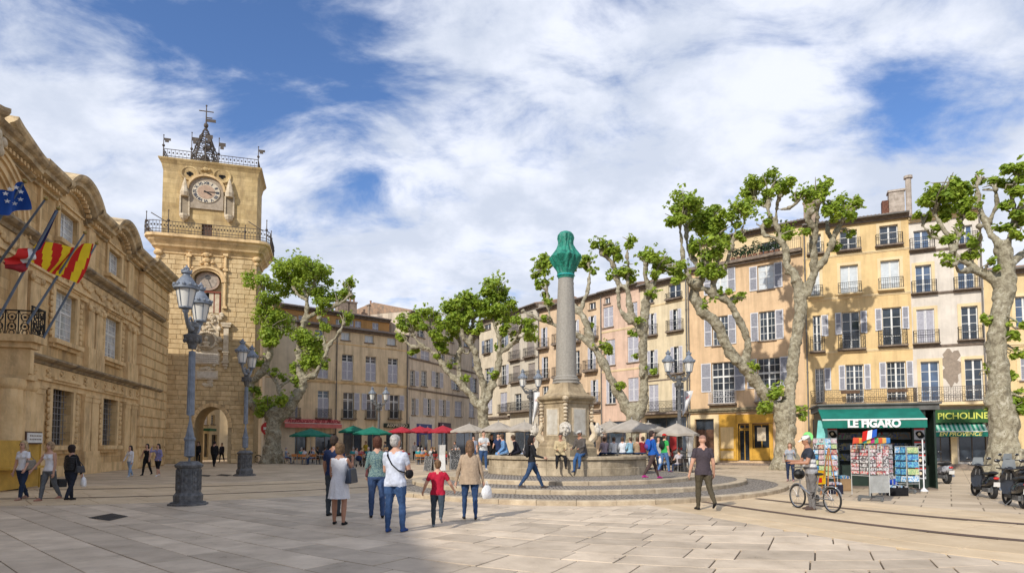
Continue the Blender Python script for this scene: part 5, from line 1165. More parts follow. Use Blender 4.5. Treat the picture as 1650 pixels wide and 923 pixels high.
RA = [(-ob+.8, -ob), (TL+ob-.8, -ob), (TL+ob-.25, -ob+.25), (TL+ob, -ob+.8), (TL+ob, TD)]; RA = [(-ob, TD), (-ob, -ob+.8), (-ob+.25, -ob+.25)]+RA
def path_rail(mb, pts, z, h, sp=.24):
    for (a, b) in zip(pts[:-1], pts[1:]):
        a, b = Vector(a), Vector(b); l = (b-a).length; n = max(1, int(l/sp)); ang = math.atan2(b.y-a.y, b.x-a.x); c = (a+b)/2
        for zz in (z+.06, z+h*.28, z+h-.03): mb.cbox((c.x, c.y, zz), (l, .045, .045), ang)
        for i in range(n+1):
            p = a.lerp(b, i/n); mb.box(p.x-.014, p.x+.014, p.y-.014, p.y+.014, z, z+h)
            if i < n:
                q = a.lerp(b, (i+.5)/n); mb.ball((q.x, q.y, z+h*.62), (.07, .07, .1), 4, 3)
mb = MB(); path_rail(mb, RA, zbal, 1.0); mb.build('balcony_railing', IRONR, tw)
def vane(mb, x, y, z, h, flag=1):
    mb.tube([(x, y, z), (x, y, z+h)], [.055, .03], 6); mb.ball((x, y, z+h*.55), .12, 7, 5); mb.ball((x, y, z+h), .06, 6, 4)
    if flag: mb.box(x, x+.55, y-.012, y+.012, z+h*.78, z+h*.88); mb.box(x+.1, x+.4, y-.012, y+.012, z+h*.7, z+h*.78)
mb = MB()
for (x, y, h, fl) in ((-ob, .8, 1.4, 0), (-ob+.25, -ob+.25, 1.7, 0), (.9, -ob, 1.9, 0), (TL-.9, -ob, 1.2, 0), (TL+ob-.25, -ob+.25, 1.9, 0), (TL+ob, .8, 1.5, 0)): vane(mb, x, y, zbal, h, fl)
for (x0, x1) in ((-.5, .8), (TL-.7, TL+.5)): mb.tube([(x0, -ob+.4, zbal+1.7), (x1, -ob+.1, zbal+.9)], .04, 5)
mb.build('iron_stanchions', IRONR, tw)
# upper stage
M_UP = ashlar('yellow limestone upper stage', (.68, .51, .26), (.50, .37, .18), 1.2, .42, .5, .7)
i_ = .12; dw = TW.rect(325, 342, 361, 378, i_)
mb = MB(); mb.M = Matrix.Translation((i_, i_, 0)); oc = (dw[0]-i_, dw[1]-i_, zbal+.05, dw[3])
wall_mesh(mb, TL-2*i_, ztop, [oc], TD-2*i_, t=.3, z0=zbal-.01); mb.build('upper_stage_wall', M_UP, tw)
mb = MB(); mb.box(dw[0]+.05, dw[0]+.45, .3, .38, zbal+.05, dw[3]-.03); mb.box(dw[1]-.45, dw[1]-.05, .3, .38, zbal+.05, dw[3]-.03); mb.build('door_leaf', M_WOOD, tw)
for (a, b) in ((0, i_),):
    mb = MB(); prof = [(-.12, ztop-.9), (.0, ztop-.35), (.12, ztop-.12), (.2, ztop), (.24, ztop+.1), (.24, ztop+.16)]; flare(mb, prof, .05); mb.build('top_cornice', M_UP, tw)
cc, cz = TW.at(333, 311, i_); cr_ = 21*53/F
plate = MB(); hw = 26*53/F; zb3 = TW.at(333, 338, i_)[1]; arc = [(cc+hw*math.cos(math.pi*k/16), cz+.1+(hw*.92)*math.sin(math.pi*k/16)) for k in range(17)]
plate.prism([(cc-hw, zb3), (cc+hw, zb3)]+arc, -.02, i_-.002); plate.build('clock_plate', mat('grey stone clock plate', (.44, .36, .27), rough=.9, col2=(.3, .24, .17), vscale=2), tw)
mb = MB()
for k in range(16):
    (x0, z0), (x1, z1) = arc[k], arc[k+1]; f_ = 1.14
    O = lambda x, z, q: (cc+(x-cc)*q, z if z < cz+.1 else cz+.1+(z-cz-.1)*q)
    a, b, c_, d_ = (x0, z0), (x1, z1), O(x1, z1, f_), O(x0, z0, f_)
    mb.quad((a[0], -.22, a[1]), (d_[0], -.22, d_[1]), (c_[0], -.22, c_[1]), (b[0], -.22, b[1])); mb.quad((a[0], 0, a[1]), (a[0], -.22, a[1]), (b[0], -.22, b[1]), (b[0], 0, b[1])); mb.quad((d_[0], -.22, d_[1]), (d_[0], .1, d_[1]), (c_[0], .1, c_[1]), (c_[0], -.22, c_[1]))
mb.build('clock_hood', TRIM, tw)
mb = MB(); mb.lathe([(cr_, -.03), (cr_, .03)], (0, 0, 0), 40); ck = mb.build('clock_face', mat('cream clock face', (.66, .58, .44), rough=.7, col2=(.5, .42, .3), vscale=3), tw); ck.location = (cc, -.06, cz); ck.rotation_euler = (math.pi/2, 0, 0); ck.scale = (1, .86, 1)
mb = MB(); mb.lathe([(cr_*.64, .031), (cr_*.64, .04)], (0, 0, 0), 32); mb.build('clock_centre_disc', mat('pinkish stone disc', (.52, .36, .25), rough=.8, var=.15, vscale=5), ck)
M_NUM = mat('dark blue grey numeral', (.06, .07, .10), rough=.6)
for k, t_ in enumerate(('XII', 'I', 'II', 'III', 'IIII', 'V', 'VI', 'VII', 'VIII', 'IX', 'X', 'XI')):
    a = math.pi/2-k*math.pi/6; text_obj(t_, .36, M_NUM, ck, (cr_*.81*math.cos(a), cr_*.81*math.sin(a), .04), (0, 0, a-math.pi/2), 'numeral', off=.012)
for (nm, a, l, w) in (('minute_hand', R(3), .85, .07), ('hour_hand', R(-32), .55, .10)):
    mb = MB(); mb.M = Matrix.Rotation(a, 4, 'Z'); mb.poly([(-.2, -w/2, .06), (l*cr_*.7, -w*.7, .06), (l*cr_, 0, .06), (l*cr_*.7, w*.7, .06), (-.2, w/2, .06)]); mb.build(nm, mat('black clock hand', (.02, .02, .02), rough=.4), ck)
M_QF = M_UP
for (px_, py_) in ((306, 280), (358, 284.5)):
    s_, z_ = TW.at(px_, py_, i_); mb = MB()
    for k in range(20):
        a, b = 2*math.pi*k/20, 2*math.pi*(k+1)/20; P = lambda r, t, y: (s_+r*math.cos(t)*1.2, y, z_+r*math.sin(t))
        for (r0, r1, d0, d1) in ((.42, .52, 0, .13), (.52, .62, .13, .13)): mb.quad(P(r0, a, i_-d0), P(r1, a, i_-d1), P(r1, b, i_-d1), P(r0, b, i_-d0))
        mb.quad(P(.62, a, i_-.13), P(.64, a, i_), P(.64, b, i_), P(.62, b, i_-.13))
    mb.build('round_moulding', M_UP, tw); mb = MB()
    for (dx_, dz_) in ((.13, 0), (-.13, 0), (0, .13), (0, -.13), (0, 0)): mb.lathe([(.12, 0), (.12, .01)], (dx_*1.2, dz_, 0), 10)
    o = mb.build('quatrefoil', DARK, tw); o.location = (s_, i_-.02, z_); o.rotation_euler = (math.pi/2, 0, 0)
mb = MB()
for (x, y, r) in ((332, 274, .26), (332, 268, .16), (326, 275, .14), (338, 275, .14), (332, 283, .18), (328, 286, .14), (336, 286, .14)): s_, z_ = TW.at(x, y, i_); mb.ball((s_, .0, z_), (r, .14, r*.8), 8, 6)
mb.build('carved_finial', M_UP, tw, smooth=True)
for (px_, sy) in ((298, 300), (370, 302)):
    s_ = TW.at(px_, 330, i_)[0]; Zp = lambda y: TW.at(px_, y+sy-300, i_)[1]; mb = MB()
    mb.lathe([(.32, Zp(318)), (.38, Zp(312)), (.28, Zp(306)), (.22, Zp(300)), (.1, Zp(292)), (.03, Zp(288))], (s_, -.12, 0), 8)
    mb.lathe([(.05, Zp(358)), (.28, Zp(354)), (.36, Zp(350)), (.36, Zp(347))], (s_, -.12, 0), 8)
    for k in (-1, 1): mb.box(s_+k*.34-.06, s_+k*.34+.06, -.06, i_-.002, Zp(349), Zp(316))
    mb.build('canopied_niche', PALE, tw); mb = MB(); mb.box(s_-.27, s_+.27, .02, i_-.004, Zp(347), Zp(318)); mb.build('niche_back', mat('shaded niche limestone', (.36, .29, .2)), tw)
mb = MB(); RT = [(.1, TD-.1), (.1, .1), (TL-.1, .1), (TL-.1, TD-.1), (.1, TD-.1)]; path_rail(mb, RT, ztop+.16, .85, .3); mb.build('top_railing', IRONR, tw)
mb = MB()
for x in (.1, TL-.1): vane(mb, x, .1, ztop+.16, 2.0)
mb.build('corner_vane', IRONR, tw)
# iron bell cage
bx, by = TW.at(330.5, 262, TD/2)[0], TD/2; zt = ztop+.16; cg = MB(); SZ = Matrix.Translation((0, 0, zt)) @ Matrix.Diagonal((1, 1, 1.22, 1)) @ Matrix.Translation((0, 0, -zt)); cg.M = SZ; rn = random.Random(3)
for k in range(8):
    a = 2*math.pi*k/8+.2; p = [(bx+r*math.cos(a), by+r*math.sin(a), zt+z) for r, z in ((1.05, 0), (1.0, 1.2), (.72, 1.9), (.42, 2.6), (.12, 3.2))]; cg.tube(p, [.055, .05, .045, .04, .03], 5)
    if k % 2 == 0: vane(cg, bx+1.1*math.cos(a), by+1.1*math.sin(a), zt, 2.7)
for (r, z) in ((1.04, .15), (1.03, .6), (1.02, 1.2), (.72, 1.9), (.5, 2.4), (.25, 3.0)):
    cg.tube([(bx+r*math.cos(2*math.pi*k/16), by+r*math.sin(2*math.pi*k/16), zt+z) for k in range(17)], .035, 4, cap=False)
for k in range(170):
    a = rn.uniform(0, 6.28); z = rn.uniform(.1, 2.7); r = (1.02 if z < 1.2 else 1.02-(z-1.2)*.42)*rn.uniform(.85, 1.08); q = rn.uniform(.08, .16)
    cg.tube([(bx+r*math.cos(a)+q*math.cos(t*1.05)*-math.sin(a), by+r*math.sin(a)+q*math.cos(t*1.05)*math.cos(a), zt+z+q*math.sin(t*1.05)) for t in range(6)], .027, 4, cap=False)
cg.build('bell_cage', IRONR, tw)
mb = MB(); mb.lathe([(.62, .5), (.55, .62), (.38, 1.0), (.32, 1.3), (.2, 1.45), (.05, 1.5)], (bx, by, zt), 16); mb.build('bell', mat('dark bronze bell', (.08, .06, .04), rough=.5, metal=.6), tw)
mb = MB(); mb.M = SZ; mb.tube([(bx, by, zt+3.1), (bx, by, zt+4.95)], [.08, .04], 6); mb.ball((bx, by, zt+3.45), .2, 8, 6); mb.ball((bx, by, zt+4.95), .08, 6, 4); mb.box(bx-.6, bx+.6, by-.03, by+.03, zt+4.5, zt+4.56); mb.box(bx, bx+.8, by-.02, by+.02, zt+3.75, zt+3.97); mb.box(bx, bx+.5, by-.02, by+.02, zt+4.02, zt+4.1)
mb.build('spire_cross', IRONR, tw)
# lane beyond the arch
LA = house('lane_house', 'ochre house with shop fronts seen through the tower arch', 316, 64, 353, 72, (330, 560), PL_Y2, [(318, 325, 668, 685, 'c'), (329, 335, 668, 684, 's', dict(m=wv)), (340, 346, 668, 683, 'c'), (318, 325, 698, 736, 'd'), (329, 336, 698, 736, 'd'), (341, 349, 700, 736, 'd')], D=6, group=None)
shopbox(LA, 327, 338, 690, 694, .7, mat('dark green shop canopy', (.02, .10, .06)), 'shop_canopy')
LB_ = house('lane_house', 'pale grey house with wooden shop front at the right of the tower arch view', 350, 84, 376, 76, (360, 545), PL_C1, [(356, 360, 668, 682, 'c'), (364, 368, 667, 682, 'c'), (354, 361, 700, 734, 'd'), (364, 371, 700, 735, 'd')], D=6, group=None)
LC_ = house('lane_house', 'tall cream house closing the lane at the left of the tower arch view', 290, 80, 322, 76, (300, 560), PL_C1, [(300, 306, 668, 682, 'c'), (311, 317, 668, 682, 'c'), (303, 315, 700, 734, 'd')], D=6, group=None)
# ------------------------------------------------------------------ plane trees
def bark(t, last, g):
    v = t.nodes.new('ShaderNodeTexNoise'); v.inputs['Scale'].default_value = 4.5; v.inputs['Detail'].default_value = 2.5; v.inputs['Distortion'].default_value = .8; t.links.new(g.outputs['Position'], v.inputs[0])
    cr_ = t.nodes.new('ShaderNodeValToRGB'); t.links.new(v.outputs[0], cr_.inputs[0]); e = cr_.color_ramp; e.interpolation = 'CONSTANT'
    e.elements[0].position = 0; e.elements[0].color = (.16, .135, .09, 1); e.elements[1].position = .42; e.elements[1].color = (.26, .225, .155, 1)
    for p, c in ((.50, (.37, .335, .24, 1)), (.57, (.22, .195, .125, 1)), (.62, (.48, .44, .34, 1))): q = e.elements.new(p); q.color = c
    n = t.nodes.new('ShaderNodeTexNoise'); n.inputs['Scale'].default_value = 14; n.inputs['Detail'].default_value = 4; t.links.new(g.outputs['Position'], n.inputs[0])
    mx = t.nodes.new('ShaderNodeMix'); mx.data_type = 'RGBA'; mx.inputs[0].default_value = .35; t.links.new(cr_.outputs[0], mx.inputs[6]); t.links.new(last, mx.inputs[7]); return mx.outputs[2]
M_BARK = mat('mottled plane tree bark', (.40, .36, .26), rough=.9, col2=(.20, .17, .12), vscale=5, bump=.5, bscale=8, spec=.1, extra=bark)
def leafmat(name, c1, c2):
    m = mat(name, c1, rough=.5, col2=c2, vscale=2.2, spec=.3, thr=(.35, .65)); t = m.node_tree; b = t.nodes['Principled BSDF']; o = t.nodes['Material Output']
    tr = t.nodes.new('ShaderNodeBsdfTranslucent'); src = b.inputs['Base Color'].links[0].from_socket
    hs = t.nodes.new('ShaderNodeHueSaturation'); hs.inputs['Value'].default_value = 1.6; hs.inputs['Hue'].default_value = .485; t.links.new(src, hs.inputs['Color']); t.links.new(hs.outputs[0], tr.inputs[0])
    mx = t.nodes.new('ShaderNodeMixShader'); mx.inputs[0].default_value = .38; t.links.new(b.outputs[0], mx.inputs[1]); t.links.new(tr.outputs[0], mx.inputs[2]); t.links.new(mx.outputs[0], o.inputs[0]); return m
M_LEAF = leafmat('fresh plane leaves', (.37, .46, .06), (.17, .27, .03))
def catmull(pts, k=4):
    out = []; P = [Vector(p) for p in pts]; n = len(P)
    for i in range(n-1):
        p0, p1, p2, p3 = P[max(0, i-1)], P[i], P[i+1], P[min(n-1, i+2)]
        for j in range(k):
            t = j/k; out.append(.5*((2*p1)+(p2-p0)*t+(2*p0-5*p1+4*p2-p3)*t*t+(3*p1-p0-3*p2+p3)*t**3))
    out.append(P[-1]); return out
def remesh(mb, voxel, smooth=True):
    me = bpy.data.meshes.new('t'); me.from_pydata(mb.v, [], mb.f); o = bpy.data.objects.new('t', me); C.objects.link(o)
    md = o.modifiers.new('r', 'REMESH'); md.mode = 'VOXEL'; md.voxel_size = voxel; md.use_smooth_shade = smooth
    dg = bpy.context.evaluated_depsgraph_get(); r = bpy.data.meshes.new_from_object(o.evaluated_get(dg)); bpy.data.objects.remove(o); bpy.data.meshes.remove(me); return r
def plane_tree(label, Y, limbs, tufts, seed, voxel=.07, lsz=.225, dens=1.0, base_flare=None):
    rnd = random.Random(seed); mpp = m_per_px(Y); base = dp(limbs[0][0][0], 716, Y); root = thing('plane_tree', label, 'tree', (base.x, Y, 0), 0, 'pollarded plane trees on the square')
    org = Vector((base.x, Y, 0)); mb = MB(); skel = []
    for li, lb in enumerate(limbs):
        dyend = rnd.uniform(-1, 1)*(1.6 if li else 0); n = len(lb); pts = []
        # a limb starts on the nearest already laid point so that forks join
        d0 = 0.
        if li:
            q = min(skel, key=lambda s: (s[0]-lb[0][0])**2+(s[1]-lb[0][1])**2); d0 = q[2]
        for i, (x, y, r) in enumerate(lb):
            dy = d0+dyend*(i/max(1, n-1))**1.2
            p = dp(x, y, Y+dy)-org
            if li == 0 and i == 0: p.z = -.1
            pts.append((p.x, p.y, p.z, r*mpp)); skel.append((x, y, dy))
        c = catmull([p[:3] for p in pts], 4); rr = [a for a in np.interp(np.linspace(0, n-1, len(c)), range(n), [p[3] for p in pts])]
        rr = [r*(1+.10*mnoise.noise((p*1.7)+Vector((seed, li, 0)))) for r, p in zip(rr, c)]
        mb.tube(c, [q*.74 for q in rr], 10)
        for p, r in zip(c[::3], rr[::3]):
            if rnd.random() < .35: d = Vector((rnd.gauss(0, 1), rnd.gauss(0, 1), rnd.gauss(0, .5))).normalized(); mb.ball(p+d*r*.5, r*rnd.uniform(.4, .62), 8, 6)
        e = c[-1]; mb.ball(e, rr[-1]*(1.4 if li else .8), 8, 6)
    if base_flare:
        for k in range(9):
            a = 2*math.pi*k/9+rnd.uniform(-.2, .2); f = base_flare*mpp; mb.tube([(math.cos(a)*f*.45, math.sin(a)*f*.45, 1.3), (math.cos(a)*f*.75, math.sin(a)*f*.75, .45), (math.cos(a)*f*rnd.uniform(1.05, 1.3), math.sin(a)*f*1.1, -.08)], [f*.4, f*.36, f*.2], 8)
    me = remesh(mb, voxel); co = np.empty(len(me.vertices)*3, 'f'); me.vertices.foreach_get('co', co); co = co.reshape(-1, 3); no = np.empty(len(me.vertices)*3, 'f'); me.vertices.foreach_get('normal', no); no = no.reshape(-1, 3)
    dd = np.array([mnoise.noise(Vector(c)*1.9)*.11+mnoise.noise(Vector(c)*5.5)*.045 for c in co.tolist()], 'f')*min(1.5, mpp*30); co = co+no*dd[:, None]
    me.vertices.foreach_set('co', co.ravel()); me.materials.append(M_BARK); me.name = 'trunk'; me.update(); link('trunk', me, root)
    lf = MB(); tw_ = MB()
    for (x, y, r) in tufts:
        q = min(skel, key=lambda s: (s[0]-x)**2+(s[1]-y)**2); dy = q[2]+rnd.uniform(-.5, .5); c = dp(x, y, Y+dy)-org; R_ = r*mpp*1.24
        n = int(max(24, dens*400*(R_/.7)**2))
        k = max(1, int(R_/.28))
        for j in range(k*2):
            o = Vector((rnd.gauss(0, .42), rnd.gauss(0, .42), rnd.gauss(0, .34)))*R_; leaf_cloud(lf, c+o, (R_*.62, R_*.62, R_*.5), n//(k*2)+1, lsz, rnd)
        # a few shoots sticking out
        for j in range(int(4+R_*5)):
            d = Vector((rnd.gauss(0, .8), rnd.gauss(0, .8), rnd.uniform(.2, 1.3))).normalized(); leaf_cloud(lf, c+d*R_*rnd.uniform(.85, 1.3), (.16, .16, .14), 5, lsz*.9, rnd)
        st = Vector(dp(q[0], q[1], Y+q[2])-org)
        for j in range(4):
            e = c+Vector((rnd.gauss(0, .55), rnd.gauss(0, .55), rnd.uniform(-.1, .9)))*R_; m_ = st.lerp(e, .5)+Vector((rnd.gauss(0, .12), rnd.gauss(0, .12), .1)); tw_.tube([st, m_, e], [.055, .04, .015], 5)
    tag(lf.build('crown', M_LEAF, root), kind='stuff')
    tag(tw_.build('twigs', M_BARK, root, smooth=True), kind='stuff')
    return root
plane_tree('plane tree beside the clock tower, before the ochre brown house', 53, [
    [(438.8, 744, 19), (440, 725, 17), (440.7, 704, 15), (442.7, 677, 16), (446, 664, 15)],
    [(442, 674, 13), (428, 664, 12), (413, 657, 10), (401, 642, 9), (404, 618, 8), (419, 603, 7), (433, 579, 6.5), (437, 556, 6), (433, 529, 5), (429, 494, 4), (423, 462, 3)],
    [(448, 674, 13), (460, 662, 13), (476, 642, 12), (487.5, 618, 10), (483, 597, 8), (481.7, 575, 7), (483.6, 544, 6), (492, 513, 6), (494.6, 478, 5), (487, 460, 3)],
    [(487, 612, 7), (507, 603, 6), (524, 576, 5), (530, 556, 4.5), (546, 537, 4), (554, 521, 3)], [(492, 513, 5), (518, 501, 4), (546, 490, 3.6), (565, 474, 3)], [(429, 595, 4), (441, 610, 4), (449, 626, 4.5), (456, 645, 5)], [(449, 624, 4), (466, 613, 3.5), (484, 603, 3.5)],
    [(524, 574, 4), (522, 545, 3), (514, 513, 2.6)], [(494, 482, 4), (478, 472, 3), (470, 455, 2.5)], [(494, 480, 3.5), (505, 462, 3), (508, 445, 2.5)]],
    [(421,455,17),(433,478,15),(431,497,15),(441,517,19),(437,533,17),(433,552,12),(419,581,10),(406,630,9),(433,650,14),(427,661,12),(460,642,11),(464,435,19),(484,427,19),(503,437,19),(519,443,12),(468,458,18),(487,451,20),(515,474,14),(519,490,13),(542,478,11),(558,466,11),(567,458,9),(558,513,11),(525,525,9),(495,544,15),(503,556,15),(495,575,16),(507,583,14),(487,611,12),(523,591,9),(456,611,7),(474,591,9),(441,599,6)], 1, base_flare=16)
plane_tree('plane tree behind the seated crowd, between the grey brown and cream houses', 50, [
    [(784, 742, 13), (782, 712, 12), (780, 690, 12.5), (778, 665, 13), (777, 652, 12)],
    [(776, 660, 9), (766, 647, 9), (752, 628, 8), (730, 608, 7), (714, 588, 6.5), (706, 574, 6), (692, 564, 5), (678, 556, 4), (666, 540, 3)], [(707, 574, 4), (700, 554, 3), (694, 540, 2.6)], [(680, 557, 3), (666, 559, 2.6), (655, 551, 2.2)],
    [(757, 634, 6), (746, 618, 5.5), (740, 602, 5.5), (738, 580, 5), (742, 556, 4.5), (736, 540, 4), (730, 520, 3)], [(738, 573, 2.6), (722, 570, 2.4), (712, 565, 2)],
    [(779, 655, 9), (780, 640, 8), (778, 614, 7), (770, 594, 7), (768, 576, 7), (760, 558, 6), (748, 545, 5), (742, 525, 4), (740, 505, 3)],
    [(780, 655, 9), (788, 632, 9), (798, 608, 8), (804, 584, 7), (804, 568, 6), (806, 550, 5), (797, 526, 4), (794, 505, 3), (798, 475, 2.6)], [(805, 568, 5), (820, 558, 5), (836, 546, 4), (848, 540, 3)], [(826, 553, 3), (836, 535, 2.6), (842, 522, 2)], [(757, 556, 4), (760, 530, 3.4), (764, 514, 3), (782, 506, 2.6), (796, 498, 2)], [(742, 560, 3.5), (752, 570, 3), (760, 560, 3), (765, 545, 2.5)]],
    [(644,544,9),(648,524,11),(660,520,15),(670,514,14),(682,502,11),(700,506,10),(682,528,9),(710,528,11),(708,542,12),(724,546,7),(708,556,11),(714,564,9),(666,568,8),(728,494,13),(738,502,15),(752,496,15),(764,496,14),(736,516,14),(740,528,13),(752,514,12),(768,528,10),(730,536,10),(728,588,7),(752,610,6),(780,498,13),(792,504,14),(806,500,14),(814,510,11),(798,486,14),(820,494,11),(810,522,9),(810,538,8),(803,562,7),(840,520,11),(852,528,12),(852,540,11),(829,543,6),(796,606,7),(725,492,11),(799,458,15),(784,469,11),(806,473,12),(758,480,12),(745,485,10)], 2, base_flare=14)
plane_tree('two trunked plane tree right behind the fountain, before the pink house', 39, [
    [(1016, 742, 17), (1018, 715, 15), (1020, 683, 15), (1021, 667, 18), (1021, 660, 17)],
    [(1016, 668, 12), (1006, 652, 12), (992, 625, 9.5), (980, 601, 9), (968, 579, 9), (958, 561, 8), (940, 546, 7), (920, 534, 6), (890, 522, 5), (860, 510, 4), (843, 502, 3)],
    [(958, 560, 7), (951, 542, 8), (942, 518, 8), (935, 502, 7), (922, 488, 6), (920, 456, 4.5), (924, 430, 3.5)], [(936, 503, 5), (940, 486, 5), (948, 466, 4), (950, 442, 3.2), (948, 425, 2.6)],
    [(1028, 668, 12), (1036, 650, 11), (1038, 615, 9.5), (1036, 575, 9), (1036, 545, 9), (1038, 518, 9), (1042, 486, 8), (1046, 466, 6), (1040, 442, 5), (1042, 425, 3.5)],
    [(1036, 545, 8), (1029, 529, 7.5), (1018, 510, 7.5), (1014, 490, 7), (1011, 466, 6), (998, 456, 5.5), (988, 426, 5), (970, 406, 3.6)], [(1012, 470, 4.5), (1011, 448, 4), (1012, 430, 3.6), (1010, 410, 3), (1014, 396, 2.5)],
    [(1018, 520, 5), (1006, 508, 5), (998, 496, 4.5), (996, 470, 3.6), (992, 450, 3)], [(1046, 468, 4.5), (1054, 458, 4), (1058, 444, 3.6), (1061, 430, 2.8)], [(890, 522, 3.4), (884, 500, 3), (882, 470, 2.8), (876, 440, 2.6)]],
    [(962,394,9),(980,402,13),(990,408,11),(1014,392,10),(1006,436,13),(1014,448,11),(986,446,8),(1040,420,14),(1052,414,12),(1064,420,12),(1062,440,9),(1050,444,8),(1080,434,11),(1094,440,12),(1056,474,7),(948,420,11),(946,428,10),(956,438,7),(922,420,8),(920,432,8),(918,448,7),(872,424,14),(880,430,12),(864,442,9),(880,456,10),(868,460,9),(878,480,8),(882,488,6),(878,514,5),(970,560,11),(980,564,7),(1020,538,5),(1030,518,5),(1024,575,4),(1048,599,8),(1002,627,7),(952,524,4),(998,622,5)], 3, base_flare=16)
plane_tree('large plane tree between the apricot shop and the newspaper kiosk, with a low leafy fork', 40, [
    [(1266, 757, 24), (1265, 735, 21), (1264, 715, 20), (1266, 691, 20), (1266, 671, 21), (1266, 660, 20)],
    [(1270, 668, 15), (1270, 645, 13), (1276, 605, 12), (1280, 565, 12), (1286, 526, 13), (1290, 490, 13), (1288, 470, 13), (1282, 448, 11), (1268, 426, 8.5), (1268, 406, 7), (1260, 390, 6), (1246, 382, 4.5), (1231, 378, 4), (1229, 366, 3)],
    [(1292, 485, 9), (1303, 462, 9), (1312, 440, 9), (1326, 422, 7), (1340, 392, 6), (1350, 370, 5.5), (1362, 345, 4)], [(1312, 440, 8), (1311, 420, 8), (1310, 396, 8), (1313, 372, 7), (1302, 355, 6), (1306, 340, 4)], [(1314, 366, 5), (1317, 345, 5), (1318, 325, 4)], [(1330, 412, 5), (1342, 396, 4), (1334, 374, 4), (1332, 358, 3)],
    [(1266, 402, 6), (1256, 380, 5), (1251, 364, 5), (1238, 342, 6), (1238, 318, 4)], [(1251, 362, 4), (1251, 335, 4), (1257, 314, 3)], [(1239, 335, 3.5), (1224, 328, 3), (1215, 318, 2.5)], [(1252, 338, 2.4), (1268, 336, 2), (1284, 328, 2)],
    [(1260, 668, 14), (1250, 655, 13), (1238, 645, 12), (1218, 615, 12), (1200, 593, 13), (1182, 575, 12), (1168, 551, 11), (1152, 518, 11), (1132, 502, 12), (1120, 478, 10), (1118, 460, 9), (1110, 446, 7), (1102, 426, 5), (1098, 394, 4), (1096, 360, 3)],
    [(1200, 592, 9), (1203, 577, 8), (1205, 555, 7.5), (1198, 530, 7), (1186, 508, 7), (1173, 486, 7), (1150, 473, 8), (1132, 465, 6), (1122, 456, 6)], [(1152, 474, 6), (1150, 455, 6), (1146, 436, 5), (1134, 415, 4), (1125, 390, 3)], [(1150, 460, 5), (1160, 440, 4.5), (1170, 424, 4), (1180, 394, 4), (1186, 365, 3)], [(1128, 470, 4), (1131, 445, 4.5), (1120, 422, 4), (1108, 400, 3.5), (1106, 370, 3)], [(1150, 450, 4), (1156, 420, 3.5), (1150, 385, 3), (1150, 360, 2.5)], [(1182, 385, 3.4), (1196, 370, 3), (1200, 350, 2.6)]],
    [(1100,327,18),(1113,336,14),(1085,361,13),(1091,336,14),(1113,361,16),(1132,349,14),(1144,345,12),(1160,352,13),(1138,370,16),(1160,374,13),(1163,386,12),(1125,399,14),(1144,405,17),(1132,424,14),(1160,440,10),(1157,418,11),(1091,436,12),(1141,446,10),(1198,342,18),(1188,361,9),(1195,381,8),(1207,336,11),(1210,314,14),(1220,304,17),(1242,295,15),(1235,311,12),(1264,301,14),(1270,304,9),(1232,358,10),(1267,370,12),(1270,380,9),(1295,314,13),(1323,305,13),(1320,317,12),(1336,330,15),(1307,339,8),(1352,342,14),(1370,330,14),(1380,339,9),(1298,377,9),(1370,377,6),(1345,399,8),(1144,490,10),(1188,484,10),(1166,474,8),(1250,629,13),(1246,639,13),(1238,655,12),(1234,667,10),(1210,591,8),(1216,597,7),(1288,665,10),(1292,675,6)], 4, base_flare=20)
plane_tree('rightmost plane tree with a pale peeling trunk, beside the scooters', 28, [
    [(1620, 776, 38), (1618, 750, 31), (1617, 720, 28), (1617, 675, 27), (1610, 635, 23), (1609, 595, 20), (1607, 555, 19), (1611, 510, 19), (1619, 470, 19), (1621, 440, 17), (1620, 412, 16), (1617, 396, 13)],
    [(1614, 462, 13), (1596, 447, 10), (1580, 438, 9), (1560, 424, 8), (1538, 410, 6), (1534, 390, 5), (1516, 362, 4), (1505, 345, 3)], [(1536, 400, 4), (1520, 386, 3.6), (1500, 380, 3), (1487, 362, 2.6)], [(1588, 444, 6), (1562, 436, 5), (1546, 438, 4.2), (1540, 426, 3.6)], [(1560, 422, 4.5), (1571, 402, 4), (1580, 382, 4), (1578, 365, 3)], [(1538, 405, 4), (1545, 380, 4), (1550, 350, 3)],
    [(1616, 400, 10), (1606, 386, 8), (1596, 376, 7), (1586, 354, 6), (1578, 332, 5), (1575, 302, 4), (1578, 290, 3)], [(1592, 362, 4), (1600, 345, 3.5), (1607, 326, 3.4), (1603, 306, 3)], [(1620, 402, 9), (1627, 386, 7), (1632, 366, 6), (1635, 345, 5.5), (1631, 318, 5), (1636, 298, 4), (1640, 280, 3)], [(1626, 430, 9), (1640, 414, 9), (1656, 402, 7), (1672, 380, 5)]],
    [(1514,310,18),(1498,330,15),(1486,350,11),(1531,306,18),(1547,310,18),(1555,330,18),(1527,330,16),(1539,350,11),(1567,338,11),(1508,374,9),(1531,390,11),(1527,418,11),(1535,422,9),(1571,390,11),(1567,410,11),(1545,370,8),(1579,290,10),(1603,298,12),(1639,274,14),(1643,290,13),(1643,310,15),(1627,342,13),(1643,354,11),(1639,378,9),(1607,370,7),(1599,426,8),(1587,515,7),(1635,531,11),(1631,547,9),(1595,603,13),(1607,611,13),(1639,571,8),(1629,645,12),(1641,649,14),(1654,645,14),(1639,655,11),(1597,659,7),(1665,350,16),(1675,330,15)], 5, voxel=.055, lsz=.21, dens=1.5, base_flare=30)
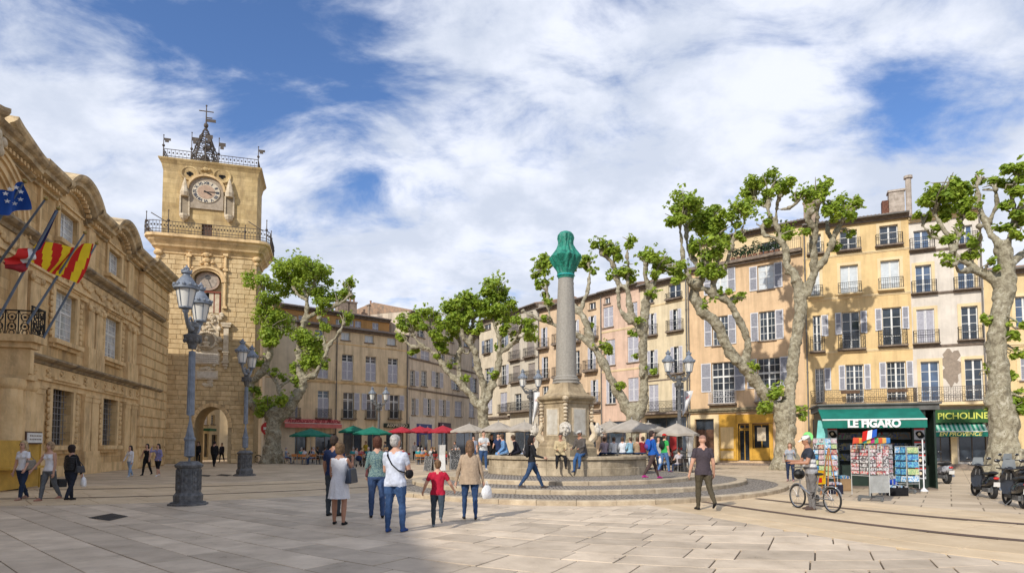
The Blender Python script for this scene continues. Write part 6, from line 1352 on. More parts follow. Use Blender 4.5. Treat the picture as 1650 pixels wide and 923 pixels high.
# ------------------------------------------------------------------ people
CLOTH = {}
def cloth_m(c, rough=.85, bump=.35):
    k = tuple(round(x, 3) for x in c); n = 'cloth %d %d %d' % tuple(int(x*255) for x in k)
    return mat(n, c, rough=rough, var=.14, vscale=7, bump=bump, bscale=22, spec=.15)
SKIN = mat('fair skin', (.58, .33, .23), rough=.55, var=.06, vscale=10, spec=.3); SKT = mat('tanned skin', (.42, .21, .13), rough=.5, var=.06, vscale=10, spec=.35)
EYE_M = mat('dark eye', (.02, .015, .01), rough=.2); LIP = mat('lips', (.42, .13, .11), rough=.5)
def seg_d(P, a, b, r0, r1):
    a = np.array(a); b = np.array(b); ab = b-a; t = np.clip(((P-a)@ab)/max(1e-9, ab@ab), 0, 1); return np.linalg.norm(P-(a+t[:, None]*ab), axis=1)-(r0+(r1-r0)*t)
def make_body(H, legs, arms, lean=0., turn=0., head=(0., 0.), top=(.5, .5, .5), bottom=(.05, .07, .15), shoe=(.03, .03, .03), skin=None, hair=(.08, .05, .03), sleeve='short', lower='long', hem=.52, female=False, hairstyle='short',
              voxel=.014, name_root=None, fat=1., face=False, bare_top=False, twist=0., topm=None, neckline=.835, feetpitch=(0, 0), sitz=None, belt=None):
    skin = skin or SKIN; S = H; prim = []; mb = MB()
    def cap(a, b, r0, r1, m, seg=9):
        a, b = Vector(a), Vector(b); mb.tube([a, a.lerp(b, .5), b], [r0, (r0+r1)/2, r1], seg); mb.ball(a, r0, 8, 6); mb.ball(b, r1, 8, 6); prim.append((a[:], b[:], r0, r1, m))
    hipz = .52*S; w = .052*S*(1.05 if female else 1); f = fat
    M_SK, M_TOP, M_BOT, M_SHOE = 0, 1, 2, 3
    up_M = Matrix.Translation((0, 0, hipz)) @ Matrix.Rotation(-lean, 4, 'X') @ Matrix.Rotation(twist, 4, 'Z') @ Matrix.Translation((0, 0, -hipz))
    U = lambda x, y, z: up_M @ Vector((x*S, y*S, z*S))
    feet = []
    for i, (th, kn, ab) in enumerate(legs):
        sg = -1 if i == 0 else 1; hp = Vector((sg*w, 0, hipz)); dth = Vector((sg*math.sin(ab), math.sin(th)*math.cos(ab), -math.cos(th)*math.cos(ab))); k_ = hp+dth*.238*S
        a2 = th-kn; dsh = Vector((sg*math.sin(ab)*.4, math.sin(a2), -math.cos(a2))).normalized(); an = k_+dsh*.238*S
        lm = M_BOT if lower in ('long', 'shorts', 'leggings') else M_SK; loose = 1.0 if lower == 'leggings' or lower in ('bare',) else 1.13
        cap(hp, hp.lerp(k_, .5), .056*S*f*loose**.5, .048*S*f*loose**.5, lm); cap(hp.lerp(k_, .5), k_, .048*S*loose**.5, .034*S*loose, lm)
        sm = M_BOT if lower in ('long', 'leggings') else M_SK
        if lower == 'shorts': cap(hp.lerp(k_, .6), k_.lerp(an, .12), .044*S, .042*S, M_BOT)
        cap(k_, k_.lerp(an, .35), .033*S*loose, .034*S*loose, sm); cap(k_.lerp(an, .35), an, .034*S*loose, .020*S*(loose**2), sm)
        pt = feetpitch[i]+max(-1.0, min(.5, a2+.0))*(.6 if kn > .3 else .0)
        fd = Vector((sg*.12, math.cos(pt), math.sin(pt))).normalized(); hl = an+Vector((0, 0, -.022*S))-fd*.018*S; toe = an+fd*.098*S+Vector((0, 0, -.028*S))
        cap(hl, toe, .019*S, .0145*S, M_SHOE); cap(an, an.lerp(toe, .5), .02*S, .017*S, M_SHOE if shoe is not None else M_SK); feet.append(min(hl.z-.019*S, toe.z-.0145*S))
    # trunk
    if female: sec = [(.475, .085, .062), (.50, .098, .072), (.53, .100, .074), (.57, .088, .064), (.62, .073, .054), (.68, .078, .056), (.73, .088, .062), (.77, .094, .056), (.805, .092, .046), (.828, .06, .038), (.86, .03, .032)]
    else: sec = [(.475, .082, .062), (.50, .092, .070), (.54, .094, .070), (.60, .086, .064), (.66, .09, .064), (.72, .100, .066), (.77, .108, .062), (.805, .108, .05), (.83, .075, .042), (.86, .036, .036)]
    rows = []; n = 16
    for z, a, b in sec:
        q = f if z < .80 else 1
        rows.append([mb.vert(U(a*q*math.cos(2*math.pi*k/n), b*q*math.sin(2*math.pi*k/n)+(.006 if z > .75 else 0), z)) for k in range(n)])
    for a, b in zip(rows[:-1], rows[1:]):
        for k in range(n): mb.face([a[k], a[(k+1) % n], b[(k+1) % n], b[k]])
    mb.face(rows[0][::-1]); mb.face(rows[-1])
    for z0, z1, x, r in ((.50, .62, .03, .062), (.62, .74, .035, .06), (.74, .80, .06, .045)):
        for sx in (-1, 1): prim.append((U(sx*x, 0, z0)[:], U(sx*x, 0, z1)[:], r*S*f, r*S*f, 'T'))
    if female:
        for sx in (-1, 1): mb.ball(U(sx*.042, .045, .735), .036*S, 8, 6)
    if f > 1.1: mb.ball(U(0, .03, .60), (.08*S*f, .06*S*f, .08*S), 10, 8)
    cap(U(0, .0, .83), U(0, .008, .885), .033*S, .030*S, M_SK)
    # head
    hc = U(0, .012, .932); HM = up_M @ Matrix.Translation((0, .012*S, .932*S)) @ Matrix.Rotation(head[0], 4, 'Z') @ Matrix.Rotation(head[1]+lean*.6, 4, 'X')
    old = mb.M; mb.M = HM; mb.ball((0, -.006*S, .012*S), (.046*S, .056*S, .057*S), 14, 10); mb.ball((0, .010*S, -.022*S), (.036*S, .041*S, .044*S), 12, 8); mb.tube([(0, .044*S, .008*S), (0, .058*S, -.012*S)], [.006*S, .010*S], 6)
    for sx in (-1, 1): mb.ball((sx*.045*S, -.004*S, -.004*S), (.007*S, .012*S, .018*S), 6, 5)
    mb.M = old; prim.append(((HM@Vector((0, 0, .02*S)))[:], (HM@Vector((0, .01*S, -.03*S)))[:], .05*S, .036*S, M_SK))
    hands = []
    for i, (fw, ab, el, inn) in enumerate(arms):
        sg = -1 if i == 0 else 1; sx = .098 if female else .112; sh = U(sg*sx, 0, .805)
        B3 = up_M.to_3x3() @ Matrix.Identity(3); d1 = B3 @ Vector((sg*math.sin(ab), math.sin(fw)*math.cos(ab), -math.cos(fw)*math.cos(ab))); sh = U(sg*(sx-.006), 0, .795); e_ = sh+d1*.168*S
        a2 = fw+el; d2 = (B3 @ Vector((sg*math.sin(ab)*.5-sg*inn, math.sin(a2), -math.cos(a2)))).normalized(); wr = e_+d2*.148*S
        ms = M_TOP if sleeve in ('short', 'long', 'puffy') else M_SK; ml = M_TOP if sleeve in ('long', 'puffy') else M_SK; k = 1.35 if sleeve == 'puffy' else 1.18 if sleeve == 'long' else 1
        ra = .028 if female else .032
        cap(sh, sh.lerp(e_, .5), ra*1.0*S*(k*.93 if sleeve in ('long','puffy') else 1.05), ra*S*(k*.95 if sleeve in ('long','puffy') else 1.1), ms); cap(sh.lerp(e_, .5), e_, ra*.95*S*k, ra*.82*S*k, ml if sleeve != 'short' else M_SK); cap(e_, wr, ra*.84*S*k, ra*.52*S*(k if sleeve in ('long', 'puffy') else 1), ml)
        hd = d2; side = hd.cross(Vector((sg, 0, 0)))
        pl_ = wr+hd*.045*S; cap(wr+hd*.01*S, pl_, .0155*S, .0195*S, M_SK, 7); hands.append((wr, hd, pl_, sg))
    dz = -min(feet) if sitz is None else 0
    me = remesh(mb, voxel*S/1.75); n = len(me.vertices); co = np.empty(n*3, 'f'); me.vertices.foreach_get('co', co); co = co.reshape(-1, 3).astype('d'); no = np.empty(n*3, 'f'); me.vertices.foreach_get('normal', no); no = no.reshape(-1, 3)
    D = np.stack([seg_d(co, p[0], p[1], p[2], p[3]) for p in prim]); idx = D.argmin(0); ml = [p[4] for p in prim]; inv = np.array(up_M.inverted()); lz = (co@inv[:3, :3].T+inv[:3, 3])[:, 2]/S
    vm = np.zeros(n, int)
    for k, m_ in enumerate(ml):
        s_ = idx == k
        if m_ == 'T': vm[s_] = np.where(lz[s_] > neckline, M_SK, np.where(lz[s_] > hem, M_TOP, M_BOT))
        elif m_ == M_BOT: vm[s_] = np.where((lz[s_] > hem), M_TOP, M_BOT)
        else: vm[s_] = m_
    nz_ = np.sin(co[:, 0]*38+co[:, 2]*21+3*np.sin(co[:, 1]*17))*np.sin(co[:, 2]*31+co[:, 1]*27+2*np.sin(co[:, 0]*23)); co = co+no*(np.where((vm == 1) | (vm == 2), .0055*S/1.75, 0)*nz_)[:, None]
    co[:, 2] += dz; me.vertices.foreach_set('co', co.astype('f').ravel())
    nf = len(me.polygons); ls = np.empty(nf, 'i'); me.polygons.foreach_get('loop_start', ls); lv = np.empty(len(me.loops), 'i'); me.loops.foreach_get('vertex_index', lv); pm = vm[lv[ls]]
    mats = [skin, topm or cloth_m(top), cloth_m(bottom), cloth_m(shoe if shoe is not None else (.4, .2, .15), .6), EYE_M, LIP]
    for m_ in mats: me.materials.append(m_)
    me.polygons.foreach_set('material_index', pm.astype('i')); me.polygons.foreach_set('use_smooth', [True]*nf)
    # fingers and face, merged into the same skin
    ex = MB(); off = Vector((0, 0, dz))
    for (wr, hd, pl_, sg) in hands:
        s1 = hd.orthogonal(); s1 = (Vector((0, 1, 0))-hd*hd.y); s1 = s1.normalized() if s1.length > .2 else Vector((1, 0, 0)); cu = Vector((-sg, 0, 0))-hd*(-sg*hd.x); cu = cu.normalized() if cu.length > .1 else Vector((0, -1, 0))
        if voxel < .02:
            for k, l_ in enumerate((.040, .046, .043, .034)):
                o = pl_+s1*(.013-.0088*k)*S+off; ex.tube([o, o+(hd*.6+cu*.15)*l_*S, o+(hd*1.0+cu*.55)*l_*S*.95], [.0058*S, .0054*S, .0042*S], 6)
            o = pl_-hd*.022*S+s1*.016*S+off; ex.tube([o, o+(s1*.7+hd*.6)*.022*S, o+(s1*.75+hd*1.5)*.024*S], [.0068*S, .0062*S, .005*S], 6)
    if face:
        ex.M = Matrix.Translation(off) @ HM
        for sx in (-1, 1): ex.mi = 4; ex.ball((sx*.0175*S, .0435*S, .004*S), (.0058*S, .004*S, .0032*S), 7, 5); ex.mi = 3 if False else 4; ex.tube([(sx*.009*S, .048*S, .0145*S), (sx*.026*S, .042*S, .0155*S)], .0017*S, 4)
        ex.mi = 5; ex.ball((0, .0455*S, -.030*S), (.0125*S, .005*S, .0042*S), 8, 5); ex.mi = 0
        ex.M = None
    if ex.v:
        b = bmesh.new(); b.from_mesh(me); nv = [b.verts.new(v) for v in ex.v]; b.verts.index_update()
        for f_, m_ in zip(ex.f, ex.m):
            try: q = b.faces.new([nv[k] for k in f_]); q.material_index = m_; q.smooth = True
            except ValueError: pass
        b.to_mesh(me); b.free()
    # hair
    hairs = None
    if hairstyle != 'bald':
        hb = MB(); hb.M = Matrix.Translation(off) @ HM
        vol = 1.12 if hairstyle in ('bob', 'curly') else 1.0
        hb.ball((0, -.016*S, .026*S), (.0525*S*vol, .057*S*vol, .054*S*vol), 14, 10); hb.ball((0, -.026*S, -.004*S), (.049*S*vol, .043*S*vol, .053*S*vol), 12, 8); hb.ball((0, .022*S, .046*S), (.034*S, .026*S, .018*S), 10, 6)
        if hairstyle in ('bob', 'curly'):
            for sx in (-1, 1): hb.ball((sx*.040*S, -.012*S, -.022*S), (.017*S, .030*S, .045*S), 8, 6)
            hb.ball((0, -.036*S, -.036*S), (.046*S, .026*S, .034*S), 10, 6)
        if hairstyle == 'long':
            for sx in (-1, 1): hb.tube([(sx*.040*S, -.002*S, .02*S), (sx*.047*S, -.006*S, -.04*S), (sx*.044*S, .0*S, -.11*S)], [.014*S, .016*S, .008*S], 8)
            hb.tube([(0, -.04*S, .01*S), (0, -.052*S, -.06*S), (0, -.055*S, -.15*S)], [.042*S, .044*S, .022*S], 10)
        if hairstyle == 'bun': hb.ball((0, -.07*S, .02*S), .026*S, 8, 6)
        if hairstyle == 'ponytail': hb.tube([(0, -.06*S, .02*S), (0, -.085*S, -.02*S), (0, -.07*S, -.10*S)], [.018*S, .02*S, .008*S], 8)
        hm_ = remesh(hb, max(.012, voxel)*S/1.75)
        hc_ = np.empty(len(hm_.vertices)*3, 'f'); hm_.vertices.foreach_get('co', hc_); hc_ = hc_.reshape(-1, 3); hn = np.empty(len(hm_.vertices)*3, 'f'); hm_.vertices.foreach_get('normal', hn); hn = hn.reshape(-1, 3)
        hc_ = hc_+hn*(np.sin(hc_[:, 0]*170+hc_[:, 2]*40)*np.sin(hc_[:, 1]*150+hc_[:, 2]*60)*(.006 if hairstyle == 'curly' else .003))[:, None]; hm_.vertices.foreach_set('co', hc_.astype('f').ravel())
        hm_.materials.append(mat('hair %d %d %d' % tuple(int(x*255) for x in hair), hair, rough=.6, var=.3, vscale=30, bump=.5, bscale=70, spec=.3)); hm_.polygons.foreach_set('use_smooth', [True]*len(hm_.polygons)); hm_.name = 'hair'; hairs = hm_
    info = dict(S=S, U=lambda x, y, z: U(x, y, z)+off, HM=Matrix.Translation(off)@HM, hands=[(h[2]+off, h[1]) for h in hands], off=off, hip=hipz+dz)
    return me, hairs, info
def person(label, x, yfeet, ytop, heading, z=0., legs=((.05, .05, .03), (-.05, .05, .03)), arms=((.05, .12, .15, 0), (.05, .12, .15, 0)), group=None, H=None, at=None, seat=None, **k):
    P = at if at is not None else gp(x, yfeet, z)
    if H is None: H = (dp(x, ytop, P.y).z-z)*k.pop('hs', 1.0)
    else: k.pop('hs', None)
    if k.get('voxel') is None: k['voxel'] = .0135 if P.y < 21 else (.022 if P.y < 30 else .032)
    me, hm_, info = make_body(H, legs, arms, sitz=seat, **k)
    P = Vector((P.x, P.y, z)) if seat is None else Vector((P.x, P.y, seat-info['hip']+.06*H))
    r = thing('person', label, 'person', P, R(heading), group); me.name = 'body'; b = link('body', me, r)
    if hm_: link('hair', hm_, r)
    info['root'] = r; info['H'] = H; info['P'] = P; info['heading'] = R(heading); return info
def ring_cloth(info, rings, m, name, folds=7, amp=.04, n=40, lean=True, open_=False):
    """a skirt, dress or coat hanging round the body; rings = (height share, half width, half depth, y shift) of body height"""
    mb = MB(); S = info['S']; rows = []
    for j, (z, a, b, y) in enumerate(rings):
        q = j/max(1, len(rings)-1); rows.append([])
        for k in range(n):
            t = 2*math.pi*k/n; f = 1+amp*q*math.sin(folds*t+z*9)+.4*amp*q*math.sin((folds+5)*t)
            rows[-1].append(mb.vert(info['U'](a*f*math.cos(t), b*f*math.sin(t)+y, z)))
    for a, b in zip(rows[:-1], rows[1:]):
        for k in range(n): mb.face([b[k], b[(k+1) % n], a[(k+1) % n], a[k]])
    return mb.build(name, m, info['root'], smooth=True)
def to_world(info, p): return info['root'].location + Matrix.Rotation(info['heading'], 3, 'Z') @ Vector(p)
def shoulder_bag(info, hand_or, label, m, size=(.34, .12, .26), pos=(.16, 0, .55), strap_from=(.10, 0, .82), cross=None):
    S = info['S']; root = thing('shoulder_bag', label, 'bag', to_world(info, info['U'](pos[0], pos[1], pos[2])), info['heading'])
    mb = MB(); w, d, h = size; pr = [(-w/2, -h/2), (w/2, -h/2), (w*.42, h/2), (-w*.42, h/2)]
    ids = []
    for yy, q in ((-d/2, 1), (d/2, 1)): ids.append([mb.vert((yy*(1 if z < 0 else .5), x, z)) for x, z in pr])
    mb.face(ids[0]); mb.face(ids[1][::-1])
    for k in range(4): mb.face([ids[0][k], ids[1][k], ids[1][(k+1) % 4], ids[0][(k+1) % 4]])
    o = mb.build('bag_body', m, root); bv = o.modifiers.new('b', 'BEVEL'); bv.width = .03; bv.segments = 3
    c = info['U'](*pos); a = info['U'](*strap_from)-c; sm = MB()
    sm.tube([(0, -w*.36, h*.45), (a.x*.6, a.y-.05, a.z*.6), (a.x, a.y-.02, a.z+.02), (a.x*.6, a.y+.05, a.z*.6), (0, w*.36, h*.45)], .012, 5); sm.build('strap', m, root); return root
def plastic_bag(label, P, s=.3, m=None):
    m = m or mat('white plastic bag', (.78, .78, .78), rough=.35, var=.08, vscale=8, bump=.5, bscale=14)
    r = thing('plastic_bag', label, 'bag', P, random.uniform(0, 3)); mb = MB(); rn = random.Random(int(P[0]*100)); rows = []
    s *= .62
    for j, (q, z) in enumerate(((.25, 0), (.42, -.12), (.55, -.3), (.62, -.6), (.6, -.85), (.45, -1.0))):
        rows.append([mb.vert((s*q*math.cos(2*math.pi*k/14)*(1+rn.uniform(-.12, .12)), s*q*.55*math.sin(2*math.pi*k/14)*(1+rn.uniform(-.15, .15)), s*z*1.25)) for k in range(14)])
    for a, b in zip(rows[:-1], rows[1:]):
        for k in range(14): mb.face([b[k], b[(k+1) % 14], a[(k+1) % 14], a[k]])
    mb.face(rows[-1][::-1]); mb.face(rows[0]); mb.build('bag_body', m, r, smooth=True); hm = MB(); hm.tube([(-s*.15, 0, -.02), (-s*.08, 0, s*.35), (0, 0, s*.42), (s*.08, 0, s*.35), (s*.15, 0, -.02)], .008, 4); hm.build('handle', m, r); return r
def backpack(info, label, m, m2, s=1., y=-.085, z=.72):
    S = info['S']; r = thing('backpack', label, 'backpack', to_world(info, info['U'](0, y, z)), info['heading']); mb = MB()
    mb.ball((0, 0, 0), (.15*s, .10*s, .21*s), 12, 8); mb.build('bag_body', m, r, smooth=True); mb = MB(); mb.ball((0, -.07*s, -.06*s), (.11*s, .06*s, .10*s), 10, 6); mb.build('front_pocket', m2, r, smooth=True)
    mb = MB()
    for sx in (-1, 1): mb.tube([(sx*.08, .05, .17), (sx*.11, .16, .17), (sx*.12, .24, .02), (sx*.11, .1, -.17)], .018, 5)
    mb.build('strap', m2, r); return r
def cap_hat(info, m, brim='peak', name='cap'):
    S = info['S']; mb = MB(); mb.M = info['HM']
    if brim == 'peak':
        mb.ball((0, -.012*S, .034*S), (.053*S, .060*S, .044*S), 14, 8); mb.cbox((0, .066*S, .030*S), (.075*S, .06*S, .006*S), rx=-.25)
    else:
        mb.lathe([(.105*S, .028*S), (.1*S, .034*S), (.055*S, .036*S), (.054*S, .06*S), (.046*S, .082*S), (.02*S, .088*S)], (0, -.01*S, .0), 20)
    return mb.build(name, m, info['root'], smooth=True)
BLK = (.018, .018, .02); NAVY = (.025, .04, .10); JEAN = (.055, .095, .20); JEANL = (.30, .40, .55); WHT = (.74, .73, .72); GRY = (.17, .18, .19); TAN = (.44, .33, .23)
walk = ((.24, .08, .02), (-.20, .28, .02)); walk2 = ((-.20, .30, .02), (.24, .08, .02))
arm0 = (.05, .13, .22, .05)
WFAB = mat('white cotton', (.76, .75, .76), rough=.85, var=.06, vscale=6, bump=.3, bscale=30)
# --- three women at the left
i = person('blonde woman in sunglasses and a white blouse, walking in dark jeans at the far left', 35, 805, 709, 172, legs=walk, arms=((.35, .35, .35, -.1), (.0, .22, .2, 0)), top=WHT, topm=WFAB, bottom=(.03, .045, .085), shoe=(.42, .25, .19), hair=(.62, .45, .24), hairstyle='long', female=True, face=True)
mb = MB(); mb.M = i['HM']; S = i['S']
for sx in (-1, 1): mb.ball((sx*.018*S, .047*S, .005*S), (.014*S, .006*S, .010*S), 8, 6)
mb.tube([(-.045*S, 0, .008*S), (-.034*S, .046*S, .008*S), (.034*S, .046*S, .008*S), (.045*S, 0, .008*S)], .002*S, 4); mb.build('sunglasses', EYE_M, i['root'], smooth=True)
shoulder_bag(i, 0, 'taupe handbag on the shoulder of the blonde woman in sunglasses', cloth_m((.25, .22, .18), .5), (.34, .13, .28), (-.15, 0, .60), (-.10, 0, .83))
i = person('fair haired woman in a white vest top and grey jeans, one hand held out', 78, 806, 711, 168, legs=walk2, arms=((.0, .12, .2, 0), (.25, .55, .25, -.15)), top=WHT, topm=WFAB, bottom=(.14, .15, .16), shoe=(.45, .22, .16), hair=(.50, .33, .19), hairstyle='bob', female=True, face=True, sleeve='none', neckline=.80, skin=SKIN)
i = person('dark haired woman in a black quilted jacket seen from behind, carrying a white paper bag', 113, 806, 716, -8, legs=walk, arms=((.05, .22, .25, .05), (.05, .30, .15, -.05)), top=BLK, bottom=(.025, .03, .045), shoe=BLK, hair=(.03, .015, .012), hairstyle='bob', female=True, sleeve='puffy', fat=1.12, lower='long')
mb = MB(); S = i['S']
for k in range(8):
    z = .57+.03*k; mb.tube([tuple(i['U'](.108*math.cos(t), .080*math.sin(t), z)) for t in [math.pi*2*j/16 for j in range(17)]], .024, 6, cap=False)
mb.build('quilted_jacket', mat('black quilted nylon', (.016, .016, .018), rough=.35, var=.2, spec=.5), i['root'], smooth=True)
h, _ = i['hands'][1]; plastic_bag('white paper bag in the hand of the woman in the black quilted jacket', to_world(i, h+Vector((.05, 0, -.03))), .36)
shoulder_bag(i, 0, 'dark grey handbag at the hip of the woman in the quilted jacket', cloth_m((.06, .06, .065), .4), (.3, .13, .2), (.16, .02, .57), (.10, 0, .83))
# --- three by the tower corner
i = person('girl in a white shirt and pale jeans walking below the town hall corner', 209, 768, 717, 165, legs=walk, arms=(arm0, (.1, .4, .5, .2)), top=WHT, topm=WFAB, bottom=JEANL, shoe=(.6, .6, .6), hair=BLK, hairstyle='long', female=True, sleeve='long', face=True)
i = person('girl all in black, the middle one of three by the stepped corner stones', 236, 765.5, 714, 175, legs=walk2, arms=(arm0, (.05, .4, .2, 0)), top=BLK, bottom=BLK, shoe=BLK, hair=BLK, hairstyle='long', female=True, sleeve='none', neckline=.79, face=True)
i = person('girl in a lilac blouse and black shorts, hand raised to her forehead', 254, 767, 714, 170, legs=walk, arms=((.15, .3, .6, .2), (1.3, .3, 2.1, .3)), top=(.26, .24, .42), bottom=BLK, shoe=(.75, .75, .75), hair=BLK, hairstyle='long', female=True, sleeve='long', lower='shorts', skin=SKIN, hem=.50)
# --- in and by the tower arch
person('person in a black jacket walking away under the tower arch', 345, 752, 710, 4, legs=walk, arms=(arm0, arm0), top=BLK, bottom=BLK, hair=BLK, sleeve='long', fat=1.1)
person('person in dark clothes at the right side of the tower arch', 357, 744, 713, 180, legs=walk2, arms=(arm0, arm0), top=(.05, .05, .07), bottom=BLK, sleeve='long', female=True)
person('dark figure standing just right of the large lamp post, before the arch', 319, 746, 711, 180, top=BLK, bottom=BLK, sleeve='long', hairstyle='bob', female=True)
person('dark figure half hidden by the left edge of the large lamp post', 294, 746, 711, 90, top=BLK, bottom=BLK, sleeve='long')
# --- foreground group
i = person('woman in a white sleeveless dress seen from behind, hand at her face', 546, 845, 713.5, -4, legs=((.10, .05, .05), (-.04, .12, .05)), arms=((.12, .10, .35, .1), (.55, .22, 2.1, .25)), top=WHT, topm=WFAB, bottom=WHT, shoe=BLK, hair=(.20, .12, .06), hairstyle='bob', female=True, sleeve='none', lower='bare', skin=SKT, fat=1.05, hem=.4, neckline=.82)
ring_cloth(i, [(.79, .083, .056, 0), (.74, .098, .070, .004), (.69, .092, .068, 0), (.62, .084, .064, 0), (.57, .098, .076, 0), (.53, .110, .086, 0), (.45, .116, .092, 0), (.36, .124, .102, 0), (.325, .130, .110, 0)], WFAB, 'dress', 9, .07)
shoulder_bag(i, 0, 'dark blue handbag hanging beside the white dress', mat('navy leather', (.02, .035, .065), rough=.35, spec=.5), (.46, .14, .30), (.155, -.01, .605), (.07, .02, .83))
i = person('man in a dark blue shirt mostly hidden behind the woman in the white dress', 537, 831, 702, -15, legs=((0, .05, .05), (0, .05, .05)), arms=((.1, .2, .3, 0), (.1, .2, .4, .1)), top=NAVY, bottom=(.06, .07, .08), hair=(.05, .03, .02), sleeve='short', skin=SKT, fat=1.08)
i = person('woman in a teal patterned blouse and blue jeans, left of the old man in white', 607, 834, 704, 12, legs=((.06, .05, .04), (-.08, .1, .04)), arms=((.15, .2, .5, .1), (.1, .15, .3, 0)), top=(.09, .16, .165), topm=mat('teal patterned cotton', (.07, .13, .15), rough=.9, col2=(.19, .27, .24), vscale=40, thr=(.45, .55), bump=.3), bottom=JEAN, shoe=BLK, hair=(.13, .045, .025), hairstyle='curly', female=True, sleeve='long', fat=1.08)
shoulder_bag(i, 0, 'small brown red bag at the hip of the woman in teal', cloth_m((.14, .05, .05), .5), (.16, .08, .16), (-.125, .02, .56), (.06, 0, .80))
i = person('white haired man in a pale polo shirt and blue jeans seen from behind', 636, 857, 700.5, -14, legs=((-.02, .04, .06), (.10, .10, .07)), arms=((.25, .15, .9, .3), (.30, .14, 1.2, .45)), top=(.62, .66, .76), bottom=(.05, .10, .22), shoe=(.03, .08, .26), hair=(.60, .56, .52), hairstyle='short', sleeve='short', fat=1.16, hem=.475, head=(-.35, 0))
mb = MB(); mb.tube([tuple(i['U'](*p)) for p in ((-.085, .02, .835), (-.06, -.066, .79), (.0, -.084, .70), (.07, -.082, .64), (.125, .0, .61), (.09, .085, .64), (-.03, .09, .76), (-.09, .05, .83))], .014, 6); ob_ = thing('camera_bag', 'small black bag on a diagonal strap across the white haired man', 'bag', i['root'].location, i['heading']); mb.build('strap', BLK and cloth_m(BLK), ob_)
mb = MB(); c = i['U'](.135, .05, .60); mb.ball(tuple(c), (.07, .11, .09), 10, 7); mb.build('bag_body', cloth_m(BLK), ob_)
i = person('boy in a red t-shirt and dark jeans running away from the camera', 705, 849, 741, 3, legs=((.12, .05, .04), (-.35, .75, .04)), arms=((.1, .45, .55, -.1), (.2, .5, .6, -.1)), top=(.50, .02, .05), bottom=(.05, .07, .09), shoe=(.19, .23, .28), hair=(.24, .13, .06), sleeve='short', hem=.49, fat=1.05)
i = person('woman in a tan coat and dark blue leggings seen from behind, holding a white bag', 757, 837, 708.5, 6, legs=((.16, .06, .04), (-.12, .22, .04)), arms=((.0, .30, .12, -.05), (.02, .28, .1, -.05)), top=TAN, bottom=(.035, .07, .16), shoe=BLK, hair=(.23, .13, .07), hairstyle='long', female=True, sleeve='long', lower='leggings', fat=1.05)
ring_cloth(i, [(.825, .055, .042, 0), (.80, .098, .058, 0), (.74, .112, .076, -.004), (.66, .112, .080, -.006), (.58, .120, .088, -.006), (.50, .132, .096, -.006), (.455, .138, .100, -.006)], cloth_m(TAN), 'coat', 8, .05)
h, _ = i['hands'][1]; plastic_bag('white plastic bag held by the woman in the tan coat', to_world(i, h+Vector((.07, 0, -.02))), .36)
# --- bald man, cyclist
i = person('man with a shaved head, dark t-shirt and brown trousers walking towards the fountain', 1134, 821, 700.5, 3, legs=((.06, .05, .05), (-.25, .50, .05)), arms=((.05, .22, .25, -.05), (.05, .22, .3, -.05)), top=(.075, .06, .07), bottom=(.085, .07, .045), shoe=BLK, hairstyle='bald', sleeve='short', hem=.47, fat=1.08, skin=SKIN)
ring_cloth(i, [(.62, .092, .070, 0), (.54, .100, .078, 0), (.475, .104, .082, 0)], cloth_m((.075, .06, .07)), 'shirt_hem', 6, .05)
mb = MB(); mb.M = i['HM']; S = i['S']; mb.ball((0, -.006*S, .030*S), (.047*S, .056*S, .040*S), 14, 8); mb.build('stubble', mat('shaved reddish stubble', (.36, .20, .15), rough=.8, var=.15, vscale=20), i['root'], smooth=True)
STR = mat('navy shirt with white chest band', (.03, .035, .055), rough=.85)
def band(t, last, g):
    tcn = t.nodes.new('ShaderNodeTexCoord'); s = t.nodes.new('ShaderNodeSeparateXYZ'); t.links.new(tcn.outputs['Object'], s.inputs[0]); cr_ = t.nodes.new('ShaderNodeValToRGB'); m = t.nodes.new('ShaderNodeMath'); m.operation = 'MULTIPLY'; m.inputs[1].default_value = .5; t.links.new(s.outputs[2], m.inputs[0]); t.links.new(m.outputs[0], cr_.inputs[0]); e = cr_.color_ramp; e.interpolation = 'CONSTANT'
    e.elements[0].position = 0; e.elements[0].color = (.30, .30, .31, 1); e.elements[1].position = .50; e.elements[1].color = (.10, .10, .11, 1)
    for p, c in ((.525, (.62, .62, .61, 1)), (.565, (.22, .22, .24, 1)), (.585, (.62, .62, .61, 1)), (.62, (.03, .035, .05, 1))): q = e.elements.new(p); q.color = c
    return cr_.outputs[0]
STR2 = mat('banded polo shirt', (.03, .035, .055), rough=.85, extra=band, bump=.3, bscale=22)
i = person('man in a white cap, banded polo shirt and grey trousers standing with a folding bicycle', 1309, 821, 701, 80, legs=((.02, .03, .03), (.05, .1, .03)), arms=((.45, .15, 1.2, .25), (.5, .15, 1.3, .3)), topm=STR2, bottom=(.19, .18, .175), shoe=(.10, .07, .06), hair=(.25, .22, .2), sleeve='short', fat=1.12, head=(0, -.35), lean=.12, hem=.50, skin=SKT, face=True)
cap_hat(i, mat('white cap', (.80, .79, .74), rough=.8), 'peak')
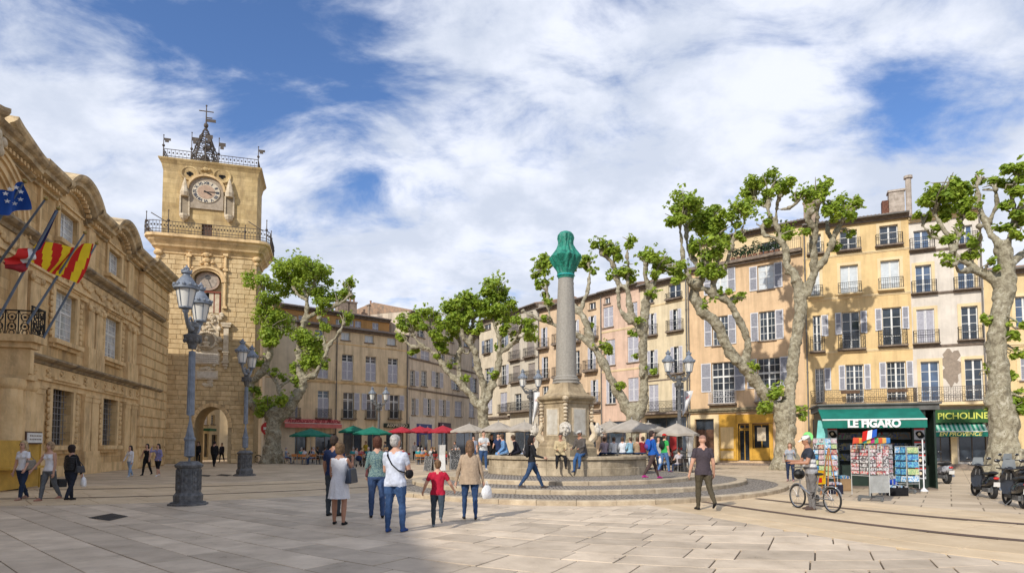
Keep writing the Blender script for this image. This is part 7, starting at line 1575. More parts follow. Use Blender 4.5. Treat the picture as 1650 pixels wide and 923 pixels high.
# --- walkers on the terraces
i = person('dark haired woman in a black jacket and jeans striding left across the fountain steps', 857, 786, 697, -82, z=.26, legs=((.50, .12, .0), (-.38, .25, .0)), arms=((.1, .12, .35, 0), (.3, .1, 1.0, .1)), top=(.022, .022, .025), bottom=(.04, .075, .15), shoe=(.10, .08, .07), hair=(.02, .012, .01), hairstyle='long', female=True, sleeve='long', face=True)
backpack(i, 'black backpack of the woman striding over the steps', cloth_m(BLK), cloth_m((.05, .05, .06)))
i = person('woman in brown leggings, blue jacket and magenta shoes striding right on the top step', 1051, 771, 691, -72, z=.39, legs=((.42, .08, 0), (-.40, .22, 0)), arms=((.1, .12, .5, 0), (.1, .12, .4, 0)), top=(.02, .11, .42), bottom=(.085, .055, .05), shoe=(.50, .03, .25), hair=(.06, .035, .03), hairstyle='short', female=True, sleeve='long', lower='leggings')
backpack(i, 'blue and purple backpack of the woman in magenta shoes', cloth_m((.03, .12, .50)), cloth_m((.14, .07, .28)))
h, _ = i['hands'][1]; plastic_bag('white bag carried by the woman in magenta shoes', to_world(i, h), .26)
i = person('child in a red cap and green t-shirt beside the woman in magenta shoes', 1071, 760, 698, -60, z=.39, legs=walk2, arms=(arm0, arm0), top=(.05, .42, .10), bottom=(.10, .20, .40), shoe=(.25, .1, .2), hair=(.1, .05, .03), sleeve='short')
cap_hat(i, cl('red cap', (.60, .01, .01))); backpack(i, 'dark green backpack of the child in the red cap', cloth_m((.02, .05, .03)), cloth_m(BLK))
person('figure in a grey jacket and jeans behind the child in the red cap', 1062, 757, 703, 150, z=.2, legs=walk, arms=(arm0, arm0), top=(.35, .35, .35), bottom=JEAN, sleeve='long', female=True, hairstyle='long')
i = person('woman in a pale grey hooded top standing before the large plane tree trunk', 1274, 775, 713, 150, legs=((.08, .05, .04), (-.05, .05, .04)), arms=((.3, .2, 1.9, .2), (.3, .2, 1.7, .2)), top=(.40, .42, .46), bottom=(.03, .045, .09), shoe=(.45, .25, .25), hair=(.30, .17, .09), hairstyle='long', female=True, sleeve='long')
shoulder_bag(i, 0, 'beige handbag of the woman before the tree trunk', cloth_m((.42, .34, .26), .5), (.4, .14, .32), (.15, 0, .58), (.1, 0, .83))
# --- seated on the basin rim
def on_rim(px, back=.25): th = math.asin(max(-1, min(1, ((px-913)/126.)))) ; return Vector((BW.x+math.sin(th)*(BR-back), BW.y-math.cos(th)*(BR-back), 0))
sit = ((1.35, 1.30, .12), (1.40, 1.45, .12)); 
i = person('old man in a cream jacket and dark trousers sitting on the fountain rim', 895, 0, 0, 180, at=on_rim(893, .15), H=1.68, seat=1.14, legs=((1.30, 1.25, .16), (1.30, 1.15, .16)), arms=((.45, .15, 1.1, .35), (.45, .15, 1.1, .35)), top=(.55, .44, .26), bottom=BLK, shoe=(.06, .04, .03), hair=(.10, .08, .06), hairstyle='short', sleeve='long', face=True, lean=.12, fat=1.15, skin=SKT, head=(0, -.15))
i = person('man in a grey brown coat, pale cap and blue jeans on the fountain rim', 926, 0, 0, 140, at=on_rim(924, .05), H=1.74, seat=1.22, legs=((1.15, 1.0, .15), (.75, .72, .12)), arms=((.6, .15, .9, .3), (.5, .15, 1.0, .3)), top=(.115, .10, .09), bottom=(.05, .12, .27), shoe=(.05, .08, .16), hair=(.1, .08, .07), sleeve='long', face=True, lean=.22, fat=1.12, skin=SKT)
cap_hat(i, mat('pale grey flat cap', (.55, .54, .50), rough=.9), 'peak')
ring_cloth(i, [(.80, .10, .06, 0), (.70, .115, .085, 0), (.60, .118, .09, 0), (.50, .122, .095, 0), (.43, .128, .10, 0)], cloth_m((.115, .10, .09)), 'coat', 6, .05)
def rimkid(px, lab, top, hat=None, heading=10, H=1.45, back=.2, hair=(.12, .07, .04), seat=1.16, hs='bob', dy=3.5, **k):
    p = on_rim(px, back); p.y = BW.y+abs(p.y-BW.y)+(-0) if True else p.y
    p = Vector((dp(px, 716, BW.y+dy*.55).x, BW.y+dy*.55, 0))
    i = person(lab, px, 0, 0, heading, at=p, H=H, seat=seat, legs=sit, arms=((.3, .15, .8, .2), (.3, .15, .8, .2)), top=top, bottom=k.pop('bottom', JEAN), hair=hair, hairstyle=hs, sleeve=k.pop('sleeve', 'long'), **k)
    if hat: cap_hat(i, hat)
    return i
RC = MATS['red cap']
rimkid(974, 'child in a red cap and pinkish top, leftmost behind the fountain rim', (.45, .35, .38), RC)
rimkid(989, 'child in a white top sitting second from the left behind the fountain rim', WHT, None, 20)
rimkid(1003, 'child in a white top with a pale blue rucksack strap, third behind the fountain rim', (.70, .72, .75), None, -10)
rimkid(1016, 'child in a pale blue jacket, fourth in the row behind the fountain rim', (.30, .50, .62), None, 30, hs='short')
rimkid(1027, 'child in a red cap and tan top, fifth behind the fountain rim', (.40, .28, .17), RC, 0)
rimkid(1036, 'child in a bright red cap and maroon top, rightmost behind the fountain rim', (.25, .02, .03), RC, 15, H=1.5)
rimkid(815, 'person in a straw hat and light blue shirt on the left fountain rim', (.17, .33, .58), mat('straw hat', (.62, .46, .22), rough=.9), 100, H=1.72, bottom=(.35, .45, .58), dy=1.2, fat=1.15, lean=.25)
rimkid(836, 'person in a black jacket bending over on the left part of the fountain rim', (.02, .02, .03), None, 80, H=1.7, bottom=BLK, dy=1.8, lean=.4)
i = person('man in a white t-shirt with folded arms standing left of the fountain basin', 779, 757, 694, 200, z=.1, legs=((.05, .05, .04), (-.1, .2, .04)), arms=((.5, .15, 1.4, .6), (.5, .15, 1.4, .6)), top=(.62, .64, .64), bottom=(.05, .10, .22), shoe=(.6, .6, .6), hair=(.05, .03, .02), sleeve='short', fat=1.12, face=True)
person('person in a navy shirt standing behind the left end of the fountain rim', 803, 752, 698, 170, z=.1, top=NAVY, bottom=BLK, hair=BLK, sleeve='short', arms=(arm0, (.3, .2, .9, .2)))
person('person with dark hair in a black top, behind the man in the white t-shirt', 792, 750, 699, 200, z=.1, top=BLK, bottom=BLK, hair=BLK, sleeve='long')
person('person in a blue striped top by the trunk of the middle plane tree', 763, 748, 702, 180, top=(.35, .40, .52), bottom=JEAN, hair=BLK, sleeve='short')
# ------------------------------------------------------------------ lamp posts
def lantern(par, c, s=1.):
    mb = MB(); q = MB(); g_ = MB(); c = Vector(c)
    g_.lathe([(.15*s, 0), (.235*s, .46*s)], c, 12); o = g_.build('lamp_glass', MILK, par, smooth=True)
    mb.lathe([(.05*s, -.16*s), (.09*s, -.1*s), (.07*s, -.07*s), (.17*s, -.03*s), (.17*s, 0), (.14*s, .01*s)], c, 12)
    for k in range(6):
        a = 2*math.pi*k/6; mb.tube([c+Vector((.155*s*math.cos(a), .155*s*math.sin(a), 0)), c+Vector((.242*s*math.cos(a), .242*s*math.sin(a), .46*s))], .012*s, 5)
    mb.build('lantern_frame', LAMPM, par)
    q.lathe([(.24*s, .455*s), (.31*s, .47*s), (.31*s, .53*s), (.27*s, .56*s), (.25*s, .62*s), (.15*s, .76*s), (.09*s, .84*s), (.09*s, .87*s), (.13*s, .89*s), (.13*s, .94*s), (.06*s, .98*s), (.08*s, 1.02*s), (.03*s, 1.07*s), (.01*s, 1.12*s)], c, 16)
    for k in range(12): a = 2*math.pi*k/12; q.ball(c+Vector((.29*s*math.cos(a), .29*s*math.sin(a), .56*s)), .05*s, 6, 4)
    for k in range(6): a = 2*math.pi*k/6; q.ball(c+Vector((.115*s*math.cos(a), .115*s*math.sin(a), .96*s)), .03*s, 5, 4)
    q.build('lantern_roof', LAMPM, par, smooth=True)
def lamp_post(label, x, ybase, ang, s=1., z=0, sep=.9, m=None, at=None):
    P = at if at is not None else gp(x, ybase, z); r = thing('street_lamp', label, 'street lamp', (P.x, P.y, z), R(ang), 'street lamps with twin lanterns'); m = m or LAMPM
    mb = MB(); mb.lathe([(.50*s, 0), (.50*s, .05*s), (.44*s, .06*s), (.44*s, .09*s)], (0, 0, 0), 8, math.pi/8); mb.lathe([(.36*s, .09*s), (.37*s, .26*s), (.33*s, .31*s), (.31*s, .34*s), (.30*s, .98*s), (.34*s, 1.0*s), (.36*s, 1.06*s), (.31*s, 1.1*s), (.22*s, 1.16*s)], (0, 0, 0), 8, math.pi/8); b = mb.build('lamp_base', LAMPD, r)
    mb = MB()
    for k in range(8):
        a = 2*math.pi*k/8; M_ = Matrix.Rotation(a, 4, 'Z') @ Matrix.Translation((.289*s, 0, 0)); mb.M = M_
        mb.box(0, .012*s, -.09*s, -.07*s, .4*s, .94*s); mb.box(0, .012*s, .07*s, .09*s, .4*s, .94*s)
        for j in range(3): mb.ball((.005*s, 0, (.48+.18*j)*s), (.02*s, .05*s, .07*s), 7, 5)
    mb.build('cast_panel', LAMPD, b)
    mb = MB(); n = 24; prof = [(.155, 1.16), (.17, 1.2), (.15, 1.25), (.13, 1.3), (.125, 1.7), (.145, 1.72), (.145, 1.77), (.115, 1.8), (.11, 2.3), (.125, 2.32), (.125, 2.36), (.10, 2.4), (.085, 4.1), (.11, 4.13), (.09, 4.17)]
    rows = [[mb.vert(((rr*(1-.09*(k % 2) if 2.3 > zz > 1.28 or 4.11 > zz > 2.39 else rr))*s*math.cos(2*math.pi*k/n), (rr*(1-.09*(k % 2) if 4.11 > zz > 1.28 else rr))*s*math.sin(2*math.pi*k/n), zz*s)) for k in range(n)] for rr, zz in prof]
    for a, b_ in zip(rows[:-1], rows[1:]):
        for k in range(n): mb.face([a[k], a[(k+1) % n], b_[(k+1) % n], b_[k]])
    mb.build('shaft', m, r); mb = MB()
    mb.lathe([(.10*s, 4.17*s), (.12*s, 4.3*s), (.21*s, 4.42*s), (.23*s, 4.5*s), (.23*s, 4.54*s), (.12*s, 4.58*s), (.12*s, 4.7*s), (.16*s, 4.76*s), (.13*s, 4.86*s), (.05*s, 4.92*s)], (0, 0, 0), 12)
    for k in range(8): a = 2*math.pi*k/8; mb.ball((.19*s*math.cos(a), .19*s*math.sin(a), 4.40*s), (.05*s, .05*s, .07*s), 6, 4)
    mb.build('capital', LAMPD, r, smooth=True); mb = MB()
    for sg in (-1, 1):
        mb.tube([(0, sg*.05*s, 4.72*s), (0, sg*.28*s, 4.66*s), (0, sg*sep*.7*s, 4.74*s), (0, sg*sep*s, 4.98*s), (0, sg*sep*s, 5.1*s)], [.07*s, .06*s, .05*s, .05*s, .06*s], 8)
        mb.tube([(0, sg*.1*s, 4.9*s), (0, sg*.3*s, 4.98*s), (0, sg*.45*s, 4.9*s), (0, sg*.42*s, 4.78*s)], .025*s, 6); mb.ball((0, sg*sep*.55*s, 4.78*s), (.06*s, .1*s, .08*s), 8, 6)
    mb.build('arm', m, r, smooth=True)
    for sg in (-1, 1): lantern(r, (0, sg*sep*s, 5.12*s), s*.98)
    return r
lamp_post('large grey cast iron lamp post standing before the clock tower, nearest of all', 303, 813, 16, 1.0)
lamp_post('grey twin lantern lamp post between the clock tower arch and the leaning plane tree', 394, 766, 10, 1.12)
lamp_post('twin lantern lamp post before the yellow houses, right of the fountain', 1096, 762, -82, 1.12, sep=.55, m=LAMPD)
lamp_post('twin lantern lamp post just left of the fountain pedestal', 855, 0, -80, 1.12, sep=.5, m=LAMPD, at=Vector((dp(855, 716, 44).x, 44, 0)))
lamp_post('twin lantern lamp post among the green parasols', 610, 0, -80, 1.1, sep=.55, m=LAMPD, at=Vector((dp(610, 716, 56).x, 56, 0)))
# feather banners on the lamps
def banner(label, x, yt, yb, Y, w):
    T_, B_ = dp(x, yt, Y), dp(x, yb, Y); r = thing('banner', label, 'banner', (T_.x, T_.y, 0)); mb = MB(); h = T_.z-B_.z
    rows = []
    for j in range(9):
        t = j/8; rows.append([mb.vert((w*(.0+.9*(1-t)**.6*k/4)-w*.1*t, -.25+.08*math.sin(k*1.3+t*3), T_.z-h*t)) for k in range(5)])
    for a, b in zip(rows[:-1], rows[1:]):
        for k in range(4): mb.face([a[k], b[k], b[k+1], a[k+1]])
    mb.build('banner_cloth', mat('white banner cloth', (.72, .71, .69), rough=.8, var=.05), r); mb = MB(); mb.tube([(0, -.25, B_.z-1.0), (0, -.25, T_.z)], .02, 6); mb.build('banner_pole', LAMPD, r)
    mb = MB(); mb.quad((.15*w, -.27, T_.z-h*.25), (.5*w, -.29, T_.z-h*.2), (.5*w, -.29, T_.z-h*.14), (.15*w, -.27, T_.z-h*.19)) if False else None
    text_obj('Pain', w*.30, cl('red script', (.5, .05, .05)), r, (w*.36, -.36, T_.z-h*.25), (math.pi/2, R(-50), 0), italic=.3, ext=.004)
banner('white feather banner on the lamp post right of the fountain', 1099, 630, 670, 36, .62); banner('white feather banner on the lamp post left of the pedestal', 859, 632, 682, 42, .5)
# ------------------------------------------------------------------ newspaper kiosk
KF = Facade(dp(1325, 716, 23.4), dp(1509, 716, 22.2)); ks = thing('newspaper_kiosk', 'dark green newspaper kiosk with a green awning lettered LE FIGARO', 'kiosk', KF.P0, KF.rz)
KG = mat('dark green kiosk paint', (.022, .04, .028), rough=.4, col2=(.012, .022, .016), vscale=3, spec=.4); KA = mat('green awning canvas', (.006, .17, .12), rough=.75, col2=(.004, .12, .085), vscale=2.5)
kl = KF.L; kh = KF.at(1430, 652)[1]
for (a, b, c_, d_, nm) in ((0, kl, 2.2, 2.3, 'back_wall'), (0, .06, .0, 2.2, 'side_wall'), (kl-.06, kl, 0, 2.2, 'side_wall')): mb = MB(); mb.box(a, b, c_, d_, 0, kh-.2); mb.build(nm, KG, ks)
mb = MB(); mb.box(-.1, kl+.1, -.12, 2.4, kh-.2, kh); mb.box(-.16, kl+.16, -.2, 2.45, kh+.001, kh+.06); mb.build('roof', mat('grey kiosk roof', (.14, .14, .13), rough=.8, var=.2), ks)
mb = MB(); mb.box(.06, kl-.06, .8, 2.2, 0, .85); mb.build('counter', KG, ks); mb = MB(); mb.box(.0, kl, -.02, 2.2, -.0, .05); mb.build('floor_slab', LEDGE, ks)
for (a, b) in ((1334, 1350), (1474, 1491)):
    s0, s1 = KF.at(a, 740)[0], KF.at(b, 740)[0]; mb = MB(); mb.box(s0-.05, s1+.05, .0, .16, .05, kh-.2); pil_ = mb.build('pillar', KG, ks)
    for j in range(4):
        z1 = KF.at((a+b)/2, 690+j*21)[1]; z0 = z1-.40; mb = MB(); mb.box(s0, s1, -.015, -.002, z0, z1); p = mb.build('poster', mat('pale grey poster', (.45, .46, .48), rough=.6, var=.1, vscale=9), ks)
        mb = MB(); mb.box(s0, s1, -.019, -.0155, z1-.05, z1); mb.build('red_header', cl('red print', (.5, .04, .03)), p); mb = MB(); c = (s0+s1)/2; mb.mi = 0
        mb.poly([(c+.02+.13*math.cos(t)*(1-.3*math.sin(2*t)), -.018, (z0+z1)/2-.02+.14*math.sin(t)) for t in [k*math.pi/7 for k in range(14)]]); mb.build('dark_picture', DARK, p)
        mb = MB(); mb.ball((c-.0, -.019, (z0+z1)/2), (.05, .004, .06), 8, 5); mb.build('pale_spot', PALE, p)
ka = awning(KF, 1325, 1494, 657, 676, 689, 1.1, KA, 'kiosk_awning', 'green canvas kiosk awning lettered LE FIGARO in white', 'LE FIGARO', mat('white print', (.80, .80, .78), rough=.6), .36, off=.018, sx=.95)
rn = random.Random(8)
for k in range(64):                       # magazines and papers on the kiosk shelves
    row = k//16; x = .35+(kl-.7)*(k % 16+.5)/16; z = .95+row*.42; c_ = rn.choice([(.5, .06, .05), (.1, .2, .5), (.6, .5, .1), (.6, .58, .55), (.05, .3, .2), (.45, .2, .4), (.1, .1, .12), (.3, .4, .5)])
    mb = MB(); mb.cbox((x, 1.9-.0*row, z+.15), (.21, .015, .28), rx=-.2); mb.build('magazine', mat('cover %d' % int(sum(a*b for a, b in zip(c_, (100, 10, 1)))*10), c_, rough=.4, col2=tuple(min(1, .8-a) for a in c_), vscale=9, thr=(.48, .52)), ks)
for k in range(26):
    x = .5+(kl-1)*rn.random(); mb = MB(); w_, h_ = rn.uniform(.08, .2), rn.uniform(.12, .35); mb.ball((x, rn.uniform(.2, .8), kh-.45-rn.random()*.25), (w_/2, .06, h_/2), 7, 5); c_ = rn.choice([(.5, .1, .05), (.6, .45, .1), (.2, .1, .3), (.05, .05, .06), (.35, .25, .18), (.5, .5, .5)])
    mb.build('hanging_souvenir', cl('souvenir %.2f' % c_[0], c_), ks, smooth=True)
mb = MB(); mb.quad((-.3, -.7, 1.6), (.1, -.7, 1.6), (.15, -.2, 2.5), (-.15, -.2, 2.5)); o = mb.build('side_blind', mat('pale turquoise plastic sheet', (.20, .55, .50), rough=.4), ks)
def card_mat(k):
    c_ = [(.62, .6, .58), (.55, .12, .12), (.12, .35, .62), (.15, .45, .55), (.6, .5, .35), (.3, .45, .2), (.65, .63, .62), (.5, .3, .35)][k % 8]
    return mat('postcard %d' % (k % 8), c_, rough=.3, col2=[(.1, .08, .08), (.6, .55, .5), (.7, .72, .7), (.05, .15, .4), (.45, .1, .1), (.6, .6, .3), (.35, .05, .06), (.65, .6, .55)][k % 8], vscale=17, thr=(.46, .54), spec=.4)
RACKM = mat('white enamelled wire', (.55, .56, .54), rough=.5, metal=.2)
def card_rack(label, x, yb, yt, cols, rows_, w, h0, ang, pal, mesh=True, group=None):
    P = gp(x, yb, 0); H = dp(x, yt, P.y).z; r = thing('card_rack', label, 'card rack', P, R(ang), None); mb = MB(); d = w*.5
    for sx in (-1, 1):
        for y_ in (-d, d): mb.tube([(sx*w/2, y_, .16), (sx*w/2, y_, H)], .012, 5)
    for z in (h0, H, (h0+H)/2): mb.tube([(-w/2, -d, z), (w/2, -d, z), (w/2, d, z), (-w/2, d, z), (-w/2, -d, z)], .01, 5)
    mb.build('frame', RACKM, r); mb = MB()
    mb.box(-w*.62, w*.62, -.03, .03, .08, .13); mb.box(-.03, .03, -w*.62, w*.62, .08, .13)
    for a, b in ((w*.6, 0), (-w*.6, 0), (0, w*.6), (0, -w*.6)): mb.tube([(a-.02, b, .045), (a+.02, b, .045)], .045, 8)
    mb.box(-.03, .03, -.03, .03, .1, H*.5); mb.build('foot', mat('grey rack foot', (.20, .21, .21), rough=.5, metal=.3), r)
    ch = (H-h0-.04)/rows_; cw = w/cols
    for side, (ax, off) in enumerate(((0, -d-.02), (math.pi/2, -w/2-.02), (-math.pi/2, -w/2-.02))):
        M_ = Matrix.Rotation(ax, 4, 'Z'); ww = w if side == 0 else 2*d; nc = cols if side == 0 else max(2, cols-1); cw = ww/nc
        for j in range(rows_):
            for k in range(nc):
                mb = MB(); mb.M = M_; mb.cbox((-ww/2+cw*(k+.5), off, h0+.04+ch*(j+.5)), (cw*.86, .012, ch*.8), rx=-.14); mb.build('postcard', card_mat(pal[rn.randrange(len(pal))]), r)
    if mesh:
        mb = MB()
        for k in range(13): x_ = -w/2+w*k/12; mb.box(x_-.004, x_+.004, -d-.004, -d+.004, .25, h0)
        for k in range(13): z = .25+(h0-.25)*k/12; mb.box(-w/2, w/2, -d-.004, -d+.004, z-.004, z+.004)
        mb.box(-w/2, w/2, -d+.006, -d+.01, .25, h0); mb.build('wire_mesh', RACKM, r)
    return r
rk = card_rack('large wheeled postcard rack with rows of pale and red cards in front of the kiosk', 1403, 806, 717, 3, 8, .66, .72, 14, [0, 0, 1, 6, 7, 4, 0, 6])
card_rack('narrow rack of blue landscape postcards before the right pillar of the kiosk', 1463, 794, 719, 1, 5, .46, .32, 10, [2, 3, 2, 3, 5], mesh=False)
card_rack('rack of papers and cards half hidden behind the man with the bicycle', 1331, 792, 706, 2, 7, .5, .5, 16, [0, 3, 4, 7, 5, 2], mesh=False)
mp_ = gp(1428, 800); card_rack('thin white spinner rack just right of the large postcard rack', 1428, 797, 716, 1, 7, .3, .5, 40, [0, 0, 6, 0], mesh=False)
fp = dp(1398, 716, 17.6); fl = thing('souvenir_flags', 'french flag and colourful pennants stuck on top of the large postcard rack', 'flags', (fp.x, fp.y, 1.6))
for k in range(9):
    x = -.42+.11*k; c_ = [(.6, .08, .04), (.65, .3, .05), (.05, .3, .3), (.6, .5, .1), (.5, .05, .2), (.1, .4, .15), (.6, .1, .05), (.7, .4, .1), (.05, .2, .5)][k]; mb = MB(); mb.tube([(x, 0, -.12), (x+.02, 0, .2)], .006, 4); mb.quad((x, .01, .02), (x+.16, -.03, .05), (x+.15, -.05, .19), (x+.02, .01, .2)); mb.build('pennant', cl('pennant %d' % k, c_), fl)
for k, m_ in enumerate((FR, FW, FB)):
    mb = MB(); a = -.20+.13*k; mb.quad((a, -.06-.02*k, .08+.05*k), (a+.13, -.08-.02*k, .13+.05*k), (a+.17, -.08, .40+.02*k), (a+.04, -.06, .36+.02*k)); mb.build('tricolour_stripe', m_, fl)
P_ = gp(1489, 791); pr = thing('white_post', 'slim white post with a round foot at the right corner of the kiosk', 'post', P_); mb = MB(); mb.lathe([(.13, 0), (.12, .03), (.05, .09), (.022, .14), (.022, 1.78)], (0, 0, 0), 12); mb.build('pole', mat('white enamel', (.78, .78, .77), rough=.35), pr, smooth=True)
def crate(name, label, x, yb, w, d, h, m, ang=10, cat='box', fill=None):
    r = thing(name, label, cat, gp(x, yb), R(ang)); mb = MB(); t = .02
    for b in ((-w/2, w/2, -d/2, -d/2+t), (-w/2, w/2, d/2-t, d/2), (-w/2, -w/2+t, -d/2+t, d/2-t), (w/2-t, w/2, -d/2+t, d/2-t)): mb.box(b[0], b[1], b[2], b[3], 0, h)
    mb.box(-w/2, w/2, -d/2, d/2, .001, .02); mb.build('crate_body', m, r)
    if fill:
        for k in range(6): q = MB(); q.cbox((-w/2+.06+(w-.12)*k/5, 0, h*.8), (.05, d*.8, h*.9), rx=.1); q.build('contents', fill[k % len(fill)], r)
    return r
crate('cardboard_box', 'brown cardboard box on the ground left of the postcard rack', 1358, 790, .42, .35, .42, mat('brown cardboard', (.36, .23, .12), rough=.9), fill=[card_mat(3), card_mat(0)])
crate('plastic_crate', 'black crate of goods at the foot of the narrow blue postcard rack', 1446, 798, .5, .34, .26, cloth_m(BLK), fill=[card_mat(2), cloth_m(BLK), card_mat(0)])
crate('plastic_crate', 'dark crate of magazines beside the cardboard box', 1345, 795, .4, .3, .3, cloth_m((.03, .03, .05)), fill=[card_mat(7), card_mat(2)])
crate('plastic_crate', 'blue crate by the kiosk counter, between the two postcard racks', 1436, 790, .3, .3, .42, cl('blue plastic', (.03, .08, .45)), fill=[card_mat(0)])
P_ = gp(1337, 798); ea = thing('easel', 'brown wooden easel leaning beside the rack behind the bicycle', 'easel', P_, R(20))
for (a, b) in (((-.18, -.1, 0), (.0, 0, 1.5)), ((.2, -.1, 0), (.02, 0, 1.5)), ((0, .35, 0), (0, .02, 1.45))): mb = MB(); mb.tube([a, b], .018, 5); mb.build('leg', mat('orange brown wood', (.42, .17, .05), rough=.7), ea)
P_ = gp(1322, 797); bg_ = thing('carrier_bag', 'yellow and red carrier bag hanging by the bicycle saddle', 'bag', (P_.x, P_.y, .35), R(20)); mb = MB(); mb.box(-.16, .16, -.07, .07, 0, .42); o = mb.build('bag_body', cl('yellow bag', (.75, .45, .01)), bg_); mb = MB(); mb.box(-.15, .0, -.078, -.0705, .05, .2); mb.build('red_patch', FR, bg_)
P_ = dp(1302, 703, 17); gd = thing('hanging_disc', 'bright green disc sign above the cap of the man with the bicycle', 'sign', P_); mb = MB(); mb.M = Matrix.Rotation(math.pi/2, 4, 'X'); mb.lathe([(.13, -.02), (.13, .02)], (0, 0, 0), 18); mb.build('disc', cl('bright green', (.25, .75, .22)), gd); mb = MB(); mb.tube([(0, 0, -.1), (.05, .1, -1.85)], .012, 5); mb.build('stick', RACKM, gd)
# olive shop on the white house
s0, s1, z0, z1 = W1.rect(1502, 1594, 660, 681); mb = MB(); mb.box(s0, s1, -.45, -.01, z0, z1); mb.build('shop_fascia', mat('leaf green fascia', (.02, .09, .02), rough=.5, var=.15), W1.root)
text_obj('PICHOLINE', .60, mat('yellow green lettering', (.62, .66, .12), rough=.6), W1.root, ((s0+s1)/2+.05, -.47, (z0+z1)/2), off=.012, sx=.95)
def gstripe(t, last, g):
    tcn = t.nodes.new('ShaderNodeTexCoord'); w = t.nodes.new('ShaderNodeTexWave'); w.inputs['Scale'].default_value = 1.2; w.inputs['Distortion'].default_value = 0; t.links.new(tcn.outputs['Object'], w.inputs[0]); mr = t.nodes.new('ShaderNodeMapRange'); mr.inputs[1].default_value = .45; mr.inputs[2].default_value = .55; t.links.new(w.outputs[1], mr.inputs[0]); mx = t.nodes.new('ShaderNodeMix'); mx.data_type = 'RGBA'; t.links.new(mr.outputs[0], mx.inputs[0]); t.links.new(last, mx.inputs[6]); mx.inputs[7].default_value = (.40, .58, .47, 1); return mx.outputs[2]
aw2 = awning(W1, 1503, 1592, 681, 695, 703, 1.1, mat('green and white striped awning', (.03, .28, .17), rough=.8, extra=gstripe), 'shop_awning', 'green and white striped shop awning lettered EN PROVENCE', 'EN PROVENCE', mat('yellow print', (.70, .66, .2), rough=.6), .36, italic=.25, off=.008)
for o in C.objects:
    if o.parent is aw2 and o.name.startswith('valance'): o.data.materials[0] = KA
mb = MB(); s0, _, _, _ = W1.rect(1532, 1540, 700, 744); mb.box(s0, s0+.35, -.15, -.003, .1, 3.0); mb.build('shop_pier', PL_YT, W1.root); mb = MB(); mb.box(-.2, W1.L+.2, -.9, -.01, .0, .14); mb.box(-.2, W1.L+.2, -.5, -.011, .141, .28); mb.build('door_step', LEDGE, W1.root)
mb = MB(); s0, s1, z0, z1 = O1.rect(1158, 1246, 741, 746); mb.box(s0, s1+1.5, -1.0, -.2, 0, .16); mb.build('door_step', LEDGE, O1.root)
# ------------------------------------------------------------------ bicycle and scooters
RUB = mat('black rubber', (.02, .02, .02), rough=.8); CHR = mat('silver metal', (.45, .46, .47), rough=.3, metal=.8); MBK = mat('glossy black plastic', (.012, .012, .014), rough=.2, spec=.6, coat=.5); SEAT = mat('black vinyl seat', (.02, .02, .02), rough=.5)
def wheel(par, y, r, w=.022, spokes=14, z=None, tyre=None):
    z = r+w if z is None else z; o = MB(); o.tube([(0, y+r*math.cos(2*math.pi*k/28), z+r*math.sin(2*math.pi*k/28)) for k in range(29)], w, 6, cap=False); wo = o.build('wheel', tyre or RUB, par, smooth=True)
    q = MB(); q.tube([(0, y+(r-w)*math.cos(2*math.pi*k/28), z+(r-w)*math.sin(2*math.pi*k/28)) for k in range(29)], w*.5, 5, cap=False); q.tube([(-.04, y, z), (.04, y, z)], .02, 6)
    for k in range(spokes): a = 2*math.pi*k/spokes; q.tube([(.015*(-1)**k, y, z), (0, y+(r-w)*math.cos(a), z+(r-w)*math.sin(a))], .0025, 3)
    q.build('rim', CHR, wo); return wo
def bicycle(label, P, ang, r=.28, fc=None, small=True):
    b = thing('bicycle', label, 'bicycle', P, R(ang)); fm = fc or CHR; wb = .60 if small else .52
    wheel(b, wb, r); wheel(b, -wb, r); mb = MB(); z = r+.02; T = lambda p, q, w: mb.tube([p, q], w, 7)
    T((0, wb, z), (0, wb-.10, .62), .016); T((0, wb-.09, .58), (0, wb-.16, 1.02), .018); T((0, wb-.09, .56), (0, -.02, .32), .024); T((0, -.02, .30), (0, -.18, .85), .018); T((.05, -wb, z), (.03, -.02, .30), .011); T((-.05, -wb, z), (-.03, -.02, .30), .011); T((.05, -wb, z), (.0, -.10, .62), .009); T((-.05, -wb, z), (0, -.10, .62), .009)
    mb.build('frame', fm, b, smooth=True); mb = MB(); mb.tube([(-.27, wb-.2, 1.03), (-.1, wb-.17, 1.04), (.1, wb-.17, 1.04), (.27, wb-.2, 1.03)], .014, 6); mb.build('handlebar', CHR, b)
    mb = MB(); mb.ball((0, -.2, .89), (.075, .13, .035), 10, 6); mb.ball((0, -.08, .885), (.03, .12, .025), 8, 5); mb.build('saddle', SEAT, b, smooth=True)
    mb = MB(); mb.M = Matrix.Translation((.07, -.02, .30)) @ Matrix.Rotation(math.pi/2, 4, 'Y'); mb.lathe([(.085, -.005), (.085, .005)], (0, 0, 0), 16); mb.build('chainring', CHR, b); mb = MB(); mb.tube([(.08, -.02, .30), (.08, .06, .17)], .01, 5); mb.cbox((.12, .06, .16), (.08, .07, .02)); mb.tube([(-.08, -.02, .30), (-.08, -.10, .43)], .01, 5); mb.cbox((-.12, -.10, .44), (.08, .07, .02)); mb.build('pedal', SEAT, b)
    for y_ in (wb, -wb):
        mb = MB(); mb.tube([(0, y_+(r+.04)*math.cos(a), z+(r+.04)*math.sin(a)) for a in [R(20+14*k) for k in range(11)]], .014, 5); mb.build('mudguard', fm, b)
    mb = MB(); mb.box(-.06, .06, -wb-.12, -wb+.24, .60, .615); mb.build('luggage_rack', CHR, b); return b
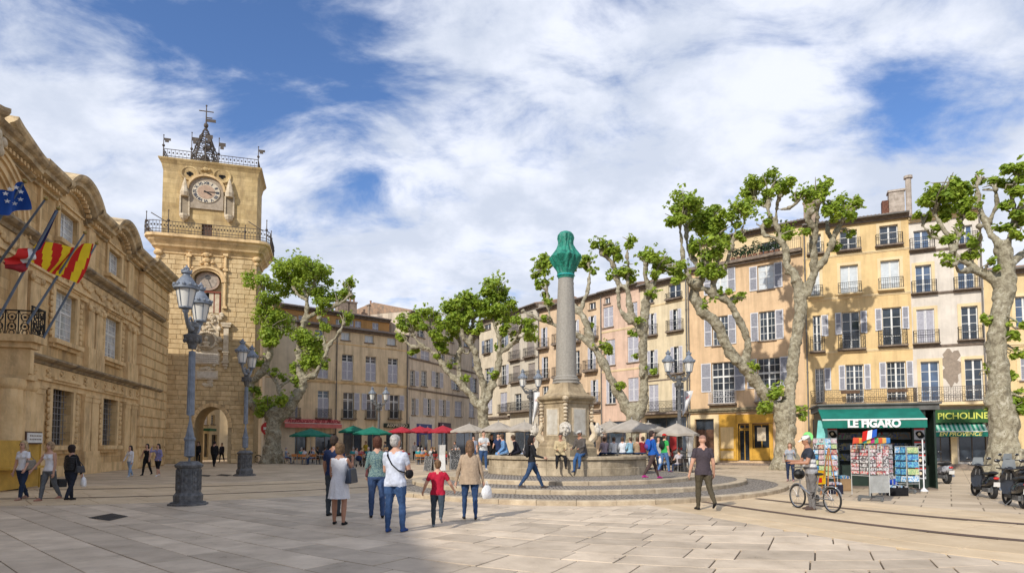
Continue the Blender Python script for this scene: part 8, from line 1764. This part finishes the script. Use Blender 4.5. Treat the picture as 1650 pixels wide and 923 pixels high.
a_, b_ = gp(1286, 818), gp(1341, 826); md = (a_+b_)/2; bk = bicycle('silver folding bicycle held by the man in the white cap', (md.x, md.y, 0), math.degrees(math.atan2((a_-b_).y, (a_-b_).x))-90); sc = (b_-a_).length/(1.0); bk.scale = (1, 1, 1)
mb = MB(); mb.ball((0, .52, .86), (.15, .12, .13), 10, 7); mb.build('front_basket', SEAT, bk, smooth=True)
bicycle('dark bicycle leaning near the foot of the plane tree by the clock tower', gp(407, 745), 80, .32, cloth_m(BLK), False); bicycle('grey bicycle parked right of the foot of the plane tree by the tower', gp(461, 746), 70, .32, CHR, False)
def scooter(label, x, yb, ang, body, seatc=SEAT, screen=True, s=1., group='parked scooters', plate=True):
    b = thing('scooter', label, 'scooter', gp(x, yb), R(ang), group); s *= .93; b.scale = (s, s, s)
    for y in (-.0, 1.25):
        o = MB(); r_ = .21; o.tube([(0, y+r_*math.cos(2*math.pi*k/20), .26+r_*math.sin(2*math.pi*k/20)) for k in range(21)], .065, 8, cap=False); wo = o.build('wheel', RUB, b, smooth=True); q = MB(); q.M = Matrix.Translation((0, y, .26)) @ Matrix.Rotation(math.pi/2, 4, 'Y'); q.lathe([(.15, -.03), (.04, -.05), (.04, .05), (.15, .03)], (0, 0, 0), 14); q.build('rim', CHR, wo)
    mb = MB()                                                      # rear bodywork, floor, leg shield as lofted sections
    secs = [(-.30, .05, .62, .10), (-.22, .14, .60, .26), (.0, .19, .56, .36), (.25, .20, .52, .40), (.45, .17, .48, .36), (.52, .12, .35, .22)]
    rows = []
    for (y, w, zc, h) in secs: rows.append([mb.vert((w*math.cos(t)*(1 if math.sin(t) < 0 else .9), y, zc+h/2*math.sin(t))) for t in [2*math.pi*k/12 for k in range(12)]])
    for a, c in zip(rows[:-1], rows[1:]):
        for k in range(12): mb.face([a[k], c[k], c[(k+1) % 12], a[(k+1) % 12]])
    mb.face(rows[0]); mb.face(rows[-1][::-1]); mb.build('rear_body', body, b, smooth=True)
    mb = MB(); mb.box(-.15, .15, .45, .98, .24, .33); mb.build('footboard', SEAT, b)
    mb = MB(); rows = []
    for (y, w, z) in ((.95, .17, .28), (1.0, .22, .5), (1.02, .21, .75), (1.0, .13, .95), (.98, .07, 1.02)): rows.append([mb.vert((w*math.sin(t), y+.10*math.cos(t)*(1 if k_ < 6 else .4), z)) for k_, t in enumerate([math.pi*(-.5+j/5) for j in range(6)]+[math.pi*(.5-j/5) for j in range(6)])])
    for a, c in zip(rows[:-1], rows[1:]):
        for k in range(12): mb.face([a[k], a[(k+1) % 12], c[(k+1) % 12], c[k]])
    mb.build('leg_shield', body, b, smooth=True); mb = MB(); mb.ball((0, 1.28, .5), (.09, .22, .07), 10, 6); mb.build('front_mudguard', body, b, smooth=True)
    mb = MB(); mb.tube([(.07, 1.2, .3), (.05, 1.02, .9)], .02, 6); mb.tube([(-.07, 1.2, .3), (-.05, 1.02, .9)], .02, 6); mb.build('fork', CHR, b)
    mb = MB(); mb.ball((0, .18, .78), (.15, .38, .065), 12, 6); mb.ball((0, -.08, .82), (.14, .18, .06), 10, 6); mb.build('seat', seatc, b, smooth=True)
    mb = MB(); mb.tube([(-.33, .86, 1.06), (-.15, .97, 1.03), (.15, .97, 1.03), (.33, .86, 1.06)], .02, 6); mb.ball((0, .98, 1.03), (.12, .1, .07), 10, 6); mb.build('handlebar', MBK, b, smooth=True)
    for sx in (-1, 1): mb = MB(); mb.tube([(sx*.2, .93, 1.05), (sx*.27, .93, 1.22)], .009, 5); mb.ball((sx*.29, .93, 1.26), (.075, .02, .05), 8, 6); mb.build('mirror', MBK, b, smooth=True)
    mb = MB(); mb.ball((0, -.3, .66), (.085, .05, .045), 10, 6); mb.build('tail_light', mat('red lens', (.60, .02, .01), rough=.15, spec=.7), b, smooth=True)
    if plate: mb = MB(); mb.cbox((0, -.34, .47), (.2, .012, .14), rx=.25); mb.build('number_plate', WHITEP, b)
    mb = MB(); mb.tube([(.14, .25, .28), (.17, -.15, .33)], [.035, .055], 8); mb.build('exhaust', CHR, b); mb = MB(); mb.box(-.12, -.05, .0, .45, .2, .34); mb.tube([(-.1, .5, .22), (-.3, .42, .03)], .014, 5); mb.build('engine', LAMPD, b)
    if screen: mb = MB(); mb.quad((-.18, 1.03, 1.02), (.18, 1.03, 1.02), (.13, .96, 1.3), (-.13, .96, 1.3)); mb.quad((-.13, .965, 1.3), (.13, .965, 1.3), (.18, 1.035, 1.02), (-.18, 1.035, 1.02)); mb.build('windscreen', mat('smoky clear screen', (.25, .28, .30), rough=.1, spec=.6), b)
    return b
scooter('black scooter with a red tail light parked beside the pale trunk', 1600, 803, -16, MBK)
scooter('black scooter with a white number plate cut by the right edge of the picture', 1650, 819, -22, MBK)
scooter('silver and black scooter parked between the kiosk and the olive shop', 1526, 779, -5, mat('silver black scooter body', (.10, .10, .11), rough=.25, col2=(.4, .4, .42), vscale=6, thr=(.5, .54)), s=1.1)
scooter('dark scooter half hidden behind the rightmost trunk', 1652, 788, -10, MBK, s=1.05, plate=False)
# ------------------------------------------------------------------ café terraces
ALU = mat('brushed aluminium', (.50, .50, .49), rough=.35, metal=.6); ORG = mat('orange brown slatted wood', (.55, .20, .05), rough=.6, var=.15); REDP = mat('red woven plastic', (.42, .03, .03), rough=.6); WICK = mat('dark wicker', (.08, .06, .05), rough=.8)
def make_chair(label, m, group):
    c = thing('cafe_chair', label, 'chair', (0, 0, 0), 0, group); mb = MB(); mb.box(-.21, .21, -.2, .2, .43, .455); mb.build('seat', m, c); mb = MB(); mb.box(-.21, .21, .19, .215, .62, .84); mb.build('backrest', m, c)
    for sx in (-1, 1):
        for (y, h) in ((-.19, .43), (.2, .82)): mb = MB(); mb.tube([(sx*.21, y*1.1, 0), (sx*.2, y, h)], .014, 5); mb.build('leg', ALU, c)
    return c
def make_table(label, group, m=None):
    c = thing('cafe_table', label, 'table', (0, 0, 0), 0, group); mb = MB(); mb.lathe([(.36, .70), (.36, .73)], (0, 0, 0), 16); mb.build('tabletop', m or ALU, c); mb = MB(); mb.tube([(0, 0, .03), (0, 0, .7)], .03, 6); mb.build('stem', LAMPD, c); mb = MB(); mb.lathe([(.24, 0), (.05, .04)], (0, 0, 0), 12); mb.build('foot', LAMPD, c); return c
PUT = []
def put(proto, P, ang, label=None, near=None):
    used = proto.get('used', 0); o = proto if not used else copy_tree(proto); proto['used'] = 1
    o.location = P; o.rotation_euler = (0, 0, R(ang)); o['label'] = label or o['label']
    if 'used' in o and o is not proto: del o['used']
    PUT.append(o)
    return o
co_ = make_chair('aluminium café chair with orange wooden seat and back on the ochre house terrace', ORG, 'orange backed café chairs'); cr__ = make_chair('red café chair on the terrace before the blue shop', REDP, 'red café chairs'); cw_ = make_chair('dark wicker café chair under the grey parasols', WICK, 'dark café chairs')
tb1 = make_table('small round aluminium café table among orange backed chairs', 'round café tables'); tb2 = make_table('small dark café table under the grey parasols', 'dark café tables', WICK)
rn = random.Random(21); seats = []
for k, (px_, Y) in enumerate([(474, 52), (492, 50.5), (516, 51), (541, 52), (566, 51), (586, 49), (612, 52), (634, 50), (655, 53), (676, 51), (697, 53), (716, 50), (602, 56), (648, 58), (686, 58), (500, 55), (530, 55.5)]):
    c = dp(px_, 716, Y); red = k in (13, 14) or px_ > 690; put(tb1, (c.x, Y, 0), 0)
    for j in range(3 if k % 2 else 2):
        a = rn.uniform(0, 360) if j else rn.uniform(150, 210); q = R(a); P = Vector((c.x+.62*math.sin(q), Y-.62*math.cos(q)*-1 if False else Y+.62*math.cos(q), 0)); put(cr__ if red else co_, P, -a); seats.append((P, -a, j))
for k, (px_, Y) in enumerate([(736, 44), (752, 46), (824, 43), (842, 42), (960, 38), (1046, 35.5), (1064, 36.5), (1084, 35)]):
    c = dp(px_, 716, Y); put(tb2, (c.x, Y, 0), 0)
    for j in range(2): a = rn.uniform(0, 360); q = R(a); P = Vector((c.x+.62*math.sin(q), Y+.62*math.cos(q), 0)); put(cw_, P, -a); seats.append((P, -a, j))
# guests: a few seated figures, each placed and turned on its own
tops = [((.55, .50, .52), 'pinkish white shirt'), ((.05, .06, .10), 'dark blue top'), ((.05, .30, .32), 'turquoise top'), ((.60, .60, .58), 'white top'), ((.35, .04, .05), 'red top'), ((.02, .02, .02), 'black top'), ((.30, .35, .45), 'grey blue shirt'), ((.45, .33, .18), 'tan top')]
PV = []
for k, (c_, nm) in enumerate(tops):
    me, hm_, info = make_body(1.70+.03*(k % 3), sit, ((.5, .2, .9, .2), (.5+.2*(k % 2), .2, .9, .3)), top=c_, bottom=[JEAN, BLK, (.25, .22, .18)][k % 3], hair=[(.05, .03, .02), (.3, .18, .08), (.45, .42, .4), (.1, .05, .03)][k % 4], sleeve='long' if k % 2 else 'short', female=bool(k % 2), hairstyle=['short', 'bob'][k % 2], voxel=.04, sitz=1); me.name = 'body'; PV.append((me, hm_, info, nm))
cnt = 0; POS = []
for n_, (P, a, j) in enumerate(seats):
    if rn.random() < .80 and cnt < 44:
        me, hm_, info, nm = PV[(n_*5+j) % 8]; pass
        p = thing('person', 'seated café guest in a %s' % nm, 'person', (P.x, P.y, .46-info['hip']+.09), R(a+180), 'guests seated on the café terraces'); link('body', me, p); link('hair', hm_, p); cnt += 1
for k, (px_, yf, yt, nm, c_, hd) in enumerate([(541, 741, 708, 'waiter in a white shirt standing before the arched doorway', WHT, 170), (589, 742, 710, 'person in a yellow top standing by the arched doorway of the ochre house', (.6, .42, .05), 160), (668, 741, 712, 'person in a pale shirt standing before the blue shop front', (.6, .58, .55), 180), (676, 741, 711, 'person in a dark top standing at the blue shop front', BLK, 200), (733, 744, 711, 'waiter in a black apron under the nearest red parasol', (.6, .6, .6), 120), (1050, 750, 704, 'person in a tan top behind the walking woman with the blue backpack', (.4, .3, .2), 10), (620, 742, 711, 'passer by in a grey jacket between the tables of the ochre house', GRY, 90), (448, 742, 711, 'person in dark clothes standing right behind the plane tree by the tower', BLK, 180)]):
    person(nm, px_, yf, yt, hd, legs=walk if k % 2 else ((.05, .05, .03), (-.05, .05, .03)), arms=(arm0, (.3, .2, .8, .1)), top=c_, bottom=[BLK, JEAN][k % 2], sleeve='long' if k % 3 else 'short', hair=[(.05, .03, .02), (.2, .1, .05)][k % 2], female=bool(k % 2), hairstyle=['short', 'bob'][k % 2])
def parasol(label, x0, x1, ya, ye, Y, m, group, rise=None, rot=0):
    cx = (x0+x1)/2; c = dp(cx, 716, Y); w = (x1-x0)*m_per_px(Y)/2; zt = dp(cx, ya, Y).z; ze = dp(cx, ye, Y-w*.8).z; r = thing('parasol', label, 'parasol', (c.x, Y, 0), R(rot), group); mb = MB(); n = 8; t = mb.vert((0, 0, zt))
    ring = []; 
    for k in range(n*2):
        a = 2*math.pi*k/(n*2)+math.pi/n; q = w*(1.06 if k % 2 == 0 else 1.0); ring.append(mb.vert((q*math.cos(a), q*math.sin(a), ze+(.0 if k % 2 == 0 else .05))))
    mid = [mb.vert((mb.v[i][0]*.5, mb.v[i][1]*.5, ze+(zt-ze)*.56-(.03 if k % 2 else 0))) for k, i in enumerate(ring)]
    for k in range(n*2): a, b = k, (k+1) % (n*2); mb.face([ring[a], ring[b], mid[b], mid[a]]); mb.face([mid[a], mid[b], t])
    mb.build('canopy', m, r); mb = MB()
    mb2 = MB(); me = [o for o in C.objects if o.parent is r][0].data
    for k in range(n*2):
        a, b = Vector(me.vertices[ring[k]].co), Vector(me.vertices[ring[(k+1) % (n*2)]].co); mb2.quad(a, a-Vector((0, 0, .13)), b-Vector((0, 0, .13)), b)
    mb2.build('valance', m, r); mb = MB(); mb.tube([(0, 0, 0), (0, 0, zt+.12)], .03, 6); mb.build('pole', ALU, r)
    mb = MB()
    for k in range(n): a = 2*math.pi*k/n+math.pi/n; mb.tube([(0, 0, zt-.1), (w*1.02*math.cos(a), w*1.02*math.sin(a), ze-.01)], .014, 4)
    mb.build('ribs', ALU, r); mb = MB(); mb.cbox((0, 0, .05), (.7, .7, .1)); mb.build('foot', LAMPD, r)
GP_ = mat('dark green parasol cloth', (.008, .17, .11), rough=.75, var=.1); RP_ = mat('red parasol cloth', (.40, .02, .035), rough=.75, var=.1); YP_ = mat('grey taupe parasol cloth', (.42, .37, .31), rough=.85, col2=(.33, .29, .24), vscale=1.5)
for a in (('green parasol left of the arched doorway, before the restaurant awning', 469, 532, 690, 701, 54), ('green parasol standing back, over the arched doorway of the ochre house', 546, 592, 685, 695, 60), ('green parasol around the lamp post, before the espresso bar', 569, 631, 687, 698, 55)): parasol(*a, GP_, 'green parasols', rot=10)
for a in (('leftmost red parasol, next to the green ones', 626, 668, 687, 695, 57), ('middle red parasol before the blue shop', 655, 698, 686, 695, 58), ('rightmost red parasol beside the grey ones', 690, 737, 685, 695, 55), ('red parasol set back before the blue shop front', 672, 706, 688, 695, 62)): parasol(*a, RP_, 'red parasols')
for k, a in enumerate((('grey parasol left of the middle plane tree', 726, 786, 682, 694, 47), ('grey parasol right before the trunk of the middle plane tree', 772, 834, 679, 693, 44), ('grey parasol between the middle plane tree and the pedestal', 814, 876, 679, 692, 43), ('grey parasol right of the pedestal, set back', 956, 1010, 677, 691, 41), ('wide grey parasol before the two trunked plane tree', 974, 1062, 675, 693, 36), ('grey parasol by the lamp post, rightmost of the grey ones', 1058, 1124, 681, 699, 35), ('grey parasol over the children on the rim, half hidden', 1016, 1074, 680, 691, 41))): parasol(*a, YP_, 'grey parasols', rot=k*11)
def aboard(label, x, yb, yt, w, m, Y=None, rz=20):
    P = gp(x, yb); H = dp(x, yt, P.y).z; r = thing('menu_board', label, 'sign board', P, R(rz), None)
    for sg in (-1, 1): mb = MB(); mb.M = Matrix.Translation((0, sg*.16, 0)) @ Matrix.Rotation(sg*.16, 4, 'X'); mb.box(-w/2, w/2, -.015, .015, .05, H); mb.build('board', m, r); q = MB(); q.M = mb.M; q.box(-w/2-.03, -w/2, -.02, .02, 0, H+.02); q.box(w/2, w/2+.03, -.02, .02, 0, H+.02); q.build('board_frame', ALU, r)
CHK = mat('chalk menu board', (.05, .05, .05), rough=.8, col2=(.45, .44, .42), vscale=22, thr=(.55, .6))
aboard('dark chalk menu board on the ground right of the red parasols', 733, 757, 724, .6, CHK); aboard('white standing menu board before the red café chairs', 712, 759, 716, .35, WHITEP)
aboard('small menu board left of the white standing board', 691, 759, 734, .5, CHK, rz=-30); aboard('white menu board by the trunk of the two trunked plane tree', 1112, 750, 702, .4, WHITEP)
P_ = gp(578, 752); st = thing('pushchair', 'dark pushchair standing at the edge of the café terrace', 'pushchair', P_, R(30))
mb = MB(); mb.ball((0, 0, .62), (.22, .32, .22), 10, 7); mb.build('seat_pod', cloth_m(NAVY), st, smooth=True); mb = MB(); mb.tube([(-.25, .35, .12), (-.22, -.3, 1.02), (.22, -.3, 1.02), (.25, .35, .12)], .014, 5); mb.tube([(-.25, -.3, .12), (-.2, .2, .6)], .012, 5); mb.tube([(.25, -.3, .12), (.2, .2, .6)], .012, 5); mb.build('frame', ALU, st)
for sx in (-1, 1):
    for y in (-.3, .35): mb = MB(); mb.tube([(sx*.27-.03, y, .11), (sx*.27+.03, y, .11)], .11, 10); mb.build('wheel', RUB, st)
P_ = dp(1089, 716, 37.2); rd = thing('red_panel', 'tall red menu panel beside the lamp post right of the fountain', 'panel', (P_.x, P_.y, 0), R(-10)); mb = MB(); mb.box(-.35, .35, -.04, .04, .5, 2.2); mb.build('panel', REDP, rd); mb = MB(); mb.box(-.4, -.351, -.05, .05, 0, 2.25); mb.box(.351, .4, -.05, .05, 0, 2.25); mb.build('panel_frame', LAMPD, rd)
for (x0, x1, Y, lab) in ((1058, 1092, 34.5, 'low black fence panel at the edge of the grey parasol terrace'), (1098, 1120, 34.2, 'black planter screen beside the lamp post right of the fountain')):
    a, b = dp(x0, 716, Y), dp(x1, 716, Y); r = thing('terrace_screen', lab, 'fence', (a.x, a.y, 0)); mb = MB(); w = b.x-a.x; mb.box(0, w, -.02, .02, .9, .95); mb.box(0, w, -.02, .02, .1, .14)
    for k in range(int(w/.12)+1): mb.box(k*.12-.01, k*.12+.01, -.012, .012, .0, .92)
    mb.build('rails', IRON, r)
# left edge: yellow stand with cases, notice, drain covers
P0_, s_ = None, TH.at(31, 740, -2.7)[0]
YW = mat('ochre painted board', (.56, .34, .06), rough=.6, var=.12, vscale=3)
yb_ = thing('yellow_stand', 'ochre wooden stand with a framed white notice against the town hall wall', 'stand', TH.P0+TH.d*s_+TH.inw*-2.7, TH.rz)
for (a, b, z0, z1, y, nm, m_) in ((-1.5, 1.5, .05, 1.75, 0, 'back_board', YW), (-1.56, -1.501, 0, 1.85, -.03, 'side_post', YW), (1.501, 1.56, 0, 1.85, -.03, 'side_post', YW), (-1.4, 1.4, .75, .82, -.35, 'shelf', YW), (.15, 1.35, 1.62, 2.08, -.12, 'notice_frame', M_WOOD), (.2, 1.3, 1.67, 2.03, -.16, 'notice', WHITEP)): mb = MB(); mb.box(a, b, y, y+.05 if nm != 'shelf' else -.001, z0, z1); mb.build(nm, m_, yb_)
ln = MB()
for k in range(2):
    for j in range(7): ln.box(.32+j*.13, .32+j*.13+.09, -.163, -.1605, 1.9-k*.13, 1.95-k*.13)
ln.build('lettering', LEDGE, yb_)
def case(label, x, yb, w, d, h, rz): r = thing('equipment_case', label, 'case', gp(x, yb), R(rz), 'black equipment cases'); mb = MB(); mb.box(-w/2, w/2, -d/2, d/2, 0, h); o = mb.build('case_body', cloth_m((.025, .027, .03), .5), r); bv = o.modifiers.new('b', 'BEVEL'); bv.width = .02; bv.segments = 2; mb = MB(); mb.tube([(-.1, -d/2-.01, h*.6), (-.1, -d/2-.04, h*.66), (.1, -d/2-.04, h*.66), (.1, -d/2-.01, h*.6)], .01, 5); mb.build('handle', RUB, r)
case('black case on the ground at the far left edge, beside the yellow stand', 8, 789, .7, .4, .42, -10); case('black wedge shaped case right of the woman with sunglasses', 52, 782, .75, .45, .42, -14); case('small black case between the two women on the right of the stand', 94, 784, .42, .35, .3, -10)
def drain(label, pts): 
    P = [gp(x, y) for x, y in pts]; c = sum(P, Vector())/4; r = thing('drain_cover', label, 'drain cover', (c.x, c.y, .008)); mb = MB(); Q = [p-c for p in P]; mb.poly([(q.x, q.y, .003) for q in Q]); mb.build('plate', mat('dark iron plate', (.05, .048, .045), rough=.6, metal=.3), r); mb = MB()
    for k in range(1, 12): t = k/12; a = Q[0].lerp(Q[1], t); b = Q[3].lerp(Q[2], t); mb.tube([(a.x*.95, a.y*.95, .008), (b.x*.95, b.y*.95, .008)], .007, 4)
    mb.build('ridges', mat('worn iron ridges', (.12, .115, .11), rough=.5, metal=.4), r)
drain('dark iron drain cover in the foreground paving left of the large lamp post', [(142, 834), (176, 839), (207, 832), (180, 827)])
drain('small dark cover in the paving right of the large lamp post', [(322, 766), (336, 767.5), (340, 765.5), (326, 764.5)]); drain('small dark cover in the paving left of the second lamp post', [(348, 765), (366, 766.8), (374, 764.6), (356, 763.6)])

# words that single each one out, counted along the terrace
for grp, word in (('orange backed café chairs', 'aluminium café chair with orange back, %s from the left'), ('red café chairs', 'red café chair before the blue shop, %s from the left'), ('dark café chairs', 'dark wicker café chair under the grey parasols, %s from the left'), ('round café tables', 'small round aluminium café table, %s from the left'), ('dark café tables', 'small dark café table under the grey parasols, %s from the left'), ('guests seated on the café terraces', None)):
    obs = sorted((o for o in C.objects if o.get('group') == grp), key=lambda o: o.location.x/o.location.y)
    for k, o in enumerate(obs): o['label'] = word % ORD[k] if word else '%s, %s guest from the left' % (o['label'], ORD[k])
for o in C.objects:
    if 'used' in o: del o['used']
